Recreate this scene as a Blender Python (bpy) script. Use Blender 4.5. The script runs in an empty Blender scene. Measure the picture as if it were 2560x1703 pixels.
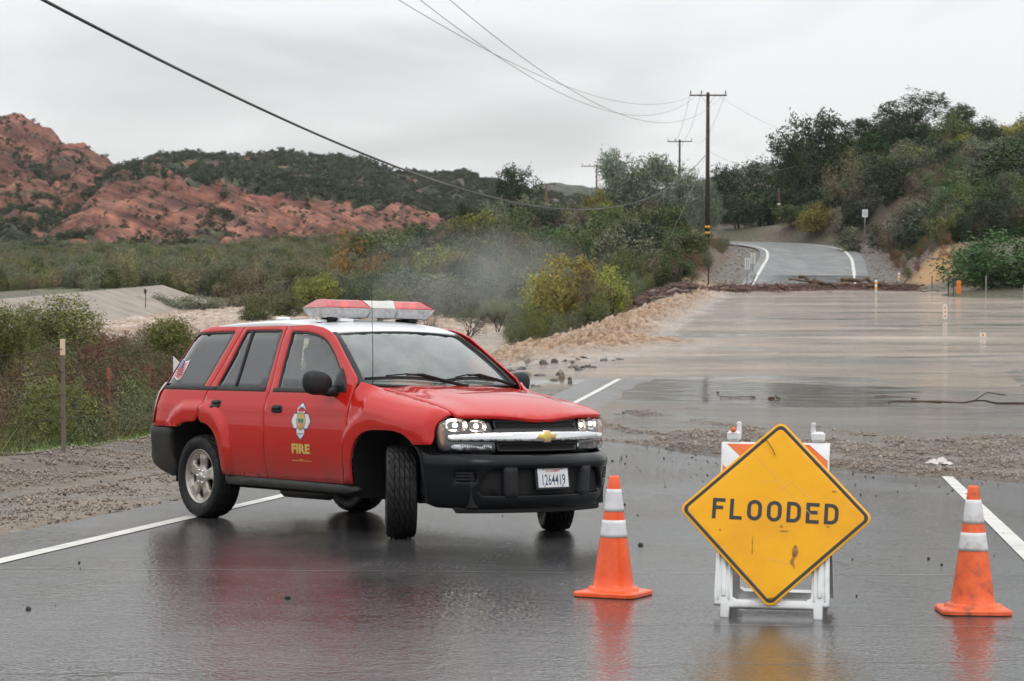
import bpy, math, random
import numpy as np
from mathutils import Vector, Matrix, Euler
from mathutils.geometry import delaunay_2d_cdt
random.seed(7); RN = np.random.default_rng(11)
C = bpy.context.scene.collection
SC = bpy.context.scene
R = math.radians
# ------------------------------------------------------------ camera
CAMZ, PITCH, F = 3.95, math.atan(277.5/5800), 5800.0
cd = bpy.data.cameras.new('camera'); cam = bpy.data.objects.new('camera', cd); C.objects.link(cam)
cam.location = (0, 0, CAMZ); cam.rotation_euler = (math.pi/2-PITCH, 0, 0)
cd.sensor_width = 36; cd.lens = F/2560*36; cd.clip_start = .2; cd.clip_end = 6000
cd.dof.use_dof = True; cd.dof.focus_distance = 17; cd.dof.aperture_fstop = 9
SC.camera = cam
# ------------------------------------------------------------ world and sun
SC.view_settings.view_transform = 'Standard'; SC.view_settings.look = 'None'
SC.view_settings.exposure = 0.12; SC.view_settings.gamma = 1; SC.view_settings.use_curve_mapping = False
wd = bpy.data.worlds.new('World'); SC.world = wd; wd.use_nodes = True
nt = wd.node_tree; nt.nodes.clear()
def N(t, **k):
    n = nt.nodes.new(t)
    for a, b in k.items(): setattr(n, a, b)
    return n
SUN_EL, SUN_ROT = R(52), R(150)
sky = N('ShaderNodeTexSky', sky_type='NISHITA', sun_disc=False, sun_elevation=SUN_EL, sun_rotation=SUN_ROT)
tc = N('ShaderNodeTexCoord'); sep = N('ShaderNodeSeparateXYZ'); nt.links.new(tc.outputs['Generated'], sep.inputs[0])
# flat cloud deck: direction divided by height gives the plane of the clouds
dv = N('ShaderNodeMath', operation='ADD'); dv.inputs[1].default_value = .30; nt.links.new(sep.outputs['Z'], dv.inputs[0])
vs = N('ShaderNodeVectorMath', operation='DIVIDE'); nt.links.new(tc.outputs['Generated'], vs.inputs[0])
cb = N('ShaderNodeCombineXYZ')
for i in range(3): nt.links.new(dv.outputs[0], cb.inputs[i])
nt.links.new(cb.outputs[0], vs.inputs[1])
mp = N('ShaderNodeMapping'); mp.inputs['Scale'].default_value = (1.0, .8, 2.6); mp.inputs['Location'].default_value = (3.1, .4, 0)
nt.links.new(vs.outputs[0], mp.inputs[0])
n1 = N('ShaderNodeTexNoise'); n1.inputs['Scale'].default_value = 1.7; n1.inputs['Detail'].default_value = 5; n1.inputs['Roughness'].default_value = .42
n1.inputs['Distortion'].default_value = .35
nt.links.new(mp.outputs[0], n1.inputs[0])
rp = N('ShaderNodeValToRGB'); nt.links.new(n1.outputs[0], rp.inputs[0])
e = rp.color_ramp.elements; e[0].position = .34; e[0].color = (.60, .605, .61, 1); e[1].position = .52; e[1].color = (.86, .87, .875, 1)
# overcast gradient: brighter overhead
gr = N('ShaderNodeMapRange'); gr.inputs[1].default_value = 0.02; gr.inputs[2].default_value = 1; gr.inputs[3].default_value = .99; gr.inputs[4].default_value = 1.9
nt.links.new(sep.outputs['Z'], gr.inputs[0])
mm = N('ShaderNodeVectorMath', operation='SCALE'); nt.links.new(rp.outputs[0], mm.inputs[0]); nt.links.new(gr.outputs[0], mm.inputs['Scale'])
sk = N('ShaderNodeVectorMath', operation='SCALE'); sk.inputs['Scale'].default_value = .1; nt.links.new(sky.outputs[0], sk.inputs[0])
mx = N('ShaderNodeMix', data_type='RGBA'); mx.inputs[0].default_value = .93
nt.links.new(sk.outputs[0], mx.inputs[6]); nt.links.new(mm.outputs[0], mx.inputs[7])
bg = N('ShaderNodeBackground'); bg.inputs[1].default_value = 1.0; nt.links.new(mx.outputs[2], bg.inputs[0])
wo = N('ShaderNodeOutputWorld'); nt.links.new(bg.outputs[0], wo.inputs[0])
sl = bpy.data.lights.new('sun', 'SUN'); sun = bpy.data.objects.new('sun', sl); C.objects.link(sun)
sl.energy = .55; sl.angle = R(25); sl.color = (1, .97, .93)
sun.rotation_euler = (R(90)-SUN_EL, 0, R(180)-SUN_ROT)
SC.cycles.max_bounces = 6; SC.cycles.transparent_max_bounces = 12; SC.cycles.caustics_reflective = False; SC.cycles.caustics_refractive = False
SC.cycles.volume_bounces = 0; SC.cycles.volume_step_rate = 4; SC.cycles.volume_max_steps = 48
# ------------------------------------------------------------ helpers
def tag(o, label=None, cat=None, group=None, kind=None):
    if label: o['label'] = label
    if cat: o['category'] = cat
    if group: o['group'] = group
    if kind: o['kind'] = kind
    return o
def empty(name, loc=(0, 0, 0), rz=0, parent=None):
    o = bpy.data.objects.new(name, None); C.objects.link(o); o.empty_display_size = .1
    o.location = loc; o.rotation_euler = (0, 0, rz); o.parent = parent
    return o
def fastmesh(name, V, faces, smooth=False, mats=(), midx=None):
    """V (n,3); faces (m,k) array or list of lists"""
    me = bpy.data.meshes.new(name)
    V = np.asarray(V, dtype=np.float32)
    if isinstance(faces, np.ndarray):
        m, k = faces.shape
        me.vertices.add(len(V)); me.vertices.foreach_set('co', V.ravel())
        me.loops.add(m*k); me.loops.foreach_set('vertex_index', faces.astype(np.int32).ravel())
        me.polygons.add(m); me.polygons.foreach_set('loop_start', np.arange(0, m*k, k, dtype=np.int32))
        me.update(calc_edges=True)
    else:
        me.from_pydata([tuple(map(float, v)) for v in V], [], faces)
    if smooth: me.polygons.foreach_set('use_smooth', np.ones(len(me.polygons), dtype=bool))
    for mt in mats: me.materials.append(mt)
    if midx is not None: me.polygons.foreach_set('material_index', np.asarray(midx, dtype=np.int32))
    me.update()
    return me
def link(name, me, parent=None, loc=None):
    o = bpy.data.objects.new(name, me); C.objects.link(o); o.parent = parent
    if loc is not None: o.location = loc
    return o
def copy_tree(o, parent=None):
    c = o.copy(); C.objects.link(c); c.parent = parent
    for ch in o.children: copy_tree(ch, c)
    return c
class MB:
    """collects simple shapes into one mesh"""
    def __init__(s): s.v = []; s.f = []; s.sm = []
    def add(s, v, f, smooth=False, M=None):
        b = len(s.v)
        for p in v: s.v.append(tuple(M @ Vector(p)) if M is not None else tuple(p))
        for q in f: s.f.append([b+i for i in q]); s.sm.append(smooth)
        return s
    def box(s, c, d, M=None, bev=0):
        x, y, z = d[0]/2, d[1]/2, d[2]/2
        if bev <= 0:
            v = [(c[0]+i*x, c[1]+j*y, c[2]+k*z) for i in (-1, 1) for j in (-1, 1) for k in (-1, 1)]
            return s.add(v, [(0, 1, 3, 2), (4, 6, 7, 5), (0, 4, 5, 1), (2, 3, 7, 6), (0, 2, 6, 4), (1, 5, 7, 3)], False, M)
        b = bev; v = []
        for k, (zz, ii) in enumerate([(-z, b), (-z+b, 0), (z-b, 0), (z, b)]):
            for (px, py) in [(x-b-0, y), (x, y-b), (x, -y+b), (x-b, -y), (-x+b, -y), (-x, -y+b), (-x, y-b), (-x+b, y)]:
                sx = (abs(px)-ii)*(1 if px > 0 else -1); sy = (abs(py)-ii)*(1 if py > 0 else -1)
                v.append((c[0]+sx, c[1]+sy, c[2]+zz))
        f = [tuple(range(7, -1, -1))[::-1]] + [tuple(range(24, 32))[::-1]]
        for k in range(3):
            for i in range(8): f.append((k*8+i, (k+1)*8+i, (k+1)*8+(i+1) % 8, k*8+(i+1) % 8))
        return s.add(v, f, False, M)
    def tube(s, pts, r, n=8, cap=True, smooth=True, M=None):
        """r number or list"""
        pts = [Vector(p) for p in pts]; m = len(pts)
        rr = r if hasattr(r, '__len__') else [r]*m
        up = None; v = []; f = []
        for i, p in enumerate(pts):
            t = (pts[min(i+1, m-1)]-pts[max(i-1, 0)]).normalized()
            if up is None:
                up = Vector((0, 0, 1)) if abs(t.z) < .9 else Vector((1, 0, 0))
            a = t.cross(up).normalized(); b = a.cross(t).normalized(); up = b
            for k in range(n):
                w = 2*math.pi*k/n; v.append(p+a*math.cos(w)*rr[i]+b*math.sin(w)*rr[i])
        for i in range(m-1):
            for k in range(n): f.append((i*n+k, i*n+(k+1) % n, (i+1)*n+(k+1) % n, (i+1)*n+k))
        if cap: f.append(tuple(range(n))[::-1]); f.append(tuple(range((m-1)*n, m*n)))
        return s.add(v, f, smooth, M)
    def lathe(s, prof, n=24, M=None, smooth=True, cap=False):
        """prof list of (r,z) about z"""
        v = [(r*math.cos(2*math.pi*k/n), r*math.sin(2*math.pi*k/n), z) for r, z in prof for k in range(n)]
        f = [(i*n+k, i*n+(k+1) % n, (i+1)*n+(k+1) % n, (i+1)*n+k) for i in range(len(prof)-1) for k in range(n)]
        if cap: f.append(tuple(range(n))[::-1]); f.append(tuple(range((len(prof)-1)*n, len(prof)*n)))
        return s.add(v, f, smooth, M)
    def build(s, name, mat, parent=None, loc=None):
        me = bpy.data.meshes.new(name); me.from_pydata(s.v, [], s.f)
        me.polygons.foreach_set('use_smooth', s.sm)
        for m in (mat if isinstance(mat, (list, tuple)) else [mat]): me.materials.append(m)
        me.update()
        o = link(name, me, parent, loc)
        return o
def rock_mesh(name, mat, seed, sub=2, flat=.7):
    rg = np.random.default_rng(seed)
    import bmesh
    bm = bmesh.new(); bmesh.ops.create_icosphere(bm, subdivisions=sub, radius=1)
    V = np.array([v.co[:] for v in bm.verts]); Fc = np.array([[v.index for v in f.verts] for f in bm.faces]); bm.free()
    for k in range(14):
        d = rg.normal(size=3); d /= np.linalg.norm(d); h = rg.uniform(.6, .95)
        t = V@d; V = V-np.outer(np.clip(t-h, 0, None), d)
    V += .04*rg.normal(size=V.shape)
    V *= (1, rg.uniform(.65, 1), flat)
    me = fastmesh(name, V, Fc, False, [mat]); return me
# numpy perlin
_pr = np.random.default_rng(3); PERM = _pr.permutation(512); GR = _pr.uniform(0, 2*np.pi, 512); GX, GY = np.cos(GR), np.sin(GR)
def pn(x, y, seed=0):
    x = np.asarray(x, float)+seed*17.13; y = np.asarray(y, float)+seed*9.71
    xi = np.floor(x).astype(int); yi = np.floor(y).astype(int); xf = x-xi; yf = y-yi
    def g(i, j):
        h = PERM[(PERM[i & 511]+j) & 511]; return GX[h]*(x-i)+GY[h]*(y-j)
    u = xf*xf*xf*(xf*(xf*6-15)+10); v = yf*yf*yf*(yf*(yf*6-15)+10)
    a = g(xi, yi); b = g(xi+1, yi); c = g(xi, yi+1); d = g(xi+1, yi+1)
    return (a+(b-a)*u+((c+(d-c)*u)-(a+(b-a)*u))*v)*1.4
def fbm(x, y, o=4, seed=0, lac=2.03, g=.5):
    s = 0; a = 1; t = 0
    for k in range(o):
        s = s+a*pn(x*lac**k, y*lac**k, seed+k*3); t += a; a *= g
    return s/t
def sst(a, b, x):
    t = np.clip((np.asarray(x, float)-a)/(b-a), 0, 1); return t*t*(3-2*t)
# ------------------------------------------------------------ materials
def mat(name, base=(.5, .5, .5), rough=.6, metal=0, noise=None, bump=None, coat=0, spec=.5, trans=0, emis=None, var=0, attr=None, sss=0, rn=None, coatr=.05, alpha=None):
    """noise=(scale,[colors..],detail) colours by noise; bump=(scale,strength,dist); rn=(scale,r0,r1) roughness by noise; var: brightness change per object"""
    m = bpy.data.materials.new(name); m.use_nodes = True; nt = m.node_tree; L = nt.links
    b = nt.nodes['Principled BSDF']
    b.inputs['Base Color'].default_value = (*base, 1); b.inputs['Roughness'].default_value = rough; b.inputs['Metallic'].default_value = metal
    b.inputs['Coat Weight'].default_value = coat; b.inputs['Coat Roughness'].default_value = coatr; b.inputs['Specular IOR Level'].default_value = spec
    b.inputs['Transmission Weight'].default_value = trans
    if alpha is not None: b.inputs['Alpha'].default_value = alpha
    if emis: b.inputs['Emission Color'].default_value = (*emis[0], 1); b.inputs['Emission Strength'].default_value = emis[1]
    tcn = nt.nodes.new('ShaderNodeTexCoord'); col = None
    if attr:
        at = nt.nodes.new('ShaderNodeAttribute'); at.attribute_name = attr; col = at.outputs['Color']
    if noise:
        n = nt.nodes.new('ShaderNodeTexNoise'); n.inputs['Scale'].default_value = noise[0]; n.inputs['Detail'].default_value = noise[2] if len(noise) > 2 else 4
        n.inputs['Roughness'].default_value = .6
        L.new(tcn.outputs['Object'], n.inputs[0])
        r = nt.nodes.new('ShaderNodeValToRGB'); cs = noise[1]; els = r.color_ramp.elements
        while len(els) < len(cs): els.new(.5)
        for i, c in enumerate(cs): els[i].position = .32+.36*i/(len(cs)-1); els[i].color = (*c, 1)
        L.new(n.outputs[0], r.inputs[0])
        if col is None: col = r.outputs[0]
        else:
            mu = nt.nodes.new('ShaderNodeMix'); mu.data_type = 'RGBA'; mu.blend_type = 'MULTIPLY'; mu.inputs[0].default_value = 1
            L.new(col, mu.inputs[6]); L.new(r.outputs[0], mu.inputs[7]); col = mu.outputs[2]
    if var:
        oi = nt.nodes.new('ShaderNodeObjectInfo'); hs = nt.nodes.new('ShaderNodeHueSaturation')
        mr = nt.nodes.new('ShaderNodeMapRange'); mr.inputs[3].default_value = 1-var; mr.inputs[4].default_value = 1+var; L.new(oi.outputs['Random'], mr.inputs[0])
        mh = nt.nodes.new('ShaderNodeMapRange'); mh.inputs[3].default_value = .5-.03; mh.inputs[4].default_value = .5+.03
        fr = nt.nodes.new('ShaderNodeMath'); fr.operation = 'FRACT'; ml = nt.nodes.new('ShaderNodeMath'); ml.operation = 'MULTIPLY'; ml.inputs[1].default_value = 7.3
        L.new(oi.outputs['Random'], ml.inputs[0]); L.new(ml.outputs[0], fr.inputs[0]); L.new(fr.outputs[0], mh.inputs[0])
        if col is None: hs.inputs['Color'].default_value = (*base, 1)
        else: L.new(col, hs.inputs['Color'])
        L.new(mr.outputs[0], hs.inputs['Value']); L.new(mh.outputs[0], hs.inputs['Hue']); col = hs.outputs[0]
    if col is not None: L.new(col, b.inputs['Base Color'])
    if rn:
        n = nt.nodes.new('ShaderNodeTexNoise'); n.inputs['Scale'].default_value = rn[0]; n.inputs['Detail'].default_value = 5; L.new(tcn.outputs['Object'], n.inputs[0])
        mr = nt.nodes.new('ShaderNodeMapRange'); mr.inputs[1].default_value = .35; mr.inputs[2].default_value = .65; mr.inputs[3].default_value = rn[1]; mr.inputs[4].default_value = rn[2]
        L.new(n.outputs[0], mr.inputs[0]); L.new(mr.outputs[0], b.inputs['Roughness'])
    if bump:
        n = nt.nodes.new('ShaderNodeTexNoise'); n.inputs['Scale'].default_value = bump[0]; n.inputs['Detail'].default_value = 5; L.new(tcn.outputs['Object'], n.inputs[0])
        bp = nt.nodes.new('ShaderNodeBump'); bp.inputs['Strength'].default_value = bump[1]; bp.inputs['Distance'].default_value = bump[2]
        L.new(n.outputs[0], bp.inputs['Height']); L.new(bp.outputs[0], b.inputs['Normal'])
    return m
def set_attr(me, name, col):
    a = me.attributes.new(name, 'FLOAT_COLOR', 'POINT')
    c = np.ones((len(me.vertices), 4), np.float32); c[:, :3] = col; a.data.foreach_set('color', c.ravel())
# geometry-nodes scatter for things nobody could count
def scatter(name, pts, rot, scl, srcs, kind='stuff'):
    pts = np.asarray(pts, np.float32); n = len(pts)
    me = bpy.data.meshes.new(name); me.vertices.add(n); me.vertices.foreach_set('co', pts.ravel())
    a = me.attributes.new('rot', 'FLOAT_VECTOR', 'POINT'); a.data.foreach_set('vector', np.asarray(rot, np.float32).ravel())
    a = me.attributes.new('scl', 'FLOAT_VECTOR', 'POINT')
    s = np.asarray(scl, np.float32); s = s if s.ndim == 2 else np.repeat(s[:, None], 3, 1); a.data.foreach_set('vector', s.ravel())
    a = me.attributes.new('pick', 'INT', 'POINT'); a.data.foreach_set('value', RN.integers(0, len(srcs), n).astype(np.int32))
    o = link(name, me)
    g = bpy.data.node_groups.new('scatter_'+name, 'GeometryNodeTree')
    g.interface.new_socket('Geometry', in_out='INPUT', socket_type='NodeSocketGeometry'); g.interface.new_socket('Geometry', in_out='OUTPUT', socket_type='NodeSocketGeometry')
    gi = g.nodes.new('NodeGroupInput'); go = g.nodes.new('NodeGroupOutput'); ip = g.nodes.new('GeometryNodeInstanceOnPoints')
    gti = g.nodes.new('GeometryNodeGeometryToInstance')
    for s_ in reversed(srcs):
        oi = g.nodes.new('GeometryNodeObjectInfo'); oi.inputs['Object'].default_value = s_; oi.inputs['As Instance'].default_value = True
        g.links.new(oi.outputs['Geometry'], gti.inputs[0])
    g.links.new(gti.outputs[0], ip.inputs['Instance']); ip.inputs['Pick Instance'].default_value = True
    for nm, sk_, ty in (('rot', 'Rotation', 'FLOAT_VECTOR'), ('scl', 'Scale', 'FLOAT_VECTOR'), ('pick', 'Instance Index', 'INT')):
        na = g.nodes.new('GeometryNodeInputNamedAttribute'); na.data_type = ty; na.inputs['Name'].default_value = nm
        g.links.new(na.outputs['Attribute'], ip.inputs[sk_])
    g.links.new(gi.outputs[0], ip.inputs['Points']); g.links.new(ip.outputs[0], go.inputs[0])
    md = o.modifiers.new('scatter', 'NODES'); md.node_group = g
    o['kind'] = kind
    return o
def source(name, me):
    return bpy.data.objects.new(name, me)
# ------------------------------------------------------------ the lie of the land
ZT = np.array([(-60, 6.07), (0, 2.574), (30, .825), (36, .53), (42, .34), (48, .21), (54, .11), (60, .03), (68, -.08), (80, -.2), (130, -.25), (148, -.15), (158, .0), (172, .55), (186, 1.1), (202, 1.6), (218, 2.07), (235, 2.5), (250, 2.75), (262, 2.88), (280, 3.0), (400, 3.2)])
def road_z(x, y):
    zt = sum(np.interp(y+k, ZT[:, 0], ZT[:, 1]) for k in (-3, -1.5, 0, 1.5, 3))/5
    return zt-.0086*np.asarray(x)*(1-sst(50, 80, y))
RC = [(.139*y-2.12, y) for y in range(-30, 201, 5)]+[(26.2, 206), (27.2, 214), (27.6, 222), (27.2, 230), (25.4, 238), (22, 245), (16, 251), (8, 255), (-4, 257)]
RCA = np.array(RC)
_fd = np.r_[0, np.cumsum(np.hypot(*np.diff(RCA[-12:], axis=0).T))]; _fs = np.arange(0, _fd[-1], 1.2); FARC = np.stack([np.interp(_fs, _fd, RCA[-12:, 0]), np.interp(_fs, _fd, RCA[-12:, 1])], 1)
_yy = np.linspace(-30, 222, 400); _xx = np.interp(_yy, RCA[:-6, 1], RCA[:-6, 0])
def xc(y): return np.interp(y, _yy, _xx)
CP = np.array([(-12, -8, 3.0), (-30, 0, 2.2), (-13, 8, 2.0), (-12, 20, .9), (-20, 20, .6), (-30, 15, 1.0), (-14, 30, .2), (-22, 40, -.6), (-10, 40, -.3), (-12, 50, -.9), (-6, 50, -.4), (-3, 60, -.8), (-8, 60, -1.2), (-20, 60, -1.2), (-35, 60, -1.0),
 (-15, 80, -1.6), (-30, 80, -1.4), (-5, 80, -1.9), (1, 72, -1.0), (0, 82, -1.9), (-25, 100, -1.7), (-12, 100, -1.9), (-3, 98, -2.5), (-20, 125, -3), (-35, 115, -2.6), (-10, 140, -3.2), (-25, 150, -3), (0, 108, -3), (-6, 118, -3), (-15, 162, -2.8), (-9, 158, -2.7), (-20, 168, -2.5),
 (-45, 120, -2.2), (-45, 190, -.3), (-22, 195, -.9), (-15, 190, -1.2), (-9, 183, -1.4), (-60, 150, -.3), (-60, 250, -.4), (-30, 250, -.5), (-10, 260, -.2), (-80, 300, 0), (-30, 310, 0), (0, 310, 3),
 (-5, 170, -1.7), (-4, 200, 0), (-8, 235, .4), (1, 200, 1.2), (3, 150, -1.6), (0, 138, -1.95), (-3, 147, -1.9), (3.5, 119, -1.0), (1.5, 126, -1.9), (7, 133, -.2), (9.5, 149, .2), (7, 160, .4), (9, 180, 1.8), (5, 220, 2.6), (5, 260, 4), (12, 240, 3.7), (12, 203, 2.9), (11, 170, 1.5), (15, 168, 1.3), (16.8, 195, 2.75), (17, 220, 3.4), (18, 245, 3.4), (15, 290, 4.5), (25, 300, 6),
 (12, -5, 2.6), (12, 10, 1.9), (12, 20, 1.25), (20, 20, 1.0), (15, 40, .05), (25, 40, -.15), (20, 60, -.6), (30, 80, -.7), (45, 100, -.7), (30, 118, -.5), (28, 130, -.25), (25, 145, -.2), (26, 153, .15), (28.5, 141, .35), (34, 137, .5), (45, 130, .8), (27.6, 160, .35), (30.6, 163, 2.6), (31, 172, 2.6), (34, 166, 3.2), (37, 180, 4.0), (45, 190, 6), (33, 200, 3.0), (38, 215, 5.2), (45, 230, 9), (55, 250, 10.8), (40, 250, 7.5), (36, 262, 5.5), (32, 285, 7), (45, 285, 13.2), (60, 285, 13.2), (60, 320, 13), (45, 320, 13), (30, 320, 9), (80, 260, 12), (70, 200, 10), (60, 170, 6), (50, 150, 2.5), (70, 120, 1), (60, 60, -.4), (40, 20, .6)])
def _tps(r2): return np.where(r2 > 0, .5*r2*np.log(r2+1e-9), 0)
_P = CP[:, :2]/50; _n = len(_P)
_K = _tps(((_P[:, None]-_P[None])**2).sum(-1))+np.eye(_n)*2e-4
_A = np.zeros((_n+3, _n+3)); _A[:_n, :_n] = _K; _A[:_n, _n] = 1; _A[:_n, _n+1:] = _P; _A[_n, :_n] = 1; _A[_n+1:, :_n] = _P.T
_w = np.linalg.solve(_A, np.r_[CP[:, 2], 0, 0, 0])
def base_z(x, y):
    sh = np.shape(x); q = np.stack([np.ravel(x), np.ravel(y)], 1)/50; out = np.empty(len(q))
    for i in range(0, len(q), 20000):
        qq = q[i:i+20000]; out[i:i+20000] = _tps(((qq[:, None]-_P[None])**2).sum(-1))@_w[:_n]+_w[_n]+qq@_w[_n+1:]
    return out.reshape(sh)
LEV = np.array([(-35, 118), (-31.4, 142), (-26.8, 178), (-25.5, 182)])   # crest of the concrete levee, runs away from the camera
def lev_x(y): return np.interp(y, LEV[:, 1], LEV[:, 0])
def ground(x, y, detail=True):
    x = np.asarray(x, float); y = np.asarray(y, float); x, y = np.broadcast_arrays(x, y)
    z = base_z(x, y); u = x-xc(y)
    rz = road_z(x, y)
    lw = np.interp(y, [0, 40, 60, 90, 140, 160], [6.6, 6.6, 4.6, 4.2, 4.6, 6]); lo = np.interp(y, [0, 40, 60, 90, 140, 160, 230], [9.5, 9.5, 9, 7, 7, 9, 9])
    w = np.where(u < 0, 1-sst(lw, lo, -u), 1-sst(6.5, 10, u))
    w = w*(1-sst(222, 234, y))
    z = z*(1-w)+(rz-.05)*w
    # the curve of the far road
    bx_ = (x > -12) & (x < 48) & (y > 190) & (y < 275)
    if bx_.any():
        xb, yb, zb_ = x[bx_], y[bx_], z[bx_]; D_ = np.full(xb.shape, 1e9); PY = np.zeros(xb.shape)
        for px, py in FARC:
            d = np.hypot(xb-px, yb-py); m = d < D_; D_[m] = d[m]; PY[m] = py
        k = (1-sst(6.0, 11, D_))*sst(192, 205, yb); z = z.copy(); z[bx_] = zb_*(1-k)+(np.interp(PY, ZT[:, 0], ZT[:, 1])-.12)*k
    berm = np.exp(-((u+8.9+.4*pn(y*.3, 0, 5))/1.0)**2)*sst(12, 20, y)*(1-sst(44, 54, y))
    z = z+berm*(.50+(.06*fbm(x*1.3, y*1.3, 3, 2) if detail else 0))
    # concrete levee on the far bank of the river
    k = sst(112, 122, y)*(1-sst(176, 186, y)); lx = lev_x(y); d = x-lx
    top = -.35; prof = np.where(d < 0, top, top-2.6*np.clip(d/7.5, 0, 1)**1.0); kk = k*(1-sst(7, 11, d))*sst(-14, -6, d)
    z = z*(1-kk)+prof*kk
    if detail:
        off = 1-np.clip(w*1.4, 0, 1)*(np.abs(u) < 8)
        off = off*(1-np.clip(kk*1.5, 0, 1))
        z = z+off*(.05*fbm(x*.9, y*.9, 4, 9)+.10*sst(40, 120, y)*fbm(x*.25, y*.25, 3, 4)) + .018*fbm(x*4, y*4, 2, 6)*(1-sst(30, 60, y))*(np.abs(u) > 4.3)
    return z
def water_z(x, y):
    u = x-xc(y)
    return -2.0*sst(5, 14, -u)*sst(58, 84, y)-2.6*sst(5, 8, -u)*(1-sst(55, 62, y))-1.7*sst(12, 17, -u)*(1-sst(64, 92, y))
def gz(x, y): return float(ground(np.array([x]), np.array([y]))[0])
def px2x(px, d): return (px-1280)/F*d
def pz(py, d): return CAMZ+(574-py)/F*d
# ============================================================ ground
def grid_faces(nr, nc):
    i = np.arange(nr*nc).reshape(nr, nc)
    return np.stack([i[:-1, :-1], i[:-1, 1:], i[1:, 1:], i[1:, :-1]], -1).reshape(-1, 4)
def rows(y0, y1, a, b):
    y = [y0]
    while y[-1] < y1: y.append(y[-1]+max(a, b*(y[-1]+8)))
    return np.array(y)
M_ground = mat('wet_soil', noise=(6, [(.62, .60, .58), (1.25, 1.2, 1.15)], 8), attr='tint', rough=.7, bump=(9, .8, .06), rn=(3, .45, .9))
M_gravel = mat('wet_gravel', noise=(38, [(.55, .52, .5), (.95, .93, .9), (1.55, 1.45, 1.3)], 6), attr='tint', rough=.6, bump=(45, 1.0, .03), rn=(8, .3, .7))
def lerp(a, b, t): return np.asarray(a)*(1-t[..., None])+np.asarray(b)*t[..., None]
yr = rows(-14, 345, .20, .0085); nc = 300
T = np.linspace(-1, 1, nc)
Y, TT = np.meshgrid(yr, T, indexing='ij'); X = TT*(.30*np.abs(Y)+16)
Z = ground(X, Y); U = X-xc(Y)
soil = lerp((.13, .10, .07), (.085, .085, .05), sst(-.3, .3, fbm(X*.12, Y*.12, 3, 1)))
nearw = (1-sst(48, 60, Y))*(1-sst(9.2, 10.2, np.abs(U+.3*pn(X, Y, 3))))
grav = lerp((.18, .14, .10), (.125, .11, .095), sst(-.35, .3, fbm(X*.5, Y*.5, 4, 8)))
col = soil*(1-nearw[..., None])+grav*nearw[..., None]
gr_ = sst(9.2, 9.9, -U+.5*pn(X*.4, Y*.4, 2))*(1-sst(11.5, 13.5, -U))*(1-sst(40, 48, Y))
col = lerp(col, (.085, .13, .03), gr_)
# red shoulder banks by the far road, grey gravel turnouts, ochre cuts
far = sst(160, 172, Y)*(1-sst(224, 234, Y))
rb = far*np.exp(-((np.abs(U)-8.6)/2.6)**2)*(1-sst(245, 255, Y))
col = lerp(col, (.125, .078, .058), np.clip(rb, 0, 1))
gv = far*(np.abs(U) < 6.6)*(np.abs(U) > 3); col = lerp(col, (.13, .12, .11), gv.astype(float)*1.0)
och = np.exp(-(((X-29.4+fbm(X*.5, Y*.3, 3, 22)*1.5)/1.5)**2+((Y-161)/4.5)**2)); col = lerp(col, (.42, .25, .10), np.clip(och*1.5, 0, 1))
och2 = np.exp(-(((X-12.7)/1.8)**2+((Y-160)/5)**2)); col = lerp(col, (.34, .25, .14), np.clip(och2*1.3, 0, 1))
gy_ = sst(140, 170, Y)*sst(14, 22, -U)*sst(-.1, .3, fbm(X*.05, Y*.05, 3, 21)); col = lerp(col, (.10, .15, .04), .7*gy_)
V = np.stack([X, Y, Z], -1).reshape(-1, 3)
me = fastmesh('ground', V, grid_faces(len(yr), nc), True, [M_ground]); set_attr(me, 'tint', col.reshape(-1, 3))
tag(link('ground', me), kind='structure')
# wide ground out to the horizon, under and beyond the near sheet
rr = np.array([10, 60, 150, 300, 420, 600, 1000, 2000, 4500.]); aa = np.linspace(0, 2*np.pi, 49)[:-1]
Rr, Aa = np.meshgrid(rr, aa, indexing='ij'); Vx = Rr*np.cos(Aa); Vy = Rr*np.sin(Aa)
Vz = np.where((np.abs(Vx) < .3*np.abs(Vy)+10) & (Vy > -8) & (Vy < 330), -6, np.where(Vy < 0, 1.5, -1.0)); Vz = np.where(Rr < 400, -6, Vz)
i = np.arange(Rr.size).reshape(Rr.shape); f = np.stack([i[:-1], np.roll(i[:-1], -1, 1), np.roll(i[1:], -1, 1), i[1:]], -1).reshape(-1, 4)
me = fastmesh('plain', np.stack([Vx, Vy, Vz], -1).reshape(-1, 3), f, True, [M_ground]); set_attr(me, 'tint', np.tile((.09, .09, .055), (Rr.size, 1)))
tag(link('plain', me), kind='structure')
# near side banks beyond the fan so the land goes on beside and behind the camera
for sgn in (-1, 1):
    ys = np.linspace(-60, 60, 40); xs = np.linspace(12, 160, 40); Yb, Xb = np.meshgrid(ys, xs, indexing='ij'); Xb = Xb*sgn
    Zb = np.where(Yb < -14, road_z(0*Xb, np.clip(Yb, -60, 0))*.0+2.6, 0)+np.where(Yb >= -14, 1.9-.045*(Yb+14), 0)-.5-.3*sst(0, 60, Yb)
    edge = .30*np.abs(Yb)+15.6; Zb = np.where((np.abs(Xb) < edge) & (Yb > -14), -5, Zb)
    me = fastmesh('verge', np.stack([Xb, Yb, Zb], -1).reshape(-1, 3), grid_faces(40, 40), True, [M_ground]); set_attr(me, 'tint', np.tile((.10, .095, .06), (1600, 1)))
    tag(link('verge', me), kind='structure')
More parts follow.
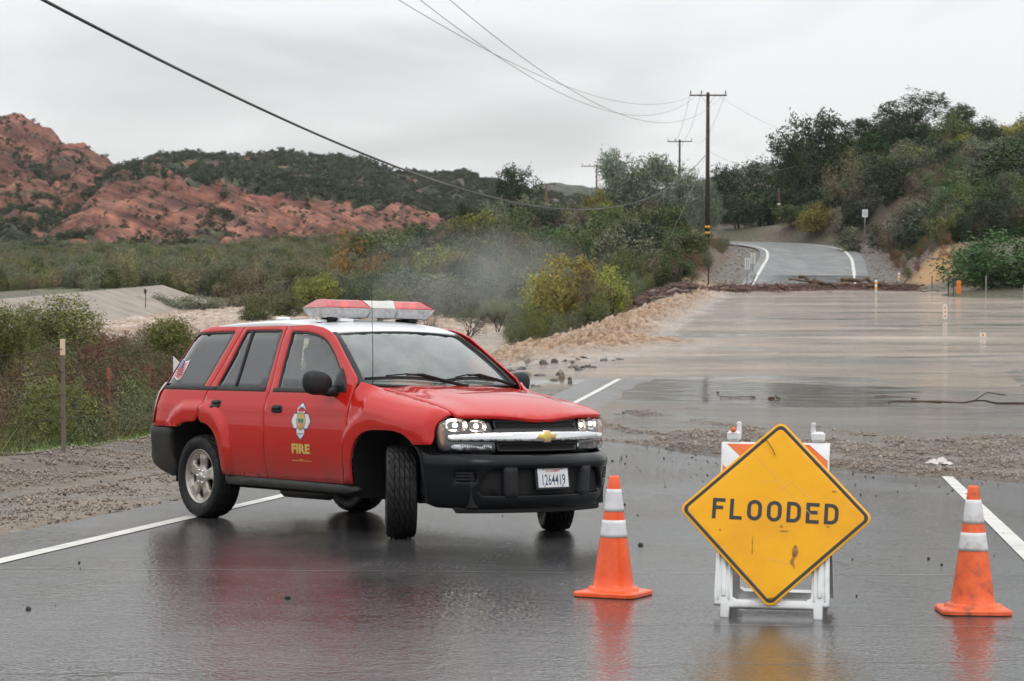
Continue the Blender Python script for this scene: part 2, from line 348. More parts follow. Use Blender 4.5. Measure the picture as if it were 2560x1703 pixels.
# ---- road
def asphalt(name, far=False):
    m = bpy.data.materials.new(name); m.use_nodes = True; nt = m.node_tree; L = nt.links; b = nt.nodes['Principled BSDF']
    def n(t, **k):
        q = nt.nodes.new(t)
        for a, v in k.items(): setattr(q, a, v)
        return q
    t = n('ShaderNodeTexCoord'); 
    def noise(s, d, ro=.5, mapsc=None):
        q = n('ShaderNodeTexNoise'); q.inputs['Scale'].default_value = s; q.inputs['Detail'].default_value = d; q.inputs['Roughness'].default_value = ro
        if mapsc:
            mp = n('ShaderNodeMapping'); mp.inputs['Scale'].default_value = mapsc; mp.inputs['Rotation'].default_value = (0, 0, R(8)); L.new(t.outputs['Object'], mp.inputs[0]); L.new(mp.outputs[0], q.inputs[0])
        else: L.new(t.outputs['Object'], q.inputs[0])
        return q.outputs[0]
    def rng(i, a, c, d, e):
        q = n('ShaderNodeMapRange'); q.inputs[1].default_value = a; q.inputs[2].default_value = c; q.inputs[3].default_value = d; q.inputs[4].default_value = e; L.new(i, q.inputs[0]); return q.outputs[0]
    def mixc(f, a, c):
        q = n('ShaderNodeMix'); q.data_type = 'RGBA'
        for s, v in ((0, f), (6, a), (7, c)):
            if isinstance(v, tuple): q.inputs[s].default_value = (*v, 1)
            elif isinstance(v, float): q.inputs[s].default_value = v
            else: L.new(v, q.inputs[s])
        return q.outputs[2]
    def mul(a, c):
        q = n('ShaderNodeMath', operation='MULTIPLY'); L.new(a, q.inputs[0])
        if isinstance(c, float): q.inputs[1].default_value = c
        else: L.new(c, q.inputs[1])
        return q.outputs[0]
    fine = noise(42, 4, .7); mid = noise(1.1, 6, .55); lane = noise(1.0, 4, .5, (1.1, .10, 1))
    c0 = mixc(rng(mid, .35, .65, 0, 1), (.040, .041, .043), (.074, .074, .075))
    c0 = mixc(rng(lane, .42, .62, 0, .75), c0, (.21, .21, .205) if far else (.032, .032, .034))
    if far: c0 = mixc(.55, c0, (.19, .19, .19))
    c1 = mixc(rng(fine, .58, .72, 0, .8), c0, (.22, .215, .205))
    # cracks
    vo = n('ShaderNodeTexVoronoi', feature='DISTANCE_TO_EDGE'); vo.inputs['Scale'].default_value = .17
    mpv = n('ShaderNodeMapping'); mpv.inputs['Scale'].default_value = (.30, 1.0, 1); L.new(t.outputs['Object'], mpv.inputs[0])
    ad = n('ShaderNodeVectorMath', operation='ADD'); q = n('ShaderNodeTexNoise'); q.inputs['Scale'].default_value = 2.2; q.inputs['Detail'].default_value = 6; L.new(t.outputs['Object'], q.inputs[0])
    sc = n('ShaderNodeVectorMath', operation='SCALE'); sc.inputs['Scale'].default_value = .35; L.new(q.outputs[1], sc.inputs[0]); L.new(mpv.outputs[0], ad.inputs[0]); L.new(sc.outputs[0], ad.inputs[1]); L.new(ad.outputs[0], vo.inputs[0])
    crack = rng(vo.outputs['Distance'], 0, .0028, 1, 0)
    crack = mul(crack, rng(noise(.5, 2), .42, .56, 0, 1))
    c2 = mixc(crack, c1, (.018, .018, .018)); L.new(c2, b.inputs['Base Color'])
    wet = noise(.55, 5, .55, (1, .45, 1)); r0 = rng(wet, .36, .62, .07, .20) if not far else rng(wet, .3, .7, .40, .55); r1 = rng(fine, .4, .7, 0.0, .10)
    a2 = n('ShaderNodeMath', operation='ADD'); L.new(r0, a2.inputs[0]); L.new(r1, a2.inputs[1]); L.new(a2.outputs[0], b.inputs['Roughness'])
    b.inputs['IOR'].default_value = 1.45
    bp = n('ShaderNodeBump'); bp.inputs['Strength'].default_value = .8 if not far else .3; bp.inputs['Distance'].default_value = .0024
    v2 = n('ShaderNodeTexVoronoi'); v2.inputs['Scale'].default_value = 34; L.new(t.outputs['Object'], v2.inputs[0])
    mm_ = n('ShaderNodeMath', operation='ADD'); L.new(v2.outputs['Distance'], mm_.inputs[0]); L.new(mul(noise(6, 3), 1.6), mm_.inputs[1])
    sb = n('ShaderNodeMath', operation='SUBTRACT'); L.new(mm_.outputs[0], sb.inputs[0]); L.new(mul(crack, 2.0), sb.inputs[1])
    L.new(sb.outputs[0], bp.inputs['Height']); L.new(bp.outputs[0], b.inputs['Normal'])
    return m
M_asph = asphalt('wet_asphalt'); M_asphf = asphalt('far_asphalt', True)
def resamp(P, step):
    P = np.array(P, float); # smooth
    d = np.r_[0, np.cumsum(np.hypot(*np.diff(P, axis=0).T))]; s = np.arange(0, d[-1], step)
    x = np.interp(s, d, P[:, 0]); y = np.interp(s, d, P[:, 1])
    for k in range(3 if step > .9 else 3):
        w = int(3/step)+1; ker = np.ones(2*w+1)/(2*w+1)
        xp = np.pad(x, w, mode='reflect', reflect_type='odd'); yp = np.pad(y, w, mode='reflect', reflect_type='odd'); x = np.convolve(xp, ker, 'valid'); y = np.convolve(yp, ker, 'valid')
    return np.stack([x, y], 1)
RP = resamp(RC, 1.0)
def ribbon(name, l, r, y0, y1, dz, m, nacross=8, parent=None, crossz=True, jag=0):
    P = RP; t = np.gradient(P, axis=0); t /= np.linalg.norm(t, axis=1)[:, None]; nn = np.stack([t[:, 1], -t[:, 0]], 1)
    sel = np.arange(len(P)); idx = np.where(P[:, 1] >= y0)[0][0]
    end = np.where((P[:, 1] > y1))[0]; j = end[0] if len(end) else len(P)
    P, nn = P[idx:j], nn[idx:j]
    lv = np.array([l(p[1]) if callable(l) else l for p in P]); rv = np.array([r(p[1]) if callable(r) else r for p in P])
    if jag: lv = lv+jag*pn(P[:, 1]*1.3, P[:, 1]*0, 3)
    tt = np.linspace(0, 1, nacross); o = lv[:, None]*(1-tt)+rv[:, None]*tt
    X = P[:, 0, None]+nn[:, 0, None]*o; Y = P[:, 1, None]+nn[:, 1, None]*o
    zr = road_z(X, np.minimum(P[:, 1, None]+0*X, 400))*(P[:, 1, None] < 205)+0
    zc = np.where(P[:, 1, None] < 205, road_z(X, Y), np.interp(P[:, 1], ZT[:, 0], ZT[:, 1])[:, None]+0*X)
    kb = sst(195, 212, P[:, 1])[:, None]; Zz = road_z(X, Y)*(1-kb)+np.interp(P[:, 1], ZT[:, 0], ZT[:, 1])[:, None]*kb+dz
    me = fastmesh(name, np.stack([X, Y, Zz], -1).reshape(-1, 3), grid_faces(len(P), nacross), True, [m])
    return link(name, me, parent)
tag(ribbon('road', lambda y: -4.35, lambda y: np.interp(y, [0, 40, 70], [7.2, 7.2, 4.6]), -28, 174, 0, M_asph, 14, jag=.06), kind='structure')
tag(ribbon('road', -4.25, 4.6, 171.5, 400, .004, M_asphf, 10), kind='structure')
M_line = mat('road_paint', noise=(2.5, [(.52, .51, .47), (.64, .63, .59), (.70, .69, .65)], 9), rough=.5, spec=.3)
tag(ribbon('road_marking', -3.60, -3.46, -28, 174, .005, M_line, 2), kind='structure')
tag(ribbon('road_marking', 3.46, 3.60, -28, 174, .005, M_line, 2), kind='structure')
tag(ribbon('road_marking', -3.68, -3.44, 171.5, 400, .010, M_line, 2), kind='structure')
tag(ribbon('road_marking', 3.44, 3.68, 171.5, 400, .010, M_line, 2), kind='structure')
# ---- gravel shoulder (fine sheet just over the ground, left of the road)
yr = np.arange(8, 58, .09); nu = 110
Y, TT = np.meshgrid(yr, np.linspace(0, 1, nu), indexing='ij'); U = -4.30-TT*5.9+.10*pn(Y*1.5, TT*0, 8)*(1-TT)**3*4; X = U+xc(Y)
Z = ground(X, Y, True)+.03+.012*fbm(X*5, Y*5, 3, 31)*sst(0, .06, TT)+.035*fbm(X*.8, Y*.8, 3, 32)*sst(.1, .3, TT)-.075*sst(0, -1, -TT+.001)
rut = np.exp(-((U+6.6+.3*pn(Y*.2, 0*Y, 7))/.22)**2)*.10; Z = Z-rut*sst(10, 14, Y)
Z = Z-.05*(1-sst(0, .05, TT))
co = lerp((.215, .165, .115), (.14, .122, .10), sst(-.3, .3, fbm(X*.7, Y*.35, 4, 8)+.25*sst(-6, -8, -U*-1)))
co = lerp(co, (.10, .15, .035), sst(.86, .96, TT+.05*pn(X, Y, 4)))
me = fastmesh('gravel_shoulder', np.stack([X, Y, Z], -1).reshape(-1, 3), grid_faces(len(yr), nu), True, [M_gravel]); set_attr(me, 'tint', co.reshape(-1, 3))
tag(link('gravel_shoulder', me), kind='structure')
SH = (X, Y, Z, U)
# puddle water running in the rut
M_puddle = mat('puddle_water', base=(.16, .13, .10), rough=.06, spec=.6, bump=(5, .25, .02))
yp = np.arange(12, 52, .12); P = []
for y in yp:
    wq = .10+.16*max(0, pn(np.array(y*.35), np.array(2.))*2)
    cx_ = xc(y)-6.6-.3*float(pn(np.array(y*.2), np.array(0.), 7)); P += [(cx_-wq, y), (cx_+wq, y)]
P = np.array(P); zq = ground(P[:, 0], P[:, 1], False)-.022
i = np.arange(len(yp)-1)*2; me = fastmesh('puddle', np.c_[P, zq], np.stack([i, i+1, i+3, i+2], 1), True, [M_puddle]); tag(link('puddle', me), kind='structure')
# ---- pebbles
M_peb = mat('pebbles', noise=(1.7, [(.06, .056, .05), (.24, .19, .14), (.10, .098, .095), (.42, .34, .26), (.20, .10, .065)], 3), rough=.4, rn=(3, .2, .6))
pebs = []
for k in range(4):
    pebs.append(source('pebble', rock_mesh('pebble', M_peb, k, 1, .7)))
def interp_sheet(n, y0, y1, w=None):
    yy = RN.uniform(0, 1, n*4); yy = y0+(y1-y0)*yy**1.25; tt = RN.uniform(0, 1, n*4); return yy, tt
n = 75000
yy, tt = interp_sheet(n, 10, 54); tt = tt[:n]; yy = yy[:n]
uu = -4.45-tt*5.2; xx = uu+xc(yy)
keep = (fbm(xx*.8, yy*.8, 3, 12)+.45*sst(.25, .8, tt)-.12 > RN.uniform(-.4, .45, n)); xx, yy, uu = xx[keep], yy[keep], uu[keep]
zz = ground(xx, yy, True)+.035-np.exp(-((uu+6.6)/.22)**2)*.10
ss = np.exp(RN.normal(-4.45, .55, len(xx))).clip(.005, .06)
tag(scatter('gravel', np.c_[xx, yy, zz], RN.uniform(0, 6.28, (len(xx), 3)), ss, pebs), 'loose wet gravel on the left shoulder beside the road', 'gravel')
# ---- gravel washed across the road
def dep_h(x, y):
    u = x-xc(y); e0 = np.interp(x, [-4, 0, 1.5, 2.7, 4.2, 6.1, 9, 12], [41, 39.5, 38, 34.7, 30.3, 27.8, 26.5, 26])+.5*fbm(x*.8, y*0, 3, 41)
    body = sst(0, 1.2, y-e0)*(1-sst(8, 17, y-e0-.25*np.maximum(x-2, 0)))
    n = fbm(x*.55+y*.1, y*.20-x*.06, 4, 44); st = np.abs(fbm(x*.16-y*.03+3, y*.22, 3, 47)+.06)
    h = .095*body*sst(-.16, .26, n+.30*body*sst(2.5, .5, y-e0)+.16*sst(3, 0, x)) - .06*np.exp(-(st/.085)**2)*body
    return h-.045*(1-body)
yr = np.arange(26, 56, .075); xr = np.linspace(-3.2, 15, 300)
Y, X = np.meshgrid(yr, xr, indexing='ij'); X = X+(Y-30)*.10
H = dep_h(X, Y); Z = road_z(X, Y)+H+.010*fbm(X*6, Y*6, 3, 50)*(H > -.03)
out = (X-xc(Y) > 7)
co = lerp((.15, .115, .08), (.10, .085, .07), sst(-.3, .3, fbm(X*.7, Y*.7, 4, 58)))
me = fastmesh('gravel_bar', np.stack([X, Y, Z], -1).reshape(-1, 3), grid_faces(len(yr), 300), True, [M_gravel]); set_attr(me, 'tint', co.reshape(-1, 3))
tag(link('gravel_bar', me), kind='structure')
n = 130000; xx = RN.uniform(-3, 15, n); yy = 27+22*RN.uniform(0, 1, n)**1.3; xx = xx+(yy-30)*.1
hh = dep_h(xx, yy); k = (hh > .012) & (RN.uniform(size=n) < .25+9*hh); xx, yy, hh = xx[k], yy[k], hh[k]
ss = np.exp(RN.normal(-4.15, .6, len(xx))).clip(.007, .085)
tag(scatter('gravel', np.c_[xx, yy, road_z(xx, yy)+hh+.004], RN.uniform(0, 6.28, (len(xx), 3)), ss, pebs), 'brown gravel and pebbles washed across the wet road', 'gravel')
# loose stones on the asphalt
n = 2600; xx = RN.uniform(-6, 9, n); yy = 12+26*RN.uniform(0, 1, n); k = np.abs(xx-xc(yy)) < 6.5; xx, yy = xx[k], yy[k]
k = RN.uniform(size=len(xx)) < .07+.93*sst(22, 33, yy); xx, yy = xx[k], yy[k]
M_clod = mat('dark_clods', base=(.03, .028, .026), rough=.5); clod = [source('clod', rock_mesh('clod', M_clod, 40+k, 1, .7)) for k in range(2)]
tag(scatter('road_debris', np.c_[xx, yy, road_z(xx, yy)+.006], RN.uniform(0, 6.28, (len(xx), 3)), np.exp(RN.normal(-4.7, .55, len(xx))).clip(.005, .035), clod), 'small dark stones strewn over the wet asphalt', 'debris')
# ============================================================ water
def watermat(name, tan=(.36, .29, .23), foam=(.50, .335, .205)):
    m = bpy.data.materials.new(name); m.use_nodes = True; nt = m.node_tree; L = nt.links; b = nt.nodes['Principled BSDF']
    at = nt.nodes.new('ShaderNodeAttribute'); at.attribute_name = 'foam'; sp = nt.nodes.new('ShaderNodeSeparateColor'); L.new(at.outputs['Color'], sp.inputs[0])
    t = nt.nodes.new('ShaderNodeTexCoord'); n = nt.nodes.new('ShaderNodeTexNoise'); n.inputs['Scale'].default_value = 1; n.inputs['Detail'].default_value = 7; n.inputs['Distortion'].default_value = .6; mq = nt.nodes.new('ShaderNodeMapping'); mq.inputs['Scale'].default_value = (.10, .34, 1); mq.inputs['Rotation'].default_value = (0, 0, .05); L.new(t.outputs['Object'], mq.inputs[0]); L.new(mq.outputs[0], n.inputs[0])
    r = nt.nodes.new('ShaderNodeValToRGB'); r.color_ramp.elements[0].position = .35; r.color_ramp.elements[0].color = (*[c*.66 for c in tan], 1); r.color_ramp.elements[1].position = .65; r.color_ramp.elements[1].color = (*[c*1.22 for c in tan], 1); L.new(n.outputs[0], r.inputs[0])
    n2 = nt.nodes.new('ShaderNodeTexNoise'); n2.inputs['Scale'].default_value = 3.4; n2.inputs['Detail'].default_value = 8; n2.inputs['Roughness'].default_value = .65; L.new(t.outputs['Object'], n2.inputs[0])
    r2 = nt.nodes.new('ShaderNodeValToRGB'); r2.color_ramp.elements[0].position = .42; r2.color_ramp.elements[0].color = (.20, .11, .06, 1); r2.color_ramp.elements[1].position = .60; r2.color_ramp.elements[1].color = (*foam, 1); L.new(n2.outputs[0], r2.inputs[0])
    mx = nt.nodes.new('ShaderNodeMix'); mx.data_type = 'RGBA'; L.new(sp.outputs[0], mx.inputs[0]); L.new(r.outputs[0], mx.inputs[6]); L.new(r2.outputs[0], mx.inputs[7])
    mw = nt.nodes.new('ShaderNodeMix'); mw.data_type = 'RGBA'; L.new(sp.outputs[1], mw.inputs[0]); L.new(mx.outputs[2], mw.inputs[6]); mw.inputs[7].default_value = (.72, .62, .54, 1)
    md = nt.nodes.new('ShaderNodeMix'); md.data_type = 'RGBA'; ma = nt.nodes.new('ShaderNodeMath'); ma.operation = 'MULTIPLY'; ma.inputs[1].default_value = .85; L.new(sp.outputs[2], ma.inputs[0]); L.new(ma.outputs[0], md.inputs[0]); L.new(mw.outputs[2], md.inputs[6]); md.inputs[7].default_value = (.075, .065, .045, 1)   # calm pools: dark hill and tree reflection put into the base colour
    L.new(md.outputs[2], b.inputs['Base Color'])
    mr = nt.nodes.new('ShaderNodeMapRange'); mr.inputs[3].default_value = .09; mr.inputs[4].default_value = .55; L.new(sp.outputs[0], mr.inputs[0]); L.new(mr.outputs[0], b.inputs['Roughness'])
    b.inputs['IOR'].default_value = 1.33
    # ripples: strong everywhere but in the calm pools (blue channel)
    mp = nt.nodes.new('ShaderNodeMapping'); mp.inputs['Scale'].default_value = (.55, 1.6, 1); L.new(t.outputs['Object'], mp.inputs[0])
    n3 = nt.nodes.new('ShaderNodeTexNoise'); n3.inputs['Scale'].default_value = 2.0; n3.inputs['Detail'].default_value = 6; n3.inputs['Roughness'].default_value = .6; L.new(mp.outputs[0], n3.inputs[0])
    bp = nt.nodes.new('ShaderNodeBump'); bp.inputs['Distance'].default_value = .22; ms = nt.nodes.new('ShaderNodeMapRange'); ms.inputs[3].default_value = .9; ms.inputs[4].default_value = .03; L.new(sp.outputs[2], ms.inputs[0]); L.new(ms.outputs[0], bp.inputs['Strength'])
    L.new(n3.outputs[0], bp.inputs['Height']); L.new(bp.outputs[0], b.inputs['Normal'])
    return m
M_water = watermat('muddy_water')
yr = rows(40, 176, .22, .0033); nc = 620
tt = np.linspace(-1, 1, nc)
Y, TT = np.meshgrid(yr, tt, indexing='ij'); X = TT*(.27*Y+3)
U = X-xc(Y); Zw = water_z(X, Y)
turb = sst(3.6, 6.5, -U+.8*fbm(X*.3, Y*.15, 3, 61))*(1-sst(12, 17, -U))*sst(66, 82, Y)*(1-sst(150, 160, Y))
river = sst(15, 19, -U)*sst(100, 110, Y)
hump = np.exp(-(((X-5.0-.0*Y)/1.8)**2+((Y-80)/1.6)**2))+np.exp(-(((X-3.2)/1.2)**2+((Y-77)/1.0)**2))*.8
hump2 = np.exp(-(((X-14.5)/3.2)**2+((Y-84)/1.4)**2))*.5
a1 = fbm(X*1.5, Y*.75, 5, 63, 2.03, .62); a2 = 1-np.abs(fbm(X*.95+.35*Y, Y*.40, 5, 66, 2.03, .6))*3.4
lump = fbm(X*.35, Y*.22, 3, 90)
Zw = Zw+turb*(.55*a1+.36*a2+.30*lump)+river*(.20*a1+.16*a2)+hump*(.22+.2*a1)+hump2*(.08+.12*a1)
flood = (1-turb)*(1-river)
Zw = Zw+flood*(.022*fbm(X*.35, Y*1.2, 4, 70)+.012*fbm(X*1.3, Y*2.6, 3, 71))*(.35+.65*sst(60, 75, Y))
foam = np.clip(turb*(.95+.5*a1)+hump*1.1+hump2*.8, 0, 1)
white = np.clip(turb*sst(.15, .5, a1+.5*a2-.42)*.45+river*sst(.0, .4, a1+.3*fbm(X*.3, Y*.3, 3, 77)+.05)*.65+hump2*.3, 0, 1)
foam = np.clip(foam+river*.75, 0, 1)
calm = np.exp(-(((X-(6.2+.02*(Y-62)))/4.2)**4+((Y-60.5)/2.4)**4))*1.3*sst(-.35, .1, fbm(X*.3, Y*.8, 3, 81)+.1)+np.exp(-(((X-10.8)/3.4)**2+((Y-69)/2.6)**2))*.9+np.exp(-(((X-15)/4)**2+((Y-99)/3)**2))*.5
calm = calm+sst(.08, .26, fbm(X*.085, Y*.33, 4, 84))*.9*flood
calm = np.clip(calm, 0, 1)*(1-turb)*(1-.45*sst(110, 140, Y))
WZ = Zw
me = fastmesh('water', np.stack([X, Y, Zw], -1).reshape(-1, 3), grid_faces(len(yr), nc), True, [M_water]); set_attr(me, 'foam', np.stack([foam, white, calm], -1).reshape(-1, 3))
tag(link('water', me), kind='structure')
# film of running water over the road between the gravel bar and the flood
yr = np.arange(30, 66, .12); nc = 220
Y, TT = np.meshgrid(yr, np.linspace(0, 1, nc), indexing='ij'); X = xc(Y)-3.2-.3*pn(Y*.4, Y*0, 3)+TT*18
Z = road_z(X, Y)+.010+.006*fbm(X*.9, Y*1.8, 4, 91)
e0 = np.interp(X, [-4, 0, 1.5, 2.7, 4.2, 6.1, 9, 12], [41, 39.5, 38, 34.7, 30.3, 27.8, 26.5, 26])+.6
Z = np.where(Y < e0+.6, Z-.05, Z); Z = Z-.03*(TT < .02)
Z = np.where(X-xc(Y) > 6.8, np.maximum(Z, 0.0)+.0, Z)
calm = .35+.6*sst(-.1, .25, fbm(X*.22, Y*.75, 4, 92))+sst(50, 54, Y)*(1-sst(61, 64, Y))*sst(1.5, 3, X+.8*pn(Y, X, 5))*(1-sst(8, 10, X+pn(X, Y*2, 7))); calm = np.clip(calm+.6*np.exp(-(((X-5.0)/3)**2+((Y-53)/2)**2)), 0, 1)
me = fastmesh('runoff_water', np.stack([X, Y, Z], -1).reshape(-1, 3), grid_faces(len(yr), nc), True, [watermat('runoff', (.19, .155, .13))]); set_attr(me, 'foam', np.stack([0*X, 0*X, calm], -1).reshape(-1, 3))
tag(link('runoff_water', me), kind='structure')
# ============================================================ levee slabs (concrete panels, each its own piece)
M_conc = mat('concrete', noise=(.6, [(.22, .185, .15), (.30, .255, .21), (.35, .31, .26)], 7), rough=.7, bump=(8, .3, .02))
lev = tag(empty('concrete_levee', (-30, 145, -.35)), 'sloping tan concrete levee face across the muddy river', 'levee')
ys = np.arange(118, 181, 3.0)
for a, b in zip(ys[:-1], ys[1:]):
    mb = MB(); b2 = b-.07
    pts = [(lev_x(a), a, -.30), (lev_x(b2), b2, -.30), (lev_x(b2)+8, b2, -.30-2.6*8/7.5), (lev_x(a)+8, a, -.30-2.6*8/7.5)]
    lo = [(p[0], p[1], p[2]-.25) for p in pts]
    q = [Vector(p)-Vector((-30, 145, -.35)) for p in pts+lo]
    mb.add(q, [(0, 3, 2, 1), (4, 5, 6, 7), (0, 1, 5, 4), (2, 3, 7, 6), (1, 2, 6, 5), (3, 0, 4, 7)]); mb.build('slab', M_conc, lev)
# ============================================================ far hills
RG = [
 dict(D=560, F=250, f=-.5, px=[(-900, 400), (-500, 360), (-200, 318), (0, 297), (60, 295), (110, 318), (150, 340), (158, 366), (215, 366), (270, 397), (320, 425), (420, 525), (520, 640), (600, 690)]),
 dict(D=480, F=185, f=-.5, px=[(60, 690), (200, 560), (300, 440), (345, 415), (400, 405), (520, 425), (650, 440), (750, 455), (900, 478), (1050, 505), (1140, 535), (1190, 600), (1260, 690)]),
 dict(D=735, F=330, f=-.5, px=[(-100, 470), (250, 470), (350, 412), (400, 388), (480, 388), (600, 394), (640, 388), (700, 384), (800, 390), (930, 404), (960, 424), (1000, 438), (1090, 438), (1165, 433), (1190, 438), (1215, 454), (1300, 478), (1400, 494), (1500, 505), (1700, 525), (1900, 560)]),
 dict(D=1450, F=600, f=0, px=[(900, 560), (1100, 500), (1250, 478), (1350, 460), (1400, 457), (1500, 470), (1700, 470), (1850, 418), (1900, 406), (1950, 412), (2050, 440), (2300, 400), (2480, 345), (2560, 322), (2750, 300), (3200, 330), (3600, 420)]),
 dict(D=375, F=75, f=-.5, px=[(-300, 560), (-100, 556), (0, 568), (60, 575), (130, 592), (200, 640), (255, 680)]),
 dict(D=420, F=90, f=-.5, px=[(560, 700), (700, 625), (840, 585), (960, 560), (1080, 560), (1150, 600), (1240, 700)]),
]
tn = np.linspace(-.42, .42, 900); yr = np.r_[np.arange(292, 800, 2.0), np.arange(800, 1900, 11.)]
Y, TN = np.meshgrid(yr, tn, indexing='ij'); X = Y*TN
Xw = X+14*fbm(X*.012, Y*.012, 3, 101)*sst(330, 420, Y); Yw = Y+18*fbm(X*.011, Y*.011, 3, 103)
Z = np.full(X.shape, -.6); crestness = np.zeros(X.shape); which = np.zeros(X.shape)
for k, g in enumerate(RG):
    p = np.array(g['px'], float); cx_ = (p[:, 0]-1280)/F*g['D']; ch = CAMZ+(574-p[:, 1])/F*g['D']
    xx_ = Xw*(1 if k != 3 else 1); cr = np.interp(X*g['D']/Y*.6+X*.4, cx_, ch, left=g['f']-2, right=g['f']-2)
    sp = fbm(X*.018*480/g['D'], Y*.006*480/g['D'], 4, 110+k); gl = 1-np.abs(fbm(X*.035*480/g['D'], Y*.012*480/g['D'], 4, 120+k))*4.0
    t = (g['D']-Y)/g['F']; t = t*(1+.5*sp)-.10*(gl-.4)*sst(0, .25, t)
    prof = np.where(t >= 0, (1-np.clip(t, 0, 1))**1.08, np.clip(1+t*1.15, 0, 1))
    if k in (0, 1): prof = np.where(t >= 0, .5*prof+.5*(1-sst(.05, .75, t)), prof)
    z = g['f']+(cr-g['f'])*prof
    z = z+(fbm(X*.05, Y*.05, 4, 130+k)*2.2*(g['D']/480))*sst(.03, .3, np.clip(t, 0, 1))*sst(1.0, .7, t)*sst(0, 6, cr-g['f'])
    m = z > Z; Z = np.where(m, z, Z); crestness = np.where(m, 1-np.clip(np.abs(t), 0, 1), crestness); which = np.where(m, k, which)
# tilted beds standing out as ledges
bed = Z*.92-X*.36+.02*Y+2.5*fbm(X*.012, Y*.012, 3, 140)
red = (which != 3).astype(float)
def saw(b, p): q = (b/p) % 1.0; return np.where(q < .75, q/.75, (1-q)/.25)
led = saw(bed, 5.2)*.9+saw(bed+1, 1.9)*.45
slope_m = sst(0.4, 3, Z+.6)
Z = Z+red*slope_m*(led-.6)*1.25+slope_m*.9*fbm(X*.13, Y*.13, 4, 145)-slope_m*1.6*np.exp(-(fbm(X*.045+.02*Z, Y*.018, 4, 147)/.07)**2)
gly = fbm(X*.02, Y*.008, 4, 121)
vegn = fbm(X*.022, Y*.022, 4, 150)+.35*fbm(X*.11, Y*.11, 3, 152)
veg = vegn+.13
pxX = X/Y*F+1280; pyY = 574-(Z-CAMZ)/Y*F
def blob(cx, cy, rx, ry): return np.exp(-(((pxX-cx)/rx)**2+((pyY-cy)/ry)**2))
# which slopes carry brush and which are bare rock, by ridge and height on the ridge
veg = veg+np.where(which == 1, .60*sst(.72, .88, crestness)*sst(-60, -45, X)-.48*sst(.15, .3, crestness)*(1-sst(.72, .8, crestness)), 0)
veg = veg+np.where(which == 0, -.44*sst(.42, .6, crestness)+.35*(1-sst(.30, .55, crestness)), 0)
veg = veg+np.where(which == 2, .16, 0)+np.where(which == 4, -.5, 0)+np.where(which == 5, -.42, 0)+np.where(which == 3, .5, 0)
vm = sst(.05, .22, veg)
rock = lerp((.19, .068, .043), (.275, .11, .07), sst(-.3, .3, fbm(X*.03, Y*.03, 3, 160)))
band = sst(.35, .8, saw(bed+.6*fbm(X*.1, Y*.1, 3, 7), 2.6)); band2 = sst(-.2, .3, fbm(bed*.5, X*.02, 3, 161))
rock = lerp(rock, (.12, .052, .042), band*.7); rock = lerp(rock, (.34, .155, .105), band2*.35)
pale = np.where(which == 2, sst(980, 1150, pxX), 0)*.8; rock = lerp(rock, (.26, .23, .19), pale)
rock = np.where(which[..., None] == 3, (.13, .125, .105), rock)
scrub = lerp((.040, .050, .027), (.075, .080, .042), sst(-.2, .3, fbm(X*.08, Y*.08, 3, 170)))
flat = 1-sst(.2, 1.5, Z+.6); scrub = lerp(scrub, (.11, .12, .06), flat)
vm = np.maximum(vm, flat)
col = rock*(1-vm[..., None])+scrub*vm[..., None]
def stratify(m):
    nt = m.node_tree; L = nt.links; b = nt.nodes['Principled BSDF']; t = nt.nodes.new('ShaderNodeTexCoord'); mp = nt.nodes.new('ShaderNodeMapping'); mp.inputs['Rotation'].default_value = (0, R(-21), 0); mp2 = nt.nodes.new('ShaderNodeMapping'); mp2.inputs['Scale'].default_value = (.035, .03, .62)
    L.new(t.outputs['Object'], mp.inputs[0]); L.new(mp.outputs[0], mp2.inputs[0]); n = nt.nodes.new('ShaderNodeTexNoise'); n.inputs['Scale'].default_value = 1; n.inputs['Detail'].default_value = 8; n.inputs['Roughness'].default_value = .7; n.inputs['Distortion'].default_value = .5; L.new(mp2.outputs[0], n.inputs[0])
    r = nt.nodes.new('ShaderNodeMapRange'); r.inputs[1].default_value = .36; r.inputs[2].default_value = .64; r.inputs[3].default_value = .30; r.inputs[4].default_value = 1.6; L.new(n.outputs[0], r.inputs[0])
    src = b.inputs['Base Color'].links[0].from_socket; v = nt.nodes.new('ShaderNodeVectorMath'); v.operation = 'SCALE'; L.new(src, v.inputs[0]); L.new(r.outputs[0], v.inputs['Scale']); L.new(v.outputs[0], b.inputs['Base Color'])
    old = b.inputs['Normal'].links[0].from_socket; bp = nt.nodes.new('ShaderNodeBump'); bp.inputs['Strength'].default_value = 1; bp.inputs['Distance'].default_value = 1.6; L.new(n.outputs[0], bp.inputs['Height']); L.new(old, bp.inputs['Normal']); L.new(bp.outputs[0], b.inputs['Normal'])
M_hill = mat('red_hills', noise=(.35, [(.62, .60, .58), (1.0, 1.0, 1.0), (1.32, 1.3, 1.3)], 10), attr='tint', rough=.9, bump=(.5, .7, 1.0))
stratify(M_hill)
me = fastmesh('hills', np.stack([X, Y, Z], -1).reshape(-1, 3), grid_faces(len(yr), len(tn)), False, [M_hill]); set_attr(me, 'tint', col.reshape(-1, 3))
tag(link('hills', me), kind='structure')
HX, HY, HZ, HV, HW = X, Y, Z, veg, which
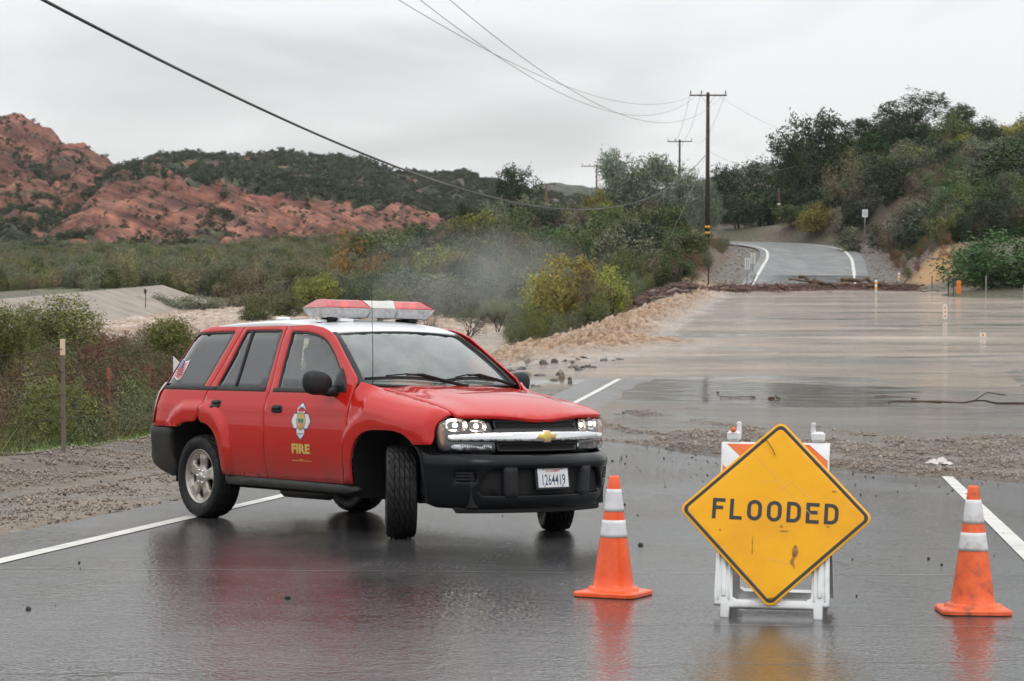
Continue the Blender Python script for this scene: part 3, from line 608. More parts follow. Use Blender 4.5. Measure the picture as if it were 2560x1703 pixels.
# ============================================================ the car
def panel_geo(outer, holes, h, r):
    """2-D fill of an outline with holes; returns points, inset flags, triangles and the border loops"""
    def dens(l):
        o = []
        n = len(l)
        for i in range(n):
            a, b = Vector(l[i]), Vector(l[(i+1) % n]); k = max(1, int((b-a).length/h+.5))
            for j in range(k): o.append(a.lerp(b, j/k))
        return o
    def area(l): return sum(l[i][0]*l[(i+1) % len(l)][1]-l[(i+1) % len(l)][0]*l[i][1] for i in range(len(l)))/2
    loops = []
    for li, l in enumerate([outer]+list(holes)):
        l = list(l)
        if (area(l) > 0) != (li == 0): l = l[::-1]
        d = dens(l); n = len(d); ins = []
        for i in range(n):
            t1 = (d[i]-d[i-1]); t2 = (d[(i+1) % n]-d[i]); t1 = t1.normalized() if t1.length > 0 else t1; t2 = t2.normalized() if t2.length > 0 else t2
            n1 = Vector((-t1.y, t1.x)); n2 = Vector((-t2.y, t2.x)); m = n1+n2
            m = m.normalized() if m.length > 1e-6 else n1; c = max(.5, m.dot(n1)); ins.append(d[i]+m*(r/c))
        loops.append((d, ins))
    V = []; E = []
    for d, ins in loops:
        b = len(V); V += [Vector(p) for p in ins]; E += [(b+i, b+(i+1) % len(ins)) for i in range(len(ins))]
    def inside(p, l):
        x, y = p; c = False; n = len(l); j = n-1
        for i in range(n):
            xi, yi = l[i]; xj, yj = l[j]
            if (yi > y) != (yj > y) and x < (xj-xi)*(y-yi)/(yj-yi)+xi: c = not c
            j = i
        return c
    xs = [p[0] for p in outer]; ys = [p[1] for p in outer]
    L0 = np.array([tuple(p) for d, ins in loops for p in ins])
    gx = np.arange(min(xs)+h*.5, max(xs), h); gy = np.arange(min(ys)+h*.5, max(ys), h)
    for iy, y in enumerate(gy):
        for x in gx:
            p = (x+(h*.5 if iy % 2 else 0), y)
            if ((L0-p)**2).sum(1).min() < (h*.55)**2: continue
            if inside(p, loops[0][1]) and not any(inside(p, q[1]) for q in loops[1:]): V.append(Vector(p))
    ov, oe, of, orv, _, _ = delaunay_2d_cdt(V, E, [], 0, 1e-6)
    mp = {}
    for k, l in enumerate(orv):
        for i in l: mp[i] = k
    T = []
    for f in of:
        c = sum((ov[i] for i in f), Vector((0, 0)))/3
        if inside(c, loops[0][1]) and not any(inside(c, q[1]) for q in loops[1:]): T.append(tuple(f))
    rings = []; b = 0
    for d, ins in loops:
        rings.append(([mp[b+i] for i in range(len(ins))], d)); b += len(ins)
    return [tuple(p) for p in ov], T, rings
_PG = {}
def panel(name, outer, mapf, mat, parent, holes=(), h=.05, r=.004, thick=.018, off=0., mirror=False, sub=None, flat=False):
    """surface piece: 2-D outline mapped on a curved surface, rolled edges, real thickness"""
    key = (name, tuple(map(tuple, outer)), h, r)
    if key not in _PG: _PG[key] = panel_geo(outer, holes, h, r)
    P, T, rings = _PG[key]
    e = 1e-3; sgn = -1 if getattr(mapf, 'flip', False) else 1
    def pt(u, v):
        p = Vector(mapf(u, v)); a = Vector(mapf(u+e, v))-Vector(mapf(u-e, v)); b = Vector(mapf(u, v+e))-Vector(mapf(u, v-e))
        n = a.cross(b)*sgn; n = n.normalized() if n.length > 1e-12 else Vector((0, 0, 1)); return p, n
    V = []; Fc = []; sg = 1
    for u, v in P:
        p, n = pt(u, v); V.append(p+n*off)
    for t in T: Fc.append(t)
    for ring, d in rings:
        m = len(ring); b = len(V)
        for q in d:
            p, n = pt(*q); V.append(p+n*(off-r*.7))
        for q in d:
            p, n = pt(*q); V.append(p+n*(off-thick))
        for i in range(m):
            j = (i+1) % m; Fc.append((ring[i], b+i, b+j, ring[j])); Fc.append((b+i, b+m+i, b+m+j, b+j))
    if mirror: V = [Vector((p.x, -p.y, p.z)) for p in V]
    if mirror != (sgn < 0): Fc = [tuple(reversed(f)) for f in Fc]
    me = bpy.data.meshes.new(name); me.from_pydata([tuple(p) for p in V], [], Fc)
    me.polygons.foreach_set('use_smooth', [not flat]*len(Fc)); me.materials.append(mat); me.update()
    return link(name, me, parent)
def both(name, outer, mapf, mat, parent, **k):
    a = panel(name, outer, mapf, mat, parent, **k); b = panel(name, outer, mapf, mat, parent, mirror=True, **k); return a, b
# --- surfaces (x forward, y left, z up; right side is y<0)
_zs = [0, .2, .33, .45, .60, .70, .80, .90, 1.0, 1.06, 1.12, 1.18, 1.3, 1.5, 1.62, 1.68, 1.74]
_ws = [.80, .84, .875, .905, .928, .935, .938, .934, .922, .908, .890, .868, .825, .755, .713, .688, .64]
_zz = np.linspace(0, 1.8, 181); _ww = np.interp(_zz, _zs, _ws); _ker = np.ones(9)/9; _ww[4:-4] = np.convolve(_ww, _ker, 'valid')
def Wz(z): return float(np.interp(z, _zz, _ww))
th = np.linspace(np.pi/2, 0, 400); _cx = np.cos(th)**(2/3.3); _cy = np.sin(th)**(2/3.3)
_arc = np.r_[0, np.cumsum(np.hypot(np.diff(.95*_cx), np.diff(.935*_cy)))]; QL = _arc[-1]
def curve(q):   # q>=0 arc length from where the side starts to bend; returns normalised x,y
    return float(np.interp(q, _arc, _cx)), float(np.interp(q, _arc, _cy))
def q_of_x(x, a=.95): return x if x <= 1.3 else 1.3+float(np.interp((x-1.3)/a, _cx, _arc))
def p_of_y(y): return math.copysign(QL-float(np.interp(abs(y)/.935, _cy[::-1], _arc[::-1])), y)
def xr(z): return float(np.interp(z, [.3, .8, 1.1, 1.2, 1.45, 1.64, 1.70, 1.76], [-2.34, -2.38, -2.33, -2.24, -2.08, -1.95, -1.88, -1.80]))
def rho(x, z, xc_, a=.425, b=.50, p=3.2, z0=.35):
    return ((abs(x-xc_)/a)**p+(max(0, z-z0)/b)**p)**(1/p)
FX, RX = 1.40, -1.435
def flare(x, z):
    f = 0
    for xc_, a in ((FX, .455), (RX, .415)):
        q = rho(x, z, xc_, a); k = (1.33-q)/.06; k = max(0, min(1, k)); k = k*k*(3-2*k)
        f += .042*k*(1 if z > .42 else max(0, (z-.30)/.12))*(1-.25*max(0, min(1, (1.2-q)/.2)))
    return f
def sidemap(x, z):
    w = Wz(z); s = x-xr(z)
    if s < .42: w *= 1-.16*((.42-max(s, -.1))/.42)**4
    # soft crease under the belt line
    w += .006*math.exp(-((z-.985)/.03)**2)*(1 if x > -2.2 else .5)
    return (x, -(w+flare(x, z)), z)
HC = [(.7, 1.205), (.9, 1.195), (1.1, 1.18), (1.3, 1.165), (1.6, 1.133), (1.85, 1.092), (2.0, 1.055), (2.1, 1.018), (2.18, .985), (2.225, .955), (2.27, .91)]
_hx = np.linspace(.7, 2.27, 158); _hz = np.interp(_hx, *zip(*HC)); _hz[5:-5] = np.convolve(_hz, np.ones(11)/11, 'valid')
def hz(x, y):
    y = abs(y); z = float(np.interp(x, _hx, _hz)); z -= (.012+.033*float(sst(.95, 1.6, x)))*(y/.72)**2.2
    k = max(0, min(1, (.50+.05*(x-1)-y)/.10)); z += .014*k*k*(3-2*k)*max(0, min(1, (2.2-x)/.5))
    return z
def yin(x): return .69+.045*float(sst(1.2, 2.0, x))
def hoodmap(x, y): return (x, y, hz(x, y))
def fendmap(q, v):
    """right fender: q = x up to 1.3 then arc length round the nose; v = height, then arc over the shoulder"""
    if q <= 1.3: x, sy = q, 1.
    else:
        cx, sy = curve(q-1.3); x = 1.3+.95*cx
    zt = hz(x, yin(x))-.002; z0 = zt-.20
    if v <= z0: z = v; w = Wz(z)*sy+flare(x, z)
    else:
        ph = (v-z0)/.35*math.pi/2; wl = Wz(z0)*sy+flare(x, z0); z = z0+.20*math.sin(ph); yi = yin(x)+.012; w = yi+(wl-yi)*math.cos(ph)
        b = float(sst(.87, 1.16, x))
        if b < 1: zz_ = z0+(v-z0)*(1.232-z0)/.345; z = b*z+(1-b)*zz_; w = b*w+(1-b)*Wz(zz_)
    return (x, -w, z)
def nose(a, W=.935, bow=0.):
    def f(p, z):
        aa = a(z) if callable(a) else a; cx, cy = curve(QL-abs(p)); ww = W(z) if callable(W) else W
        return (1.3+aa*cx-(bow*float(sst(.08, .5, abs(ww*cy)))), -math.copysign(ww*cy, p), z)
    f.flip = True; return f
def face(a, k=.315):
    """flatter V-shaped face of lamps and grille"""
    def f(p, z):
        cx, cy = curve(QL-abs(p)); return (1.3+a(z)-k*cy**1.5, -math.copysign(.935*cy, p), z)
    f.flip = True; return f
# --- paints
def carpaint(name, base):
    m = mat(name, base=base, rough=.5, coat=.9, coatr=.03, spec=.05)
    nt = m.node_tree; L = nt.links; b = nt.nodes['Principled BSDF']; t = nt.nodes.new('ShaderNodeTexCoord')
    # road dirt on the lower panels, thicker in streaks
    sp = nt.nodes.new('ShaderNodeSeparateXYZ'); L.new(t.outputs['Object'], sp.inputs[0]); n = nt.nodes.new('ShaderNodeTexNoise'); n.inputs['Scale'].default_value = 5; n.inputs['Detail'].default_value = 7; L.new(t.outputs['Object'], n.inputs[0])
    mr = nt.nodes.new('ShaderNodeMapRange'); mr.inputs[1].default_value = .36; mr.inputs[2].default_value = .72; mr.inputs[3].default_value = .85; mr.inputs[4].default_value = 0; L.new(sp.outputs['Z'], mr.inputs[0])
    m2 = nt.nodes.new('ShaderNodeMath'); m2.operation = 'MULTIPLY'; L.new(mr.outputs[0], m2.inputs[0]); L.new(n.outputs[0], m2.inputs[1])
    mx = nt.nodes.new('ShaderNodeMix'); mx.data_type = 'RGBA'; L.new(m2.outputs[0], mx.inputs[0]); mx.inputs[6].default_value = (*base, 1); mx.inputs[7].default_value = (.07, .055, .045, 1); L.new(mx.outputs[2], b.inputs['Base Color'])
    m3 = nt.nodes.new('ShaderNodeMath'); m3.operation = 'MULTIPLY_ADD'; m3.inputs[1].default_value = .5; m3.inputs[2].default_value = .03; L.new(m2.outputs[0], m3.inputs[0]); L.new(m3.outputs[0], b.inputs['Coat Roughness'])
    v = nt.nodes.new('ShaderNodeTexVoronoi'); v.inputs['Scale'].default_value = 55; L.new(t.outputs['Object'], v.inputs[0]); r = nt.nodes.new('ShaderNodeMapRange'); r.inputs[1].default_value = .0; r.inputs[2].default_value = .16; r.inputs[3].default_value = 1; r.inputs[4].default_value = 0; L.new(v.outputs['Distance'], r.inputs[0])
    bp = nt.nodes.new('ShaderNodeBump'); bp.inputs['Strength'].default_value = .25; bp.inputs['Distance'].default_value = .0015; L.new(r.outputs[0], bp.inputs['Height']); L.new(bp.outputs[0], b.inputs['Coat Normal'])
    return m
M_red = carpaint('red_paint', (.54, .014, .010)); M_white = carpaint('white_paint', (.80, .81, .83))
M_trim = mat('black_trim', base=(.018, .019, .021), rough=.42, spec=.3, rn=(9, .3, .55)); M_bump = mat('bumper_black', base=(.008, .009, .011), rough=.2, coat=.0, spec=.22, rn=(6, .10, .24))
M_clad = mat('grey_cladding', base=(.03, .03, .03), rough=.5, spec=.3, noise=(5, [(.020, .020, .020), (.040, .038, .034)], 5)); M_black = mat('flat_black', base=(.008, .008, .008), rough=.8)
M_rub = mat('tyre_rubber', base=(.010, .010, .011), rough=.55, spec=.3, rn=(20, .35, .7)); M_alloy = mat('alloy', base=(.50, .46, .41), rough=.36, metal=.75, noise=(7, [(.34, .29, .24), (.62, .59, .56)], 6))
M_chrome = mat('chrome', base=(.86, .87, .88), rough=.09, metal=1, rn=(40, .04, .25)); M_gold = mat('gold_emblem', base=(.72, .52, .16), rough=.3, metal=.7)
def glass(name, tint, film=(.5, .6, .6), filmw=.0, rough=.02, dens=1.):
    """clear or dark sheet: fresnel mirror over a tinted see-through layer with a share of film (mist, water)"""
    m = bpy.data.materials.new(name); m.use_nodes = True; nt = m.node_tree; nt.nodes.clear(); L = nt.links
    o = nt.nodes.new('ShaderNodeOutputMaterial'); tr = nt.nodes.new('ShaderNodeBsdfTransparent'); tr.inputs[0].default_value = (*tint, 1)
    di = nt.nodes.new('ShaderNodeBsdfDiffuse'); di.inputs[0].default_value = (*film, 1); tl = nt.nodes.new('ShaderNodeBsdfTranslucent'); tl.inputs[0].default_value = (*film, 1)
    t = nt.nodes.new('ShaderNodeTexCoord'); n = nt.nodes.new('ShaderNodeTexNoise'); n.inputs['Scale'].default_value = 3.2; n.inputs['Detail'].default_value = 4; L.new(t.outputs['Object'], n.inputs[0])
    mr = nt.nodes.new('ShaderNodeMapRange'); mr.inputs[1].default_value = .35; mr.inputs[2].default_value = .65; mr.inputs[3].default_value = filmw*.55; mr.inputs[4].default_value = filmw*1.25; L.new(n.outputs[0], mr.inputs[0])
    m0 = nt.nodes.new('ShaderNodeMixShader'); m0.inputs[0].default_value = .35; L.new(di.outputs[0], m0.inputs[1]); L.new(tl.outputs[0], m0.inputs[2])
    m1 = nt.nodes.new('ShaderNodeMixShader'); L.new(mr.outputs[0], m1.inputs[0]); L.new(tr.outputs[0], m1.inputs[1]); L.new(m0.outputs[0], m1.inputs[2])
    gl = nt.nodes.new('ShaderNodeBsdfGlossy'); gl.inputs['Roughness'].default_value = rough; fr = nt.nodes.new('ShaderNodeFresnel'); fr.inputs[0].default_value = 1.52
    m2 = nt.nodes.new('ShaderNodeMixShader'); 
    mu = nt.nodes.new('ShaderNodeMath'); mu.operation = 'MULTIPLY'; mu.inputs[1].default_value = 2.1; mu.use_clamp = True; L.new(fr.outputs[0], mu.inputs[0])   # two glass faces
    L.new(mu.outputs[0], m2.inputs[0]); L.new(m1.outputs[0], m2.inputs[1]); L.new(gl.outputs[0], m2.inputs[2]); L.new(m2.outputs[0], o.inputs[0])
    return m
G_wind = glass('windscreen_glass', (.72, .84, .80), (.74, .84, .82), .27); G_side = glass('side_glass', (.55, .66, .60), (.35, .45, .42), .16); G_dark = glass('privacy_glass', (.045, .05, .05), (.10, .105, .11), .30)  # windscreen film is mist, with sky sheen put into its pale colour
G_lens = glass('lens', (.93, .94, .95), (.6, .6, .6), .03)
car = empty('fire_vehicle')
Rx = Matrix.Rotation(-PITCH, 4, 'X')
def _Rm(yaw, pi, ro):
    A = Matrix.Rotation(yaw, 4, 'Z'); c, s = math.cos(pi), math.sin(pi); B = Matrix(((c, 0, s, 0), (0, 1, 0, 0), (-s, 0, c, 0), (0, 0, 0, 1))); return Matrix.Rotation(ro, 4, 'X')@B@A
MCAR = Matrix.Translation((0, 0, CAMZ))@Rx@Matrix.Translation((-1.162, 19.932, -1.572))@_Rm(-.8911, .00857, -.0104)
car.matrix_world = MCAR
tag(car, 'red fire department SUV with white roof and light bar parked across the road', 'car')
def arch_pts(xc_, a, z_lo, side, n=16, q=1.0, b=.50, p=3.2, z0=.35):
    """points on the wheel opening from z_lo on one side up to the top centre"""
    out = []
    for k in range(n+1):
        z = z_lo+(z0+b*q-z_lo)*math.sin(math.pi/2*k/n)
        d = 1-((max(0, z-z0))/(b*q))**p; out.append((xc_+side*a*q*max(0, d)**(1/p), z))
    return out
# doors
F_OUT = [(.905, .375), (.86, .52), (.862, .64), (.866, .84), (.87, 1.017), (.88, 1.13), (.885, 1.22), (.862, 1.262), (.70, 1.375), (.52, 1.503), (.371, 1.607), (.263, 1.650), (.16, 1.676), (-.032, 1.697), (-.366, 1.708),
         (-.375, 1.55), (-.36, 1.35), (-.335, 1.2), (-.335, 1.141), (-.352, 1.077), (-.357, .965), (-.35, .811), (-.346, .601), (-.338, .488), (-.315, .395)]
F_OUT[0] = (.84, .395)
F_WIN = [(-.235, 1.150), (-.262, 1.35), (-.278, 1.630), (-.262, 1.646), (-.032, 1.638), (.114, 1.618), (.229, 1.588), (.33, 1.545), (.468, 1.452), (.584, 1.352), (.70, 1.245), (.775, 1.150)]
ra = arch_pts(RX, .415, .40, 1)   # right side of rear arch going up
R_OUT = [(-.325, .395), (-.348, .488), (-.356, .601), (-.36, .811), (-.367, .965), (-.362, 1.077), (-.345, 1.141), (-.345, 1.2), (-.37, 1.35), (-.385, 1.55), (-.376, 1.708), (-.70, 1.712), (-1.030, 1.712), (-1.10, 1.56), (-1.167, 1.419), (-1.235, 1.29), (-1.29, 1.186), (-1.325, 1.12), (-1.347, 1.046), (-1.345, .955), (-1.365, .9)]
R_OUT += [p for p in reversed(ra) if p[0] > -1.37]
R_WIN = [(-1.205, 1.155), (-1.10, 1.40), (-1.005, 1.645), (-.985, 1.658), (-.438, 1.658), (-.424, 1.640), (-.418, 1.4), (-.405, 1.155)]
la = arch_pts(RX, .415, .40, -1)
zb = .79
QX = [(-1.375, .9), (-1.355, .955), (-1.357, 1.046), (-1.335, 1.12), (-1.30, 1.186), (-1.245, 1.29), (-1.177, 1.419), (-1.11, 1.56), (-1.040, 1.712), (-1.41, 1.706), (-1.72, 1.682), (-1.88, 1.660), (-1.95, 1.63), (-2.02, 1.53), (-2.10, 1.40), (-2.17, 1.29), (-2.225, 1.205), (-2.29, 1.15), (-2.315, 1.08), (-2.35, .93), (-2.355, zb)]
QX += [p for p in la if p[1] > zb+.005]
Q_WIN = [(-1.415, 1.150), (-1.30, 1.385), (-1.175, 1.635), (-1.19, 1.650), (-1.80, 1.640), (-1.885, 1.60), (-2.0, 1.45), (-2.115, 1.26), (-2.16, 1.165), (-2.12, 1.150)]
doors = {}
for nm, o_, hl in (('front_door', F_OUT, F_WIN), ('rear_door', R_OUT, R_WIN), ('quarter_panel', QX, Q_WIN)):
    doors[nm] = both(nm, o_, sidemap, M_red, car, holes=[hl], h=.034)
def shrink(l, d):
    c = np.mean(np.array(l), 0); n = len(l); o = []; A = sum(l[i][0]*l[(i+1) % n][1]-l[(i+1) % n][0]*l[i][1] for i in range(n)); s = 1 if A > 0 else -1
    for i in range(n):
        t1 = (Vector(l[i])-Vector(l[i-1])).normalized(); t2 = (Vector(l[(i+1) % n])-Vector(l[i])).normalized(); m = Vector((-t1.y, t1.x))*s+Vector((-t2.y, t2.x))*s; m.normalize(); c_ = max(.45, m.dot(Vector((-t1.y, t1.x))*s)); o.append(tuple(Vector(l[i])+m*d/c_))
    return o
for nm, win, gm in (('front_door', F_WIN, G_side), ('rear_door', R_WIN, G_dark), ('quarter_panel', Q_WIN, G_dark)):
    for k in (0, 1):
        par = doors[nm][k]
        panel('window_seal', shrink(win, .001), sidemap, M_trim, par, holes=[shrink(win, .016)], h=.05, r=.002, off=-.004, mirror=bool(k))
        panel('window', shrink(win, .014), sidemap, gm, par, h=.06, r=.001, thick=.001, off=-.010, mirror=bool(k))
        x0 = min(p[0] for p in win); x1 = max(p[0] for p in win)
        if nm == 'front_door': x1 = .70
        panel('belt_moulding', [(x0-.012, 1.128), (x1, 1.128), (x1, 1.162), (x0-.002, 1.162)], sidemap, M_clad, par, h=.06, r=.003, off=.006, thick=.03, mirror=bool(k))
        if nm == 'rear_door': panel('window_divider', [(-.915, 1.155), (-.888, 1.155), (-.888, 1.655), (-.915, 1.655)], sidemap, M_trim, par, h=.06, r=.002, off=.002, mirror=bool(k))
# door handles
for (x0, x1), nm in (((-1.235, -1.03), 'rear_door'), ((-.262, -.055), 'front_door')):
    for k in (0, 1):
        s = -1 if k == 0 else 1; hd = MB(); zc = 1.012 if nm == 'rear_door' else .985
        def rr_(cx, cz, w, hh, yo, d, n=20):
            pts = []
            for i in range(n):
                a = 2*math.pi*i/n; c, s_ = math.cos(a), math.sin(a); pts.append((cx+w*math.copysign(abs(c)**.5, c), cz+hh*math.copysign(abs(s_)**.5, s_)))
            return pts
        o = rr_((x0+x1)/2, zc, .075 if nm == 'rear_door' else .08, .034, 0, 0)
        a = panel('handle', o, sidemap, M_trim, doors[nm][k], h=.03, r=.004, off=.006, mirror=bool(k))
        o2 = rr_((x0+x1)/2, zc+.010, .060, .014, 0, 0); panel('grip', o2, sidemap, M_bump, a, h=.03, r=.005, off=.020, thick=.02, mirror=bool(k))
# fender
fa = arch_pts(FX, .455, .40, -1); fb = arch_pts(FX, .455, .745, 1)
qlamp = lambda y: 1.3+QL-p_of_y(y)
def qf(x): return q_of_x(x)
FEN = [(.85, .395)]+[(.868, .52), (.872, .64), (.876, .84), (.880, 1.017), (.89, 1.13), (.895, 1.20)]
zt0 = hz(.9, .70)-.002; FEN += [(.93, zt0-.20+.345)]
for x in (1.0, 1.1, 1.3, 1.5, 1.7, 1.85, 1.98):
    zt = hz(x, .70)-.002; FEN.append((qf(x), zt-.20+.345))
# towards the lamp
FEN += [(qf(2.03), 1.085), (qlamp(.845), .93), (qlamp(.852), .86), (qlamp(.848), .752)]
lastx = FEN[-1][0]
FEN += [(qf(p[0]), p[1]) for p in fb if p[1] >= .745]+[(qf(p[0]), p[1]) for p in reversed(fa)]
fenders = both('front_fender', FEN, fendmap, M_red, car, h=.034)
# hood
hood_out = [(.90, y) for y in np.linspace(-.60, .60, 9)]
hood_out = [(.955, -.692)]+[(1.02-.08*abs(y/.69)**2, y) for y in np.linspace(-.64, .64, 13)]+[(.955, .692)]
hood_out = [(1.05-.13*abs(y/.69)**1.6, y) for y in np.linspace(-.69, .69, 13)]
hood_out += [(x, yin(x)-.003) for x in (1.1, 1.3, 1.5, 1.7, 1.85, 2.0)]
hood_out += [(2.232-.23*(abs(y)/.935)**1.5, y) for y in np.linspace(.735, -.735, 25)]
hood_out += [(x, -yin(x)+.003) for x in (2.0, 1.85, 1.7, 1.5, 1.3, 1.1)]
hood = panel('hood', hood_out, hoodmap, M_red, car, h=.05, r=.006, thick=.03)
# leading edge of the hood rolls down to the grille
def lead(p, v):
    cx, cy = curve(QL-abs(p)); x = 1.3+.925*cx; y = -math.copysign(.935*cy, p); z = hz(x, y); return (x+.004+.02*math.sin(min(1, v/.04)*math.pi/2), y, z-.004-v)
# windscreen, roof
RC_ = [(-2.0, 1.665), (-1.85, 1.705), (-1.6, 1.735), (-1.3, 1.752), (-.9, 1.765), (-.5, 1.765), (-.2, 1.752), (0., 1.735), (.15, 1.708), (.28, 1.672), (.36, 1.640), (.5, 1.56)]
_rx = np.linspace(-2.0, .5, 251); _rz = np.interp(_rx, *zip(*RC_)); _rz[8:-8] = np.convolve(_rz, np.ones(17)/17, 'valid')
def roofmap(x, y):
    z = float(np.interp(x, _rx, _rz)); return (x, y, z-.048*(abs(y)/.69)**2.6)
hdr = lambda y: .345-.085*(abs(y)/.66)**2
roof_out = [(hdr(y), y) for y in np.linspace(-.655, .655, 15)]+[(.10, .668), (-.3, .680), (-1.0, .684), (-1.6, .676), (-1.85, .655)]+[(-1.93+.07*(abs(y)/.64)**2, y) for y in np.linspace(.64, -.64, 9)]+[(-1.85, -.655), (-1.6, -.676), (-1.0, -.684), (-.3, -.680), (.10, -.668)]
roof = panel('roof', roof_out, roofmap, M_white, car, h=.07, r=.006, thick=.03)
def wsmap(u, y):   # u 0 at header, 1 at base
    k = (abs(y)/.80)**2; yy = y*(.80+.20*u); x0, z0 = .352-.085*k, 1.648-.030*k; x1, z1 = 1.03-.155*k, 1.178+.022*k
    return (x0+(x1-x0)*u, yy, z0+(z1-z0)*u+.022*math.sin(math.pi*u))
def wsm2(u, y): return wsmap(u, y)
WS = [(0, y) for y in np.linspace(-.80, .80, 9)]+[(1, y) for y in np.linspace(.80, -.80, 9)]
WSo = [(0.0, -.79), (0, 0), (0.0, .79), (.5, .79), (1.0, .79), (1.0, 0), (1, -.79), (.5, -.79)]
panel('windshield', [(.015, -.775), (.015, 0), (.015, .775), (.5, .775), (.985, .775), (.985, 0), (.985, -.775), (.5, -.775)], wsm2, G_wind, car, h=.08, r=.001, thick=.002, off=0)
panel('windshield_seal', WSo, wsm2, M_trim, car, holes=[[(.03, -.755), (.03, 0), (.03, .755), (.5, .755), (.97, .755), (.97, 0), (.97, -.755), (.5, -.755)]], h=.08, r=.003, off=.004)
# black trim along the windscreen pillars
for s in (-1, 1):
    mb = MB(); pts = []
    for k in range(14):
        u = k/13*1.02-.01; a = Vector(wsmap(u, .775*s)); b = Vector(wsmap(u, .845*s)); b.z -= .006; n = Vector((.55, 0, .8)).normalized(); pts += [a+n*.012, (a+b)/2+n*.022, b+n*.010, b-n*.03]
    f = [(i*4+j, i*4+j+1, i*4+j+5, i*4+j+4) if s < 0 else (i*4+j, i*4+j+4, i*4+j+5, i*4+j+1) for i in range(13) for j in range(3)]
    mb.add(pts, f, True); mb.build('pillar_trim', M_trim, car)
# cowl, wipers
def cowlmap(x, y): return (x, y, 1.150+.012*math.cos(y*1.5)+(1.06-x)*.10)
co = [(.875+.15*(1-(abs(y)/.70)**2), y) for y in np.linspace(-.76, .76, 11)]+[(1.085-.13*(abs(y)/.69)**1.6, y) for y in np.linspace(.74, -.74, 11)]
cowl = panel('cowl', co, cowlmap, M_trim, car, h=.06, r=.004, off=.008)
for y0 in (.15, .42, -.45):
    mb = MB()
    for k in range(9): mb.box((1.0-.10*(abs(y0)/.7)**2+.0, y0+k*.022, 1.168), (.05, .008, .008))
    mb.build('cowl_vent', M_black, cowl)
def wspt(u, y, d=.03):
    p = Vector(wsmap(u, y)); return p+Vector((.5, 0, .85))*d
for y0, y1, pv in ((-.76, -.02, .12), (-.06, .56, .70)):
    w = MB(); A, B = wspt(.93, y0, .022), wspt(.90 if y0 < -.1 else .91, y1, .022)
    mid = [wspt(.93-.045*math.sin(math.pi*k/8), y0+(y1-y0)*k/8, .026) for k in range(9)]
    w.tube(mid, .009, 6); w.tube([p-Vector((0, 0, .014)) for p in mid], .005, 4)
    arm = [mid[4]+Vector((0, 0, .018)), (mid[4]+mid[7])/2+Vector((0.01, 0, .03)), wspt(1.0, pv, .015)+Vector((.05, 0, 0))]; w.tube(arm, [.008, .012, .016], 6)
    w.tube([mid[2]+Vector((0, 0, .012)), mid[4]+Vector((0, 0, .026)), mid[6]+Vector((0, 0, .012))], .006, 5)
    w.lathe([(0, .02), (.02, .02), (.022, 0)], 10, Matrix.Translation(arm[-1])); w.build('wiper', M_black, car)
# whip aerial on the right fender
mb = MB(); ab = Vector(MCAR.inverted()@Vector((0, 0, 0))) if False else Vector((.905, -.70, 1.185)); mb.tube([ab, ab+Vector((-.01, 0, .4)), ab+Vector((-.03, .0, .80))], [.0035, .0028, .0018], 6); mb.lathe([(.0, .03), (.012, .025), (.016, 0)], 10, Matrix.Translation(ab)); mb.build('antenna', M_black, car)
def text_geo(s, size, bold=0., align='CENTER', sx=1.):
    cu = bpy.data.curves.new('text', 'FONT'); cu.body = s; cu.size = size; cu.align_x = align; cu.align_y = 'CENTER'; cu.offset = bold; cu.resolution_u = 3
    o = bpy.data.objects.new('text', cu); C.objects.link(o)
    dg = bpy.context.evaluated_depsgraph_get(); me = bpy.data.meshes.new_from_object(o.evaluated_get(dg))
    V = [(v.co.x*sx, v.co.y) for v in me.vertices]; Fc = [list(p.vertices) for p in me.polygons]
    bpy.data.objects.remove(o); bpy.data.meshes.remove(me); bpy.data.curves.remove(cu)
    return V, Fc
def decal(name, V2, Fc, mapf, off, m, parent, mirror=False):
    e = 1e-3; V = []
    for u, v in V2:
        p = Vector(mapf(u, v)); n = (Vector(mapf(u+e, v))-Vector(mapf(u-e, v))).cross(Vector(mapf(u, v+e))-Vector(mapf(u, v-e))).normalized(); V.append(p+n*off)
    if mirror: V = [Vector((p.x, -p.y, p.z)) for p in V]; Fc = [f[::-1] for f in Fc]
    me = bpy.data.meshes.new(name); me.from_pydata([tuple(p) for p in V], [], Fc); me.materials.append(m); me.update(); return link(name, me, parent)
# ---- lamps, grille, bar, bumper
aL = lambda z: float(np.interp(z, [.66, .75, .85, .93, .98], [.965, .955, .945, .93, .90]))
lampmap = face(aL)
def P_(y): return p_of_y(y)
M_lampback = mat('lamp_housing', base=(.10, .105, .11), rough=.3, metal=.3); M_refl = mat('lamp_reflector', base=(.88, .89, .9), rough=.2, metal=1, bump=(26, .4, .02)); M_amber = mat('amber_lens', base=(.62, .20, .02), rough=.15, coat=1, bump=(60, .4, .004))
M_lit = mat('lit_bulb', base=(1, .9, .75), rough=.3, emis=((1, .84, .62), 12.0)); M_grill = mat('grille_black', base=(.018, .018, .02), rough=.45)
LO = [(.435, .862), (.448, .915), (.47, .945), (.60, .962), (.72, .970), (.79, .960), (.832, .918), (.845, .86), (.842, .77), (.828, .725), (.80, .703), (.60, .692), (.43, .692), (.42, .70), (.418, .765), (.43, .80)]
lo = [(P_(a), b) for a, b in LO][::-1]
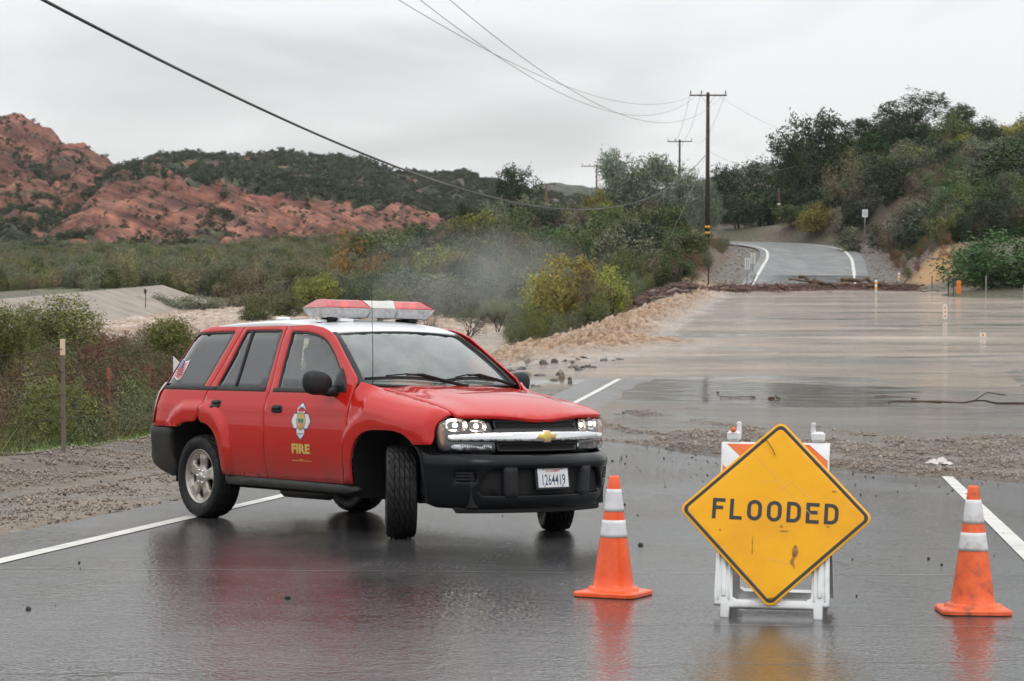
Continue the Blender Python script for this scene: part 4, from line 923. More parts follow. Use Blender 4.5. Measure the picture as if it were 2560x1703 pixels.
for k in (0, 1):
    hl = panel('headlight', lo, lampmap, M_lampback, car, h=.035, r=.008, thick=.05, off=-.045, mirror=bool(k))
    panel('lens', shrink(lo, .003), lampmap, G_lens, hl, h=.05, r=.010, thick=.02, off=0, mirror=bool(k))
    sg = -1 if k == 0 else 1
    def bowl(cy, cz, ry, rz, nm, lit):
        V = []; n = 20; rg_ = 6
        cx0 = Vector(lampmap(P_(cy), cz)); 
        for i in range(rg_+1):
            t = i/rg_
            for j in range(n):
                a = 2*math.pi*j/n; c, s = math.cos(a), math.sin(a); dy = ry*t*math.copysign(abs(c)**.7, c); dz = rz*t*math.copysign(abs(s)**.7, s)
                p = Vector(lampmap(P_(cy+dy), cz+dz)); p.x -= .028+.045*(1-t*t)-.02*0; V.append((p.x-.0, -p.y*-1 if False else p.y, p.z))
        V = [(x, y*(1 if k == 0 else -1), z) for x, y, z in V]
        Fc = [(i*n+j, (i+1)*n+j, (i+1)*n+(j+1) % n, i*n+(j+1) % n) for i in range(rg_) for j in range(n)]
        me = bpy.data.meshes.new(nm); me.from_pydata(V, [], Fc); me.polygons.foreach_set('use_smooth', [True]*len(Fc)); me.materials.append(M_refl); o = link(nm, me, hl)
        b = MB(); c = Vector(V[0]); c.x += .022; b.lathe([(0, .016), (.017, .012), (.019, 0), (.010, -.02)], 10, Matrix.Translation(c)@Matrix.Rotation(math.pi/2, 4, 'Y')); b.build('bulb', M_lit if lit else M_refl, hl)
    bowl(.69, .902, .080, .050, 'reflector', True); bowl(.535, .895, .066, .045, 'reflector', True)
    panel('side_reflector', [(P_(y), z) for y, z in [(.826, .90), (.812, .92), (.797, .88), (.790, .82), (.797, .745), (.812, .725), (.826, .76), (.834, .83)]][::-1], lampmap, M_amber, hl, h=.03, r=.004, thick=.01, off=-.020, mirror=bool(k))
    tl = panel('turn_lamp', [(P_(y), z) for y, z in [(.445, .712), (.445, .758), (.72, .763), (.755, .745), (.745, .718), (.70, .708)]][::-1], lampmap, M_refl, hl, h=.03, r=.004, thick=.01, off=-.022, mirror=bool(k))
    mb = MB()
    for j in range(14):
        p = Vector(lampmap(P_(.46+j*.016), .735)); mb.box((p.x-.017, p.y*(1 if k == 0 else -1), p.z), (.006, .004, .038))
    mb.build('lens_rib', G_lens, tl)
# grille: two openings with a diamond lattice
for z0, z1, hy in ((.868, .945, .425), (.700, .764, .41)):
    gl_map = face(lambda z: aL(z)-.01)
    O = [(P_(-hy+.012), z0), (-0.0, z0), (P_(hy-.012), z0), (P_(hy), z1), (0, z1), (P_(-hy), z1)]
    fr = panel('grille', O, gl_map, M_grill, car, holes=[shrink(O, .012)], h=.05, r=.004, thick=.05)
    panel('grille_back', shrink(O, .006), gl_map, M_black, fr, h=.08, r=.001, thick=.004, off=-.045)
    mb = MB(); L = P_(hy)-.02; st = .021
    k = -L-(z1-z0)
    while k < L+(z1-z0):
        for sg in (-1, 1):
            a, b = (k, z0+.01), (k+(z1-z0-.02)*.55*sg, z1-.01)
            if abs(a[0]) < L and abs(b[0]) < L:
                A, B = Vector(gl_map(*a)), Vector(gl_map(*b)); A.x -= .016; B.x -= .016; mb.tube([A, B], .0028, 4, cap=False)
        k += st
    mb.build('grille_mesh', M_grill, fr)
O = [(P_(-.775), .780), (P_(-.45), .776), (0, .772), (P_(.45), .776), (P_(.775), .780), (P_(.790), .80), (P_(.785), .828), (P_(.45), .850), (0, .856), (P_(-.45), .850), (P_(-.785), .828), (P_(-.790), .80)]
bar = panel('chrome_bar', O, face(lambda z: aL(z)+.012+.010*math.cos((z-.814)/.05)), M_chrome, car, h=.018, r=.008, thick=.04, off=.004)
panel('grille_surround', [(P_(-.43), .766), (P_(.43), .766), (P_(.43), .872), (P_(-.43), .872)], face(lambda z: aL(z)-.004), M_grill, car, h=.06, r=.003, thick=.03)
bt = [(-.035, .047), (.035, .047), (.035, .022), (.108, .022), (.092, -.022), (.035, -.022), (.035, -.047), (-.035, -.047), (-.035, -.022), (-.108, -.022), (-.092, .022), (-.035, .022)]
em = face(lambda z: aL(z)+.022)
eb = panel('emblem', [(-u, .814+v) for u, v in bt][::-1], em, M_chrome, car, h=.03, r=.004, thick=.02, off=.008)
panel('emblem_face', [(-u*.90, .814+v*.86) for u, v in bt][::-1], em, M_gold, eb, h=.03, r=.003, thick=.004, off=.013)
aB = lambda z: float(np.interp(z, [.24, .30, .36, .45, .56, .595, .64, .665, .685, .70, .75], [1.00, 1.035, 1.050, 1.052, 1.056, 1.072, 1.068, 1.045, .995, .965, .962]))
WB = lambda z: float(np.interp(z, [.24, .30, .45, .60, .66, .70, .75], [.86, .905, .935, .950, .945, .925, .925]))
bmap = nose(aB, WB, .05)
px18 = QL+(1.3-1.79); 
def pside(x): return QL-(q_of_x(x, 1.03)-1.3)
edge = [(pside(1.79), .748), (pside(1.845), .70), (pside(1.862), .60), (pside(1.865), .48), (pside(1.845), .38), (pside(1.86), .30), (P_(.86), .262), (P_(.6), .252), (0, .262)]
top = [(P_(.91), .745), (P_(.885), .72), (P_(.86), .700), (P_(.82), .690), (P_(.5), .682), (0, .682)]
BO = [p for p in edge]+[(-p[0], p[1]) for p in reversed(edge[:-1])]+[(-p[0], p[1]) for p in top[:-1]]+[p for p in reversed(top)]
REC = [(P_(.60), .362), (0, .358), (P_(-.60), .362), (P_(-.635), .385), (P_(-.60), .48), (P_(-.545), .556), (P_(-.50), .566), (0, .566), (P_(.50), .566), (P_(.545), .556), (P_(.60), .48), (P_(.635), .385)]
VN = [(P_(.64), .468), (P_(.76), .468), (P_(.775), .51), (P_(.755), .556), (P_(.65), .556), (P_(.635), .51)]
bump_ = panel('front_bumper', BO, bmap, M_bump, car, holes=[REC, VN, [(-a, b) for a, b in VN]], h=.036, r=.006, thick=.05)
panel('bumper_recess', shrink(REC, -.012), nose(lambda z: aB(z)-.05, WB, .05), M_black, bump_, h=.06, r=.001, thick=.01)
for k in (0, 1):
    vn = panel('air_vent', shrink([(-a, b) if k else (a, b) for a, b in VN], -.01), nose(lambda z: aB(z)-.045, WB, .05), M_black, bump_, h=.06, r=.001, thick=.01)
    for z in (.488, .512, .536):
        q = [(P_(.645), z-.006), (P_(.762), z-.006), (P_(.762), z+.006), (P_(.645), z+.006)]
        if k: q = [(-a, b) for a, b in q][::-1]
        panel('vent_slat', q, nose(lambda z: aB(z)-.012, WB, .05), M_trim, vn, h=.06, r=.002, thick=.03)
for s in (-1, 1):
    y0, y1 = sorted((s*.325, s*.435)); q = [(P_(y0), .345), (P_(y1), .345), (P_(y1), .588), (P_(y0), .588)]
    panel('bumper_guard', q, nose(lambda z: aB(min(z, .56))+.012, WB, .05), M_trim, bump_, h=.04, r=.012, thick=.07, off=.0)
q = [(P_(-.93), .408), (P_(-.64), .42), (P_(-.64), .426), (P_(-.93), .414)]
panel('lower_valance', [(-.80, .225), (.80, .225), (.83, .262), (.80, .285), (-.80, .285), (-.83, .262)], nose(lambda z: 1.0, .90, .05), M_black, bump_, h=.08, r=.004, thick=.03)
# licence plate
M_plate = mat('plate_white', base=(.72, .73, .74), rough=.35, noise=(9, [(.62, .62, .62), (.76, .77, .78)], 4)); M_blue = mat('plate_blue', base=(.015, .03, .12), rough=.4); M_redink = mat('red_ink', base=(.5, .04, .04), rough=.4)
tilt = Matrix.Translation((2.352, 0, .497))@Matrix.Rotation(R(-8), 4, 'Y')@Matrix(((0, 0, 1, 0), (1, 0, 0, 0), (0, 1, 0, 0), (0, 0, 0, 1)))   # plate plane: X->y(left), Y->z, Z->x
pl = MB().box((0, 0, 0), (.305, .152, .003), M=tilt).build('license_plate', M_plate, car)
MB().box((0, 0, -.008), (.345, .185, .012), M=tilt, bev=.003).build('plate_frame', M_trim, pl)
def plate_map(u, v): return tilt@Vector((u, v, .0016))
V_, F_ = text_geo('1264419', .118, .0005, sx=.60); decal('plate_number', [(a, b-.022) for a, b in V_], F_, plate_map, .0006, M_blue, pl)
V_, F_ = text_geo('CA EXEMPT', .030, .0004, sx=.95); decal('plate_text', [(a, b+.052) for a, b in V_], F_, plate_map, .0006, M_redink, pl)
for y in (-.09, .09):
    for z in (-.066, .066): MB().lathe([(0, .003), (.005, .002), (.006, 0)], 8, tilt@Matrix.Translation((y, z, .0016))).build('plate_screw', M_trim, pl)
# ---- wheels
def tyre_mesh():
    n, R0, W0 = 144, .372, .122; prof = []
    for t in np.linspace(-1, 1, 33): prof.append(t)
    V = []; P0 = [(.235, -.092), (.25, -.108), (.285, -.122), (.325, -.120), (.350, -.108)]
    tread = np.linspace(-.100, .100, 31); rows_ = []
    side = P0; m = len(side)*2+len(tread)
    for i in range(n):
        a = 2*math.pi*i/n; r_ = []
        for r, w in side: r_.append((r+(.004 if r > .34 and i % 4 < 2 else 0), w))
        for w in tread:
            r = R0-.016*(abs(w)/.10)**3
            g = any(abs(w-c) < .0042 for c in (-.058, -.0195, .0195, .058)); ph = (i+w*(150 if w > -.02 else 150)) % 6
            if g: r -= .009
            elif ph < 1.25: r -= .006
            r_.append((r, w))
        for r, w in reversed(side): r_.append((r+(.004 if r > .34 and i % 4 < 2 else 0), -w))
        for r, w in r_: V.append((r*math.cos(a), w, r*math.sin(a)))
    Fc = np.array([(i*m+j, i*m+j+1, ((i+1) % n)*m+j+1, ((i+1) % n)*m+j) for i in range(n) for j in range(m-1)])
    me = fastmesh('tyre', V, Fc, False, [M_rub])
    sm = np.zeros(n*(m-1), bool); sm = sm.reshape(n, m-1); sm[:, :4] = True; sm[:, -4:] = True; me.polygons.foreach_set('use_smooth', sm.ravel()); me.update(); return me
TY = tyre_mesh()
def spoke_holes():
    H = []
    for k in range(5):
        a0 = math.pi/2+2*math.pi*k/5+math.pi/5; o = []
        for r, w in ((.098, .10), (.108, .22), (.150, .31), (.180, .33), (.195, .28), (.200, 0)): o.append((r, w))
        pts = [(r, w) for r, w in o]+[(r, -w) for r, w in reversed(o[:-1])]+[(.088, 0)]
        H.append([(r*math.cos(a0+w), r*math.sin(a0+w)) for r, w in pts])
    return H
def rimmap(u, v):
    r = math.hypot(u, v); return (u, -float(np.interp(r, [0, .06, .10, .17, .205, .222, .24], [.030, .030, .022, .030, .016, .030, .034]))-.055, v)
def build_wheel():
    w = bpy.data.objects.new('wheel', None); C.objects.link(w)
    ty = link('tyre', TY, w)
    circ = [(.226*math.cos(2*math.pi*i/48), .226*math.sin(2*math.pi*i/48)) for i in range(48)]
    rim = panel('rim', circ, rimmap, M_alloy, w, holes=spoke_holes(), h=.018, r=.006, thick=.035)
    b = MB(); b.lathe([(.222, .084), (.232, .100), (.242, .098), (.240, .086), (.226, .07), (.205, .04), (.200, -.09)], 48, Matrix.Rotation(math.pi/2, 4, 'X')); b.build('rim_barrel', M_alloy, w)
    b = MB(); b.lathe([(0, .100), (.018, .100), (.034, .096), (.040, .086), (.040, .06)], 24, Matrix.Rotation(math.pi/2, 4, 'X')); b.build('centre_cap', M_alloy, w)
    MB().box((0, -.1015, 0), (.034, .002, .010)).build('cap_badge', M_gold, w)
    b = MB(); b.lathe([(.0, .01), (.15, .01), (.15, -.02), (0, -.02)], 32, Matrix.Rotation(math.pi/2, 4, 'X')); b.build('brake_disc', M_black, w)
    for k in range(6):
        a = 2*math.pi*k/6; MB().lathe([(0, .096), (.009, .094), (.010, .07)], 6, Matrix.Rotation(math.pi/2, 4, 'X')@Matrix.Translation((.058*math.cos(a), .058*math.sin(a), 0))).build('lug_nut', M_chrome, w)
    return w
w0 = build_wheel(); first = True
for x, y, st in ((RX, -.80, 0), (RX, .80, 0), (1.435, -.795, -35), (1.435, .795, -31)):
    w = w0 if first else copy_tree(w0); first = False; w.parent = car; w.location = (x, y, .366)
    w.rotation_euler = (0, RN.uniform(0, 6), R(st)+(math.pi if y > 0 else 0))
    w.rotation_euler = (0, .12 if (x < 0 and y < 0) else 1.0, R(st)+(math.pi if y > 0 else 0))
# wheel wells, underbody
for xc_, a in ((FX, .455), (RX, .415)):
    for s in (-1, 1):
        V = []; arcp = [(xc_-a-.01, .30)]+arch_pts(xc_, a+.01, .36, -1, 10, 1.02)+list(reversed(arch_pts(xc_, a+.01, .36, 1, 10, 1.02)))+[(xc_+a+.01, .30)]
        for x, z in arcp: V += [(x, s*(Wz(max(z, .4))-.012), z), (x, s*.50, z)]
        n = len(arcp); Fc = [(2*i, 2*i+1, 2*i+3, 2*i+2) for i in range(n-1)]+[tuple(2*i+1 for i in range(n))]
        me = bpy.data.meshes.new('wheel_well'); me.from_pydata(V, [], Fc); me.materials.append(M_black); link('wheel_well', me, car)
mb = MB(); mb.box((.0, 0, .43), (4.2, 1.02, .10)).box((-.02, 0, .40), (1.75, 1.70, .06)).box((2.0, 0, .42), (.35, 1.35, .30)).box((-2.08, 0, .50), (.35, 1.5, .25))
mb.box((0, -.48, .33), (3.9, .09, .13)).box((0, .48, .33), (3.9, .09, .13)); mb.build('underbody', M_black, car)
mb = MB(); mb.tube([(-1.435, -.7, .36), (-1.435, .7, .36)], .045, 10); mb.lathe([(0, -.12), (.10, -.09), (.13, 0), (.10, .09), (0, .12)], 14, Matrix.Translation((-1.435, 0, .36))); mb.build('axle', M_black, car); MB().tube([(1.435, -.62, .30), (1.435, .62, .30)], .035, 8).build('axle', M_black, car)
mb = MB(); mb.tube([(-.2, -.30, .30), (-1.0, -.34, .28), (-1.3, -.45, .34), (-2.0, -.55, .33), (-2.25, -.62, .32)], .032, 8); mb.tube([(-.25, -.32, .28), (-.85, -.36, .28)], .085, 12); mb.build('exhaust', mat('exhaust_metal', base=(.25, .22, .2), rough=.5, metal=.8), car)
# sills
for s in (0, 1):
    SO = [(-.985, .315), (-.6, .318), (.80, .318), (.90, .33), (1.0, .35), (1.0, .385), (.905, .392), (-.3, .398), (-1.025, .402)]
    panel('sill_cladding', SO, lambda x, z: (x, -(Wz(.40)-.004+.018*math.sin((z-.31)/.09*math.pi)), z), M_clad, car, h=.06, r=.006, thick=.06, mirror=bool(s))
# rear: bumper, hatch, lamps
def rcorner(q, z, ext=0.):
    """q along the side to the corner then across the back"""
    return None
def backmap(y, z):
    w = Wz(z)*.84; return (xr(z)-.05*(1-(y/ max(w, .01))**2)-.0, y, z)
def rmap(y, z): x, yy, zz = backmap(y, z); return (x, -yy, zz)
hatch_o = [(-.70, .80), (.70, .80), (.73, 1.0), (.72, 1.15), (.68, 1.22), (.60, 1.45), (.55, 1.62), (.50, 1.672), (-.50, 1.672), (-.55, 1.62), (-.60, 1.45), (-.68, 1.22), (-.72, 1.15), (-.73, 1.0)]
hw = [(-.60, 1.20), (.60, 1.20), (.54, 1.45), (.49, 1.60), (-.49, 1.60), (-.54, 1.45)]
hatch = panel('tailgate', hatch_o, rmap, M_red, car, holes=[hw], h=.08, r=.005)
panel('window', shrink(hw, -.02), rmap, G_dark, hatch, h=.08, r=.001, thick=.002, off=.003)
for s in (0, 1):
    T_ = [(-.735, .82), (-.735, 1.15), (-.70, 1.19), (-.775, 1.17), (-.795, 1.0), (-.79, .82)]
    def tm(y, z): w = Wz(z)*.84; return (xr(z)+.002, -y, z)
    tl = MB()
    V = []
    for z in np.linspace(.815, 1.19, 9):
        for k in range(6):
            t = k/5; x = xr(z)-.025+.22*max(0, t-.35)/.65; s_ = x-xr(z); w = Wz(z)*(1-.16*((.42-max(s_, 0))/.42)**4)+.012; y = w if t > .35 else w-(.35-t)*.25; V.append((x-.004, -y if s == 0 else y, z))
    f = [(i*6+j, i*6+j+1, i*6+j+7, i*6+j+6) for i in range(8) for j in range(5)]; tl.add(V, f, True); tl.build('tail_lamp', mat('tail_lamp_red', base=(.30, .012, .012), rough=.12, coat=1), car)
RB = [(-1.865, .40), (-1.90, .47), (-1.862, .60), (-1.83, .70), (-1.812, .785), (-2.38, .792)]
def rbm(x, z): s = x-xr(.8); w = Wz(z)*(1-.16*((.42-max(s, -.1))/.42)**4)+.018; return (x, -w, z)
RB = [(-1.845, .355), (-1.90, .345), (-2.05, .385), (-2.22, .44), (-2.40, .46), (-2.43, .52), (-2.43, .785), (-1.822, .785), (-1.862, .70), (-1.875, .58), (-1.858, .46)]
for s in (0, 1): panel('rear_bumper', RB, rbm, M_clad, car, h=.05, r=.008, thick=.05, mirror=bool(s))
panel('rear_bumper', [(-.80, .46), (.80, .46), (.82, .52), (.80, .785), (-.80, .785), (-.82, .52)], lambda y, z: (-2.47+.05*(y/.8)**2-.0, -y, z), M_clad, car, h=.08, r=.01, thick=.06)
# mirrors
def mirror_(s):
    r = bpy.data.objects.new('side_mirror', None); C.objects.link(r); r.parent = car
    import bmesh
    bm = bmesh.new(); bmesh.ops.create_icosphere(bm, subdivisions=4, radius=1)
    V = []
    for v in bm.verts:
        x, y, z = v.co; p = 2.6
        n = (abs(x)**p+abs(y)**p+abs(z)**p)**(1/p); x, y, z = x/n, y/n, z/n
        # housing: wide in y, thin in x, flat back
        X = .075*x if x > 0 else .045*x; Yy = .135*y; Zz = .098*z*(1-.10*y)
        V.append((.60+X, -1.04+Yy if s < 0 else 1.04-Yy, 1.212+Zz-.012*y))
    Fc = [[v.index for v in f.verts] for f in bm.faces]; bm.free()
    if s > 0: Fc = [f[::-1] for f in Fc]
    me = fastmesh('housing', V, Fc, True, [M_trim]); link('housing', me, r)
    b = MB(); b.tube([(.66, s*.88, 1.150), (.63, s*.94, 1.145), (.61, s*1.0, 1.150)], [.050, .043, .038], 12); b.build('mount', M_trim, r)
    b = MB(); b.box((.560, s*1.04, 1.212), (.006, .18, .12), bev=.002); b.build('mirror_glass', M_chrome, r)
    tri = [(.575, 1.155), (.79, 1.135), (.78, 1.185), (.70, 1.275), (.64, 1.335), (.60, 1.30)]
    panel('corner_cover', tri, sidemap, M_trim, r, h=.04, r=.004, off=.010, thick=.03, mirror=(s > 0))
mirror_(-1); mirror_(1)
# ---- door badge and lettering
WHITEP = mat('decal_white', base=(.78, .78, .80), rough=.3); PURP = mat('decal_violet', base=(.07, .05, .20), rough=.3); GOLDP = mat('decal_gold', base=(.66, .46, .12), rough=.35); SKYB = mat('decal_blue', base=(.25, .48, .75), rough=.3); GRN = mat('decal_green', base=(.05, .25, .12), rough=.3); ORG = mat('decal_orange', base=(.85, .28, .03), rough=.3)
def ngon(pts): return [tuple(p) for p in pts], [list(range(len(pts)))]
def cross_pts(sc):
    o = []
    for k in range(4):
        a0 = math.pi/2*k
        for a, r in ((-.60, .70), (-.50, .83), (-.30, .86), (-.14, .93), (0, 1.0), (.14, .93), (.30, .86), (.50, .83), (.60, .70), (.72, .66), (.785, .58), (.85, .66)): o.append((a0+a, r))
    return [(.128*sc*r*math.cos(a), .137*sc*r*math.sin(a)) for a, r in o]
bx, bz = .215, .893
def circ_(r, cx=0, cy=0, n=32, ey=1.): return [(cx+r*math.cos(2*math.pi*i/n), cy+ey*r*math.sin(2*math.pi*i/n)) for i in range(n)]
for k in (0, 1):
    dr = doors['front_door'][k]; B = lambda pts: [(bx+a, bz+b) for a, b in pts]
    bd = decal('fire_badge', B(cross_pts(1.16)), [list(range(48))], sidemap, .0015, PURP, dr, bool(k))
    decal('badge_field', B(cross_pts(1.08)), [list(range(48))], sidemap, .0022, WHITEP, bd, bool(k))
    decal('badge_ring', B(circ_(.069, ey=1.12)), [list(range(32))], sidemap, .0029, PURP, bd, bool(k))
    decal('badge_ring', B(circ_(.066, ey=1.12)), [list(range(32))], sidemap, .0034, GOLDP, bd, bool(k))
    decal('badge_seal', B(circ_(.046, ey=1.12)), [list(range(32))], sidemap, .0040, SKYB, bd, bool(k))
    decal('badge_seal', B([(-.044, .012), (-.03, .022), (0, .016), (.03, .024), (.043, .010), (.036, -.018), (-.036, -.018)]), [list(range(7))], sidemap, .0046, GRN, bd, bool(k))
    for cx in (-.014, .014, 0): decal('badge_seal', B(circ_(.015, cx, -.034+(.008 if cx else -.012), 14)), [list(range(14))], sidemap, .0052+(.0005 if cx == 0 else 0), ORG, bd, bool(k))
    for q in range(4):
        a = math.pi/4+math.pi/2*q; c, s = math.cos(a), math.sin(a); t = .006
        decal('badge_ring', B([(.072*c-t*s, .081*s+t*c), (.072*c+t*s, .081*s-t*c), (.10*c+t*s, .106*s-t*c), (.10*c-t*s, .106*s+t*c)]), [[0, 1, 2, 3] if True else []], sidemap, .0038, PURP, bd, bool(k))
    sgx = 1 if k == 0 else -1
    for st, yy, sz in (('FIRE', .106, .034), ('AUTHORITY', -.106, .017)):
        V_, F_ = text_geo(st, sz, .0004); decal('badge_text', B([(a*sgx, b+yy) for a, b in V_]), F_ if k == 0 else [f[::-1] for f in F_], sidemap, .0030, PURP, bd, bool(k))
    for st, r_, cdir in (('ORANGE COUNTY', .056, 1), ('CALIFORNIA', .056, -1)):
        n_ = len(st); o = []
        for i, ch in enumerate(st):
            if ch == ' ': continue
            V_, F_ = text_geo(ch, .014, .0003); a = (i-(n_-1)/2)*(.17 if cdir > 0 else .18)
            if cdir > 0: ang = math.pi/2-a; rot = ang-math.pi/2
            else: ang = -math.pi/2+a; rot = ang+math.pi/2
            c, s = math.cos(rot), math.sin(rot); P2 = [(r_*math.cos(ang)+(u*c-v*s), 1.12*r_*math.sin(ang)+(u*s+v*c)) for u, v in V_]
            o.append((P2, F_))
        V2 = []; F2 = []
        for P2, F_ in o: b_ = len(V2); V2 += P2; F2 += [[b_+i for i in f] for f in F_]
        decal('badge_text', B([(a*sgx, b) for a, b in V2]), F2 if k == 0 else [f[::-1] for f in F2], sidemap, .0042, PURP, bd, bool(k))
    V_, F_ = text_geo('FIRE', .104, .005, sx=1.42); F_ = F_ if k == 0 else [f[::-1] for f in F_]
    decal('door_lettering', [(bx-.005+a*sgx, .660+b) for a, b in V_], F_, sidemap, .002, GOLDP, dr, bool(k))
    decal('door_stripe', [(bx-.145, .562), (bx+.145, .562), (bx+.145, .567), (bx-.145, .567)], [[0, 1, 2, 3]], sidemap, .002, GOLDP, dr, bool(k))
    decal('door_stripe', [(bx-.035, .572), (bx-.012, .580), (bx, .574), (bx+.012, .580), (bx+.035, .572), (bx+.012, .576), (bx, .570), (bx-.012, .576)], [list(range(8))], sidemap, .0022, GOLDP, dr, bool(k))
# flag sticker on the rear side glass
M_fr = mat('decal_red', base=(.55, .06, .07), rough=.3); M_fb = mat('decal_navy', base=(.10, .14, .38), rough=.3)
fw, fh = .17, .15
def fl(u, v): # unit square to the waving flag
    return (-2.03+fw*u+.008*math.sin(v*6)+.045*v, 1.235+fh*v+.012*math.sin(u*6.3))
def flq(u0, v0, u1, v1, n=6):
    a = [fl(u0+(u1-u0)*i/n, v0) for i in range(n+1)]+[fl(u0+(u1-u0)*i/n, v1) for i in range(n, -1, -1)]; return a, [list(range(len(a)))]
for k in (0, 1):
    qd = doors['quarter_panel'][k]
    st = decal('flag_sticker', *flq(-.08, -.06, 1.08, 1.06), sidemap, -.007, WHITEP, qd, bool(k))
    for i in range(7):
        decal('flag_stripe', *flq(0, i/6.5*.93, 1, (i+.5)/6.5*.93+.01), sidemap, -.0062, M_fr, st, bool(k)) if i < 7 else None
    decal('flag_canton', *flq(0 if True else 0, .52, .52, 1.0), sidemap, -.0054, M_fb, st, bool(k))
    V2 = []; F2 = []
    for r_ in range(4):
        for c_ in range(4):
            cx, cy = fl(.07+.12*c_, .58+.11*r_); b_ = len(V2); V2 += [(cx+.0045*math.cos(a)*(1 if j % 2 == 0 else .45), cy+.0045*math.sin(a)*(1 if j % 2 == 0 else .45)) for j, a in enumerate(np.linspace(0, 2*math.pi, 11)[:-1])]; F2.append(list(range(b_, b_+10)))
    decal('flag_stars', V2, F2, sidemap, -.0048, WHITEP, st, bool(k))
# ---- light bar
M_lred = mat('red_lens', base=(.55, .03, .035), rough=.12, coat=1, alpha=.86, noise=(3, [(.46, .025, .03), (.62, .09, .10)], 3)); M_lwh = mat('white_lens', base=(.62, .60, .55), rough=.2, coat=1, noise=(4, [(.50, .48, .44), (.66, .64, .60)], 5)); M_lclr = mat('clear_lens', base=(.55, .56, .57), rough=.15, coat=1, alpha=.8, noise=(22, [(.38, .38, .39), (.55, .56, .57), (.64, .65, .66)], 3), bump=(40, .5, .006)); M_glow = mat('beacon_glow', base=(.9, .1, .05), emis=((1, .06, .03), 2.2))
lb = empty('light_bar', (0, 0, 0), parent=car); LX, LZ, LW = -.14, 1.758, .575
prof_up = [(.165, .088), (.150, .104), (.090, .152), (.055, .158), (0, .160)]; prof_up = prof_up+[(-x, z) for x, z in reversed(prof_up[:-1])]
prof_lo = [(.168, .086), (.158, .045), (.120, .008), (0, .004)]; prof_lo = prof_lo+[(-x, z) for x, z in reversed(prof_lo[:-1])]
def bar_seg(nm, y0, y1, prof, m, end0=0, end1=0, slope=0.):
    b = MB(); V = []; ys = [y0, y1]; zb_ = prof[0][1]; n = len(prof)
    ztop = max(z for _, z in prof); zlo = min(z for _, z in prof)
    for i, y in enumerate(ys):
        for x, z in prof:
            t = abs(z-zb_)/(max(abs(ztop-zb_), abs(zlo-zb_))+1e-6); e_ = (end0 if i == 0 else end1)*t; V.append((LX+x, y+(e_ if i == 0 else -e_), LZ+z))
    Fc = [(j, j+1, n+j+1, n+j) for j in range(n-1)]+[tuple(range(n)), tuple(range(2*n-1, n-1, -1)), (0, n, 2*n-1, n-1)]
    b.add(V, Fc, False); o = b.build(nm, m, lb)
    mod = o.modifiers.new('bevel', 'BEVEL'); mod.width = .006; mod.segments = 2; mod.limit_method = 'ANGLE'; mod.angle_limit = R(25); return o
bar_seg('red_dome', -LW, -.095, prof_up, M_lred, .085, -.0 + .045); bar_seg('white_dome', -.094, .149, prof_up, M_lwh, -.045, .045*-1); bar_seg('red_dome', .150, LW, prof_up, M_lred, .045, .085)
bar_seg('clear_base', -LW, -.107, prof_lo, M_lclr, .05, .02); bar_seg('clear_base', -.105, .170, prof_lo, M_lclr, 0, 0); bar_seg('clear_base', .172, LW, prof_lo, M_lclr, .02, .05)
for y in (-.45, -.27, .30, .45):
    b = MB(); b.lathe([(.0, .05), (.022, .045), (.026, .02), (.02, 0)], 12, Matrix.Translation((LX+.02, y, LZ+.10))); b.build('beacon', M_glow, lb)
for y in (-.42, -.2, 0, .25, .45):
    b = MB(); b.box((LX+.05, y, LZ+.055), (.07, .13, .055), bev=.012); b.build('lamp_unit', M_refl, lb)
# the triangular mirror inside the near end
b = MB(); b.add([(LX+.11, -LW+.12, LZ+.097), (LX-.05, -LW+.03, LZ+.097), (LX+.03, -LW+.10, LZ+.148)], [(0, 1, 2)]); b.build('mirror_wedge', mat('wedge', base=(.85, .03, .02), rough=.2), lb)
for y in (-.44, .40):
    b = MB(); b.box((LX, y, LZ-.008), (.20, .10, .024), bev=.005).box((LX+.02, y-.02, LZ-.03), (.12, .05, .035)).box((LX+.05, y+.04, LZ-.035), (.03, .03, .05)); b.build('bracket', M_black, lb)
for y in (-.535, .10):
    b = MB(); b.lathe([(.022, -.045), (.022, .012)], 14, Matrix.Translation((LX+.02, y, LZ-.0)), cap=True); b.build('stand', mat('cream_plastic', base=(.62, .60, .45), rough=.5), lb)
for y in (.30,): MB().lathe([(0, -.05), (.02, -.045), (.022, .0)], 10, Matrix.Translation((LX+.03, y, LZ))).build('horn', M_black, lb)
b = MB(); b.tube([(LX+.02, .42, LZ-.01), (LX+.04, .47, LZ-.03), (LX+.03, .53, LZ-.055), (LX, .60, LZ-.06), (LX-.02, .66, LZ-.065)], .008, 6); b.tube([(LX+.02, -.5, LZ-.01), (LX+.05, -.52, LZ-.035), (LX+.03, -.56, LZ-.045)], .008, 6); b.build('cable', M_black, lb)
for x, y, l in ((-.85, -.42, .12), (-.10, -.52, .09), (-.02, -.33, .14), (-.42, 0, .16)):
    b = MB(); b.box((x, y, roofmap(x, y)[2]+.012), (.05, l, .024), bev=.006); b.build('roof_fitting', M_white, roof)
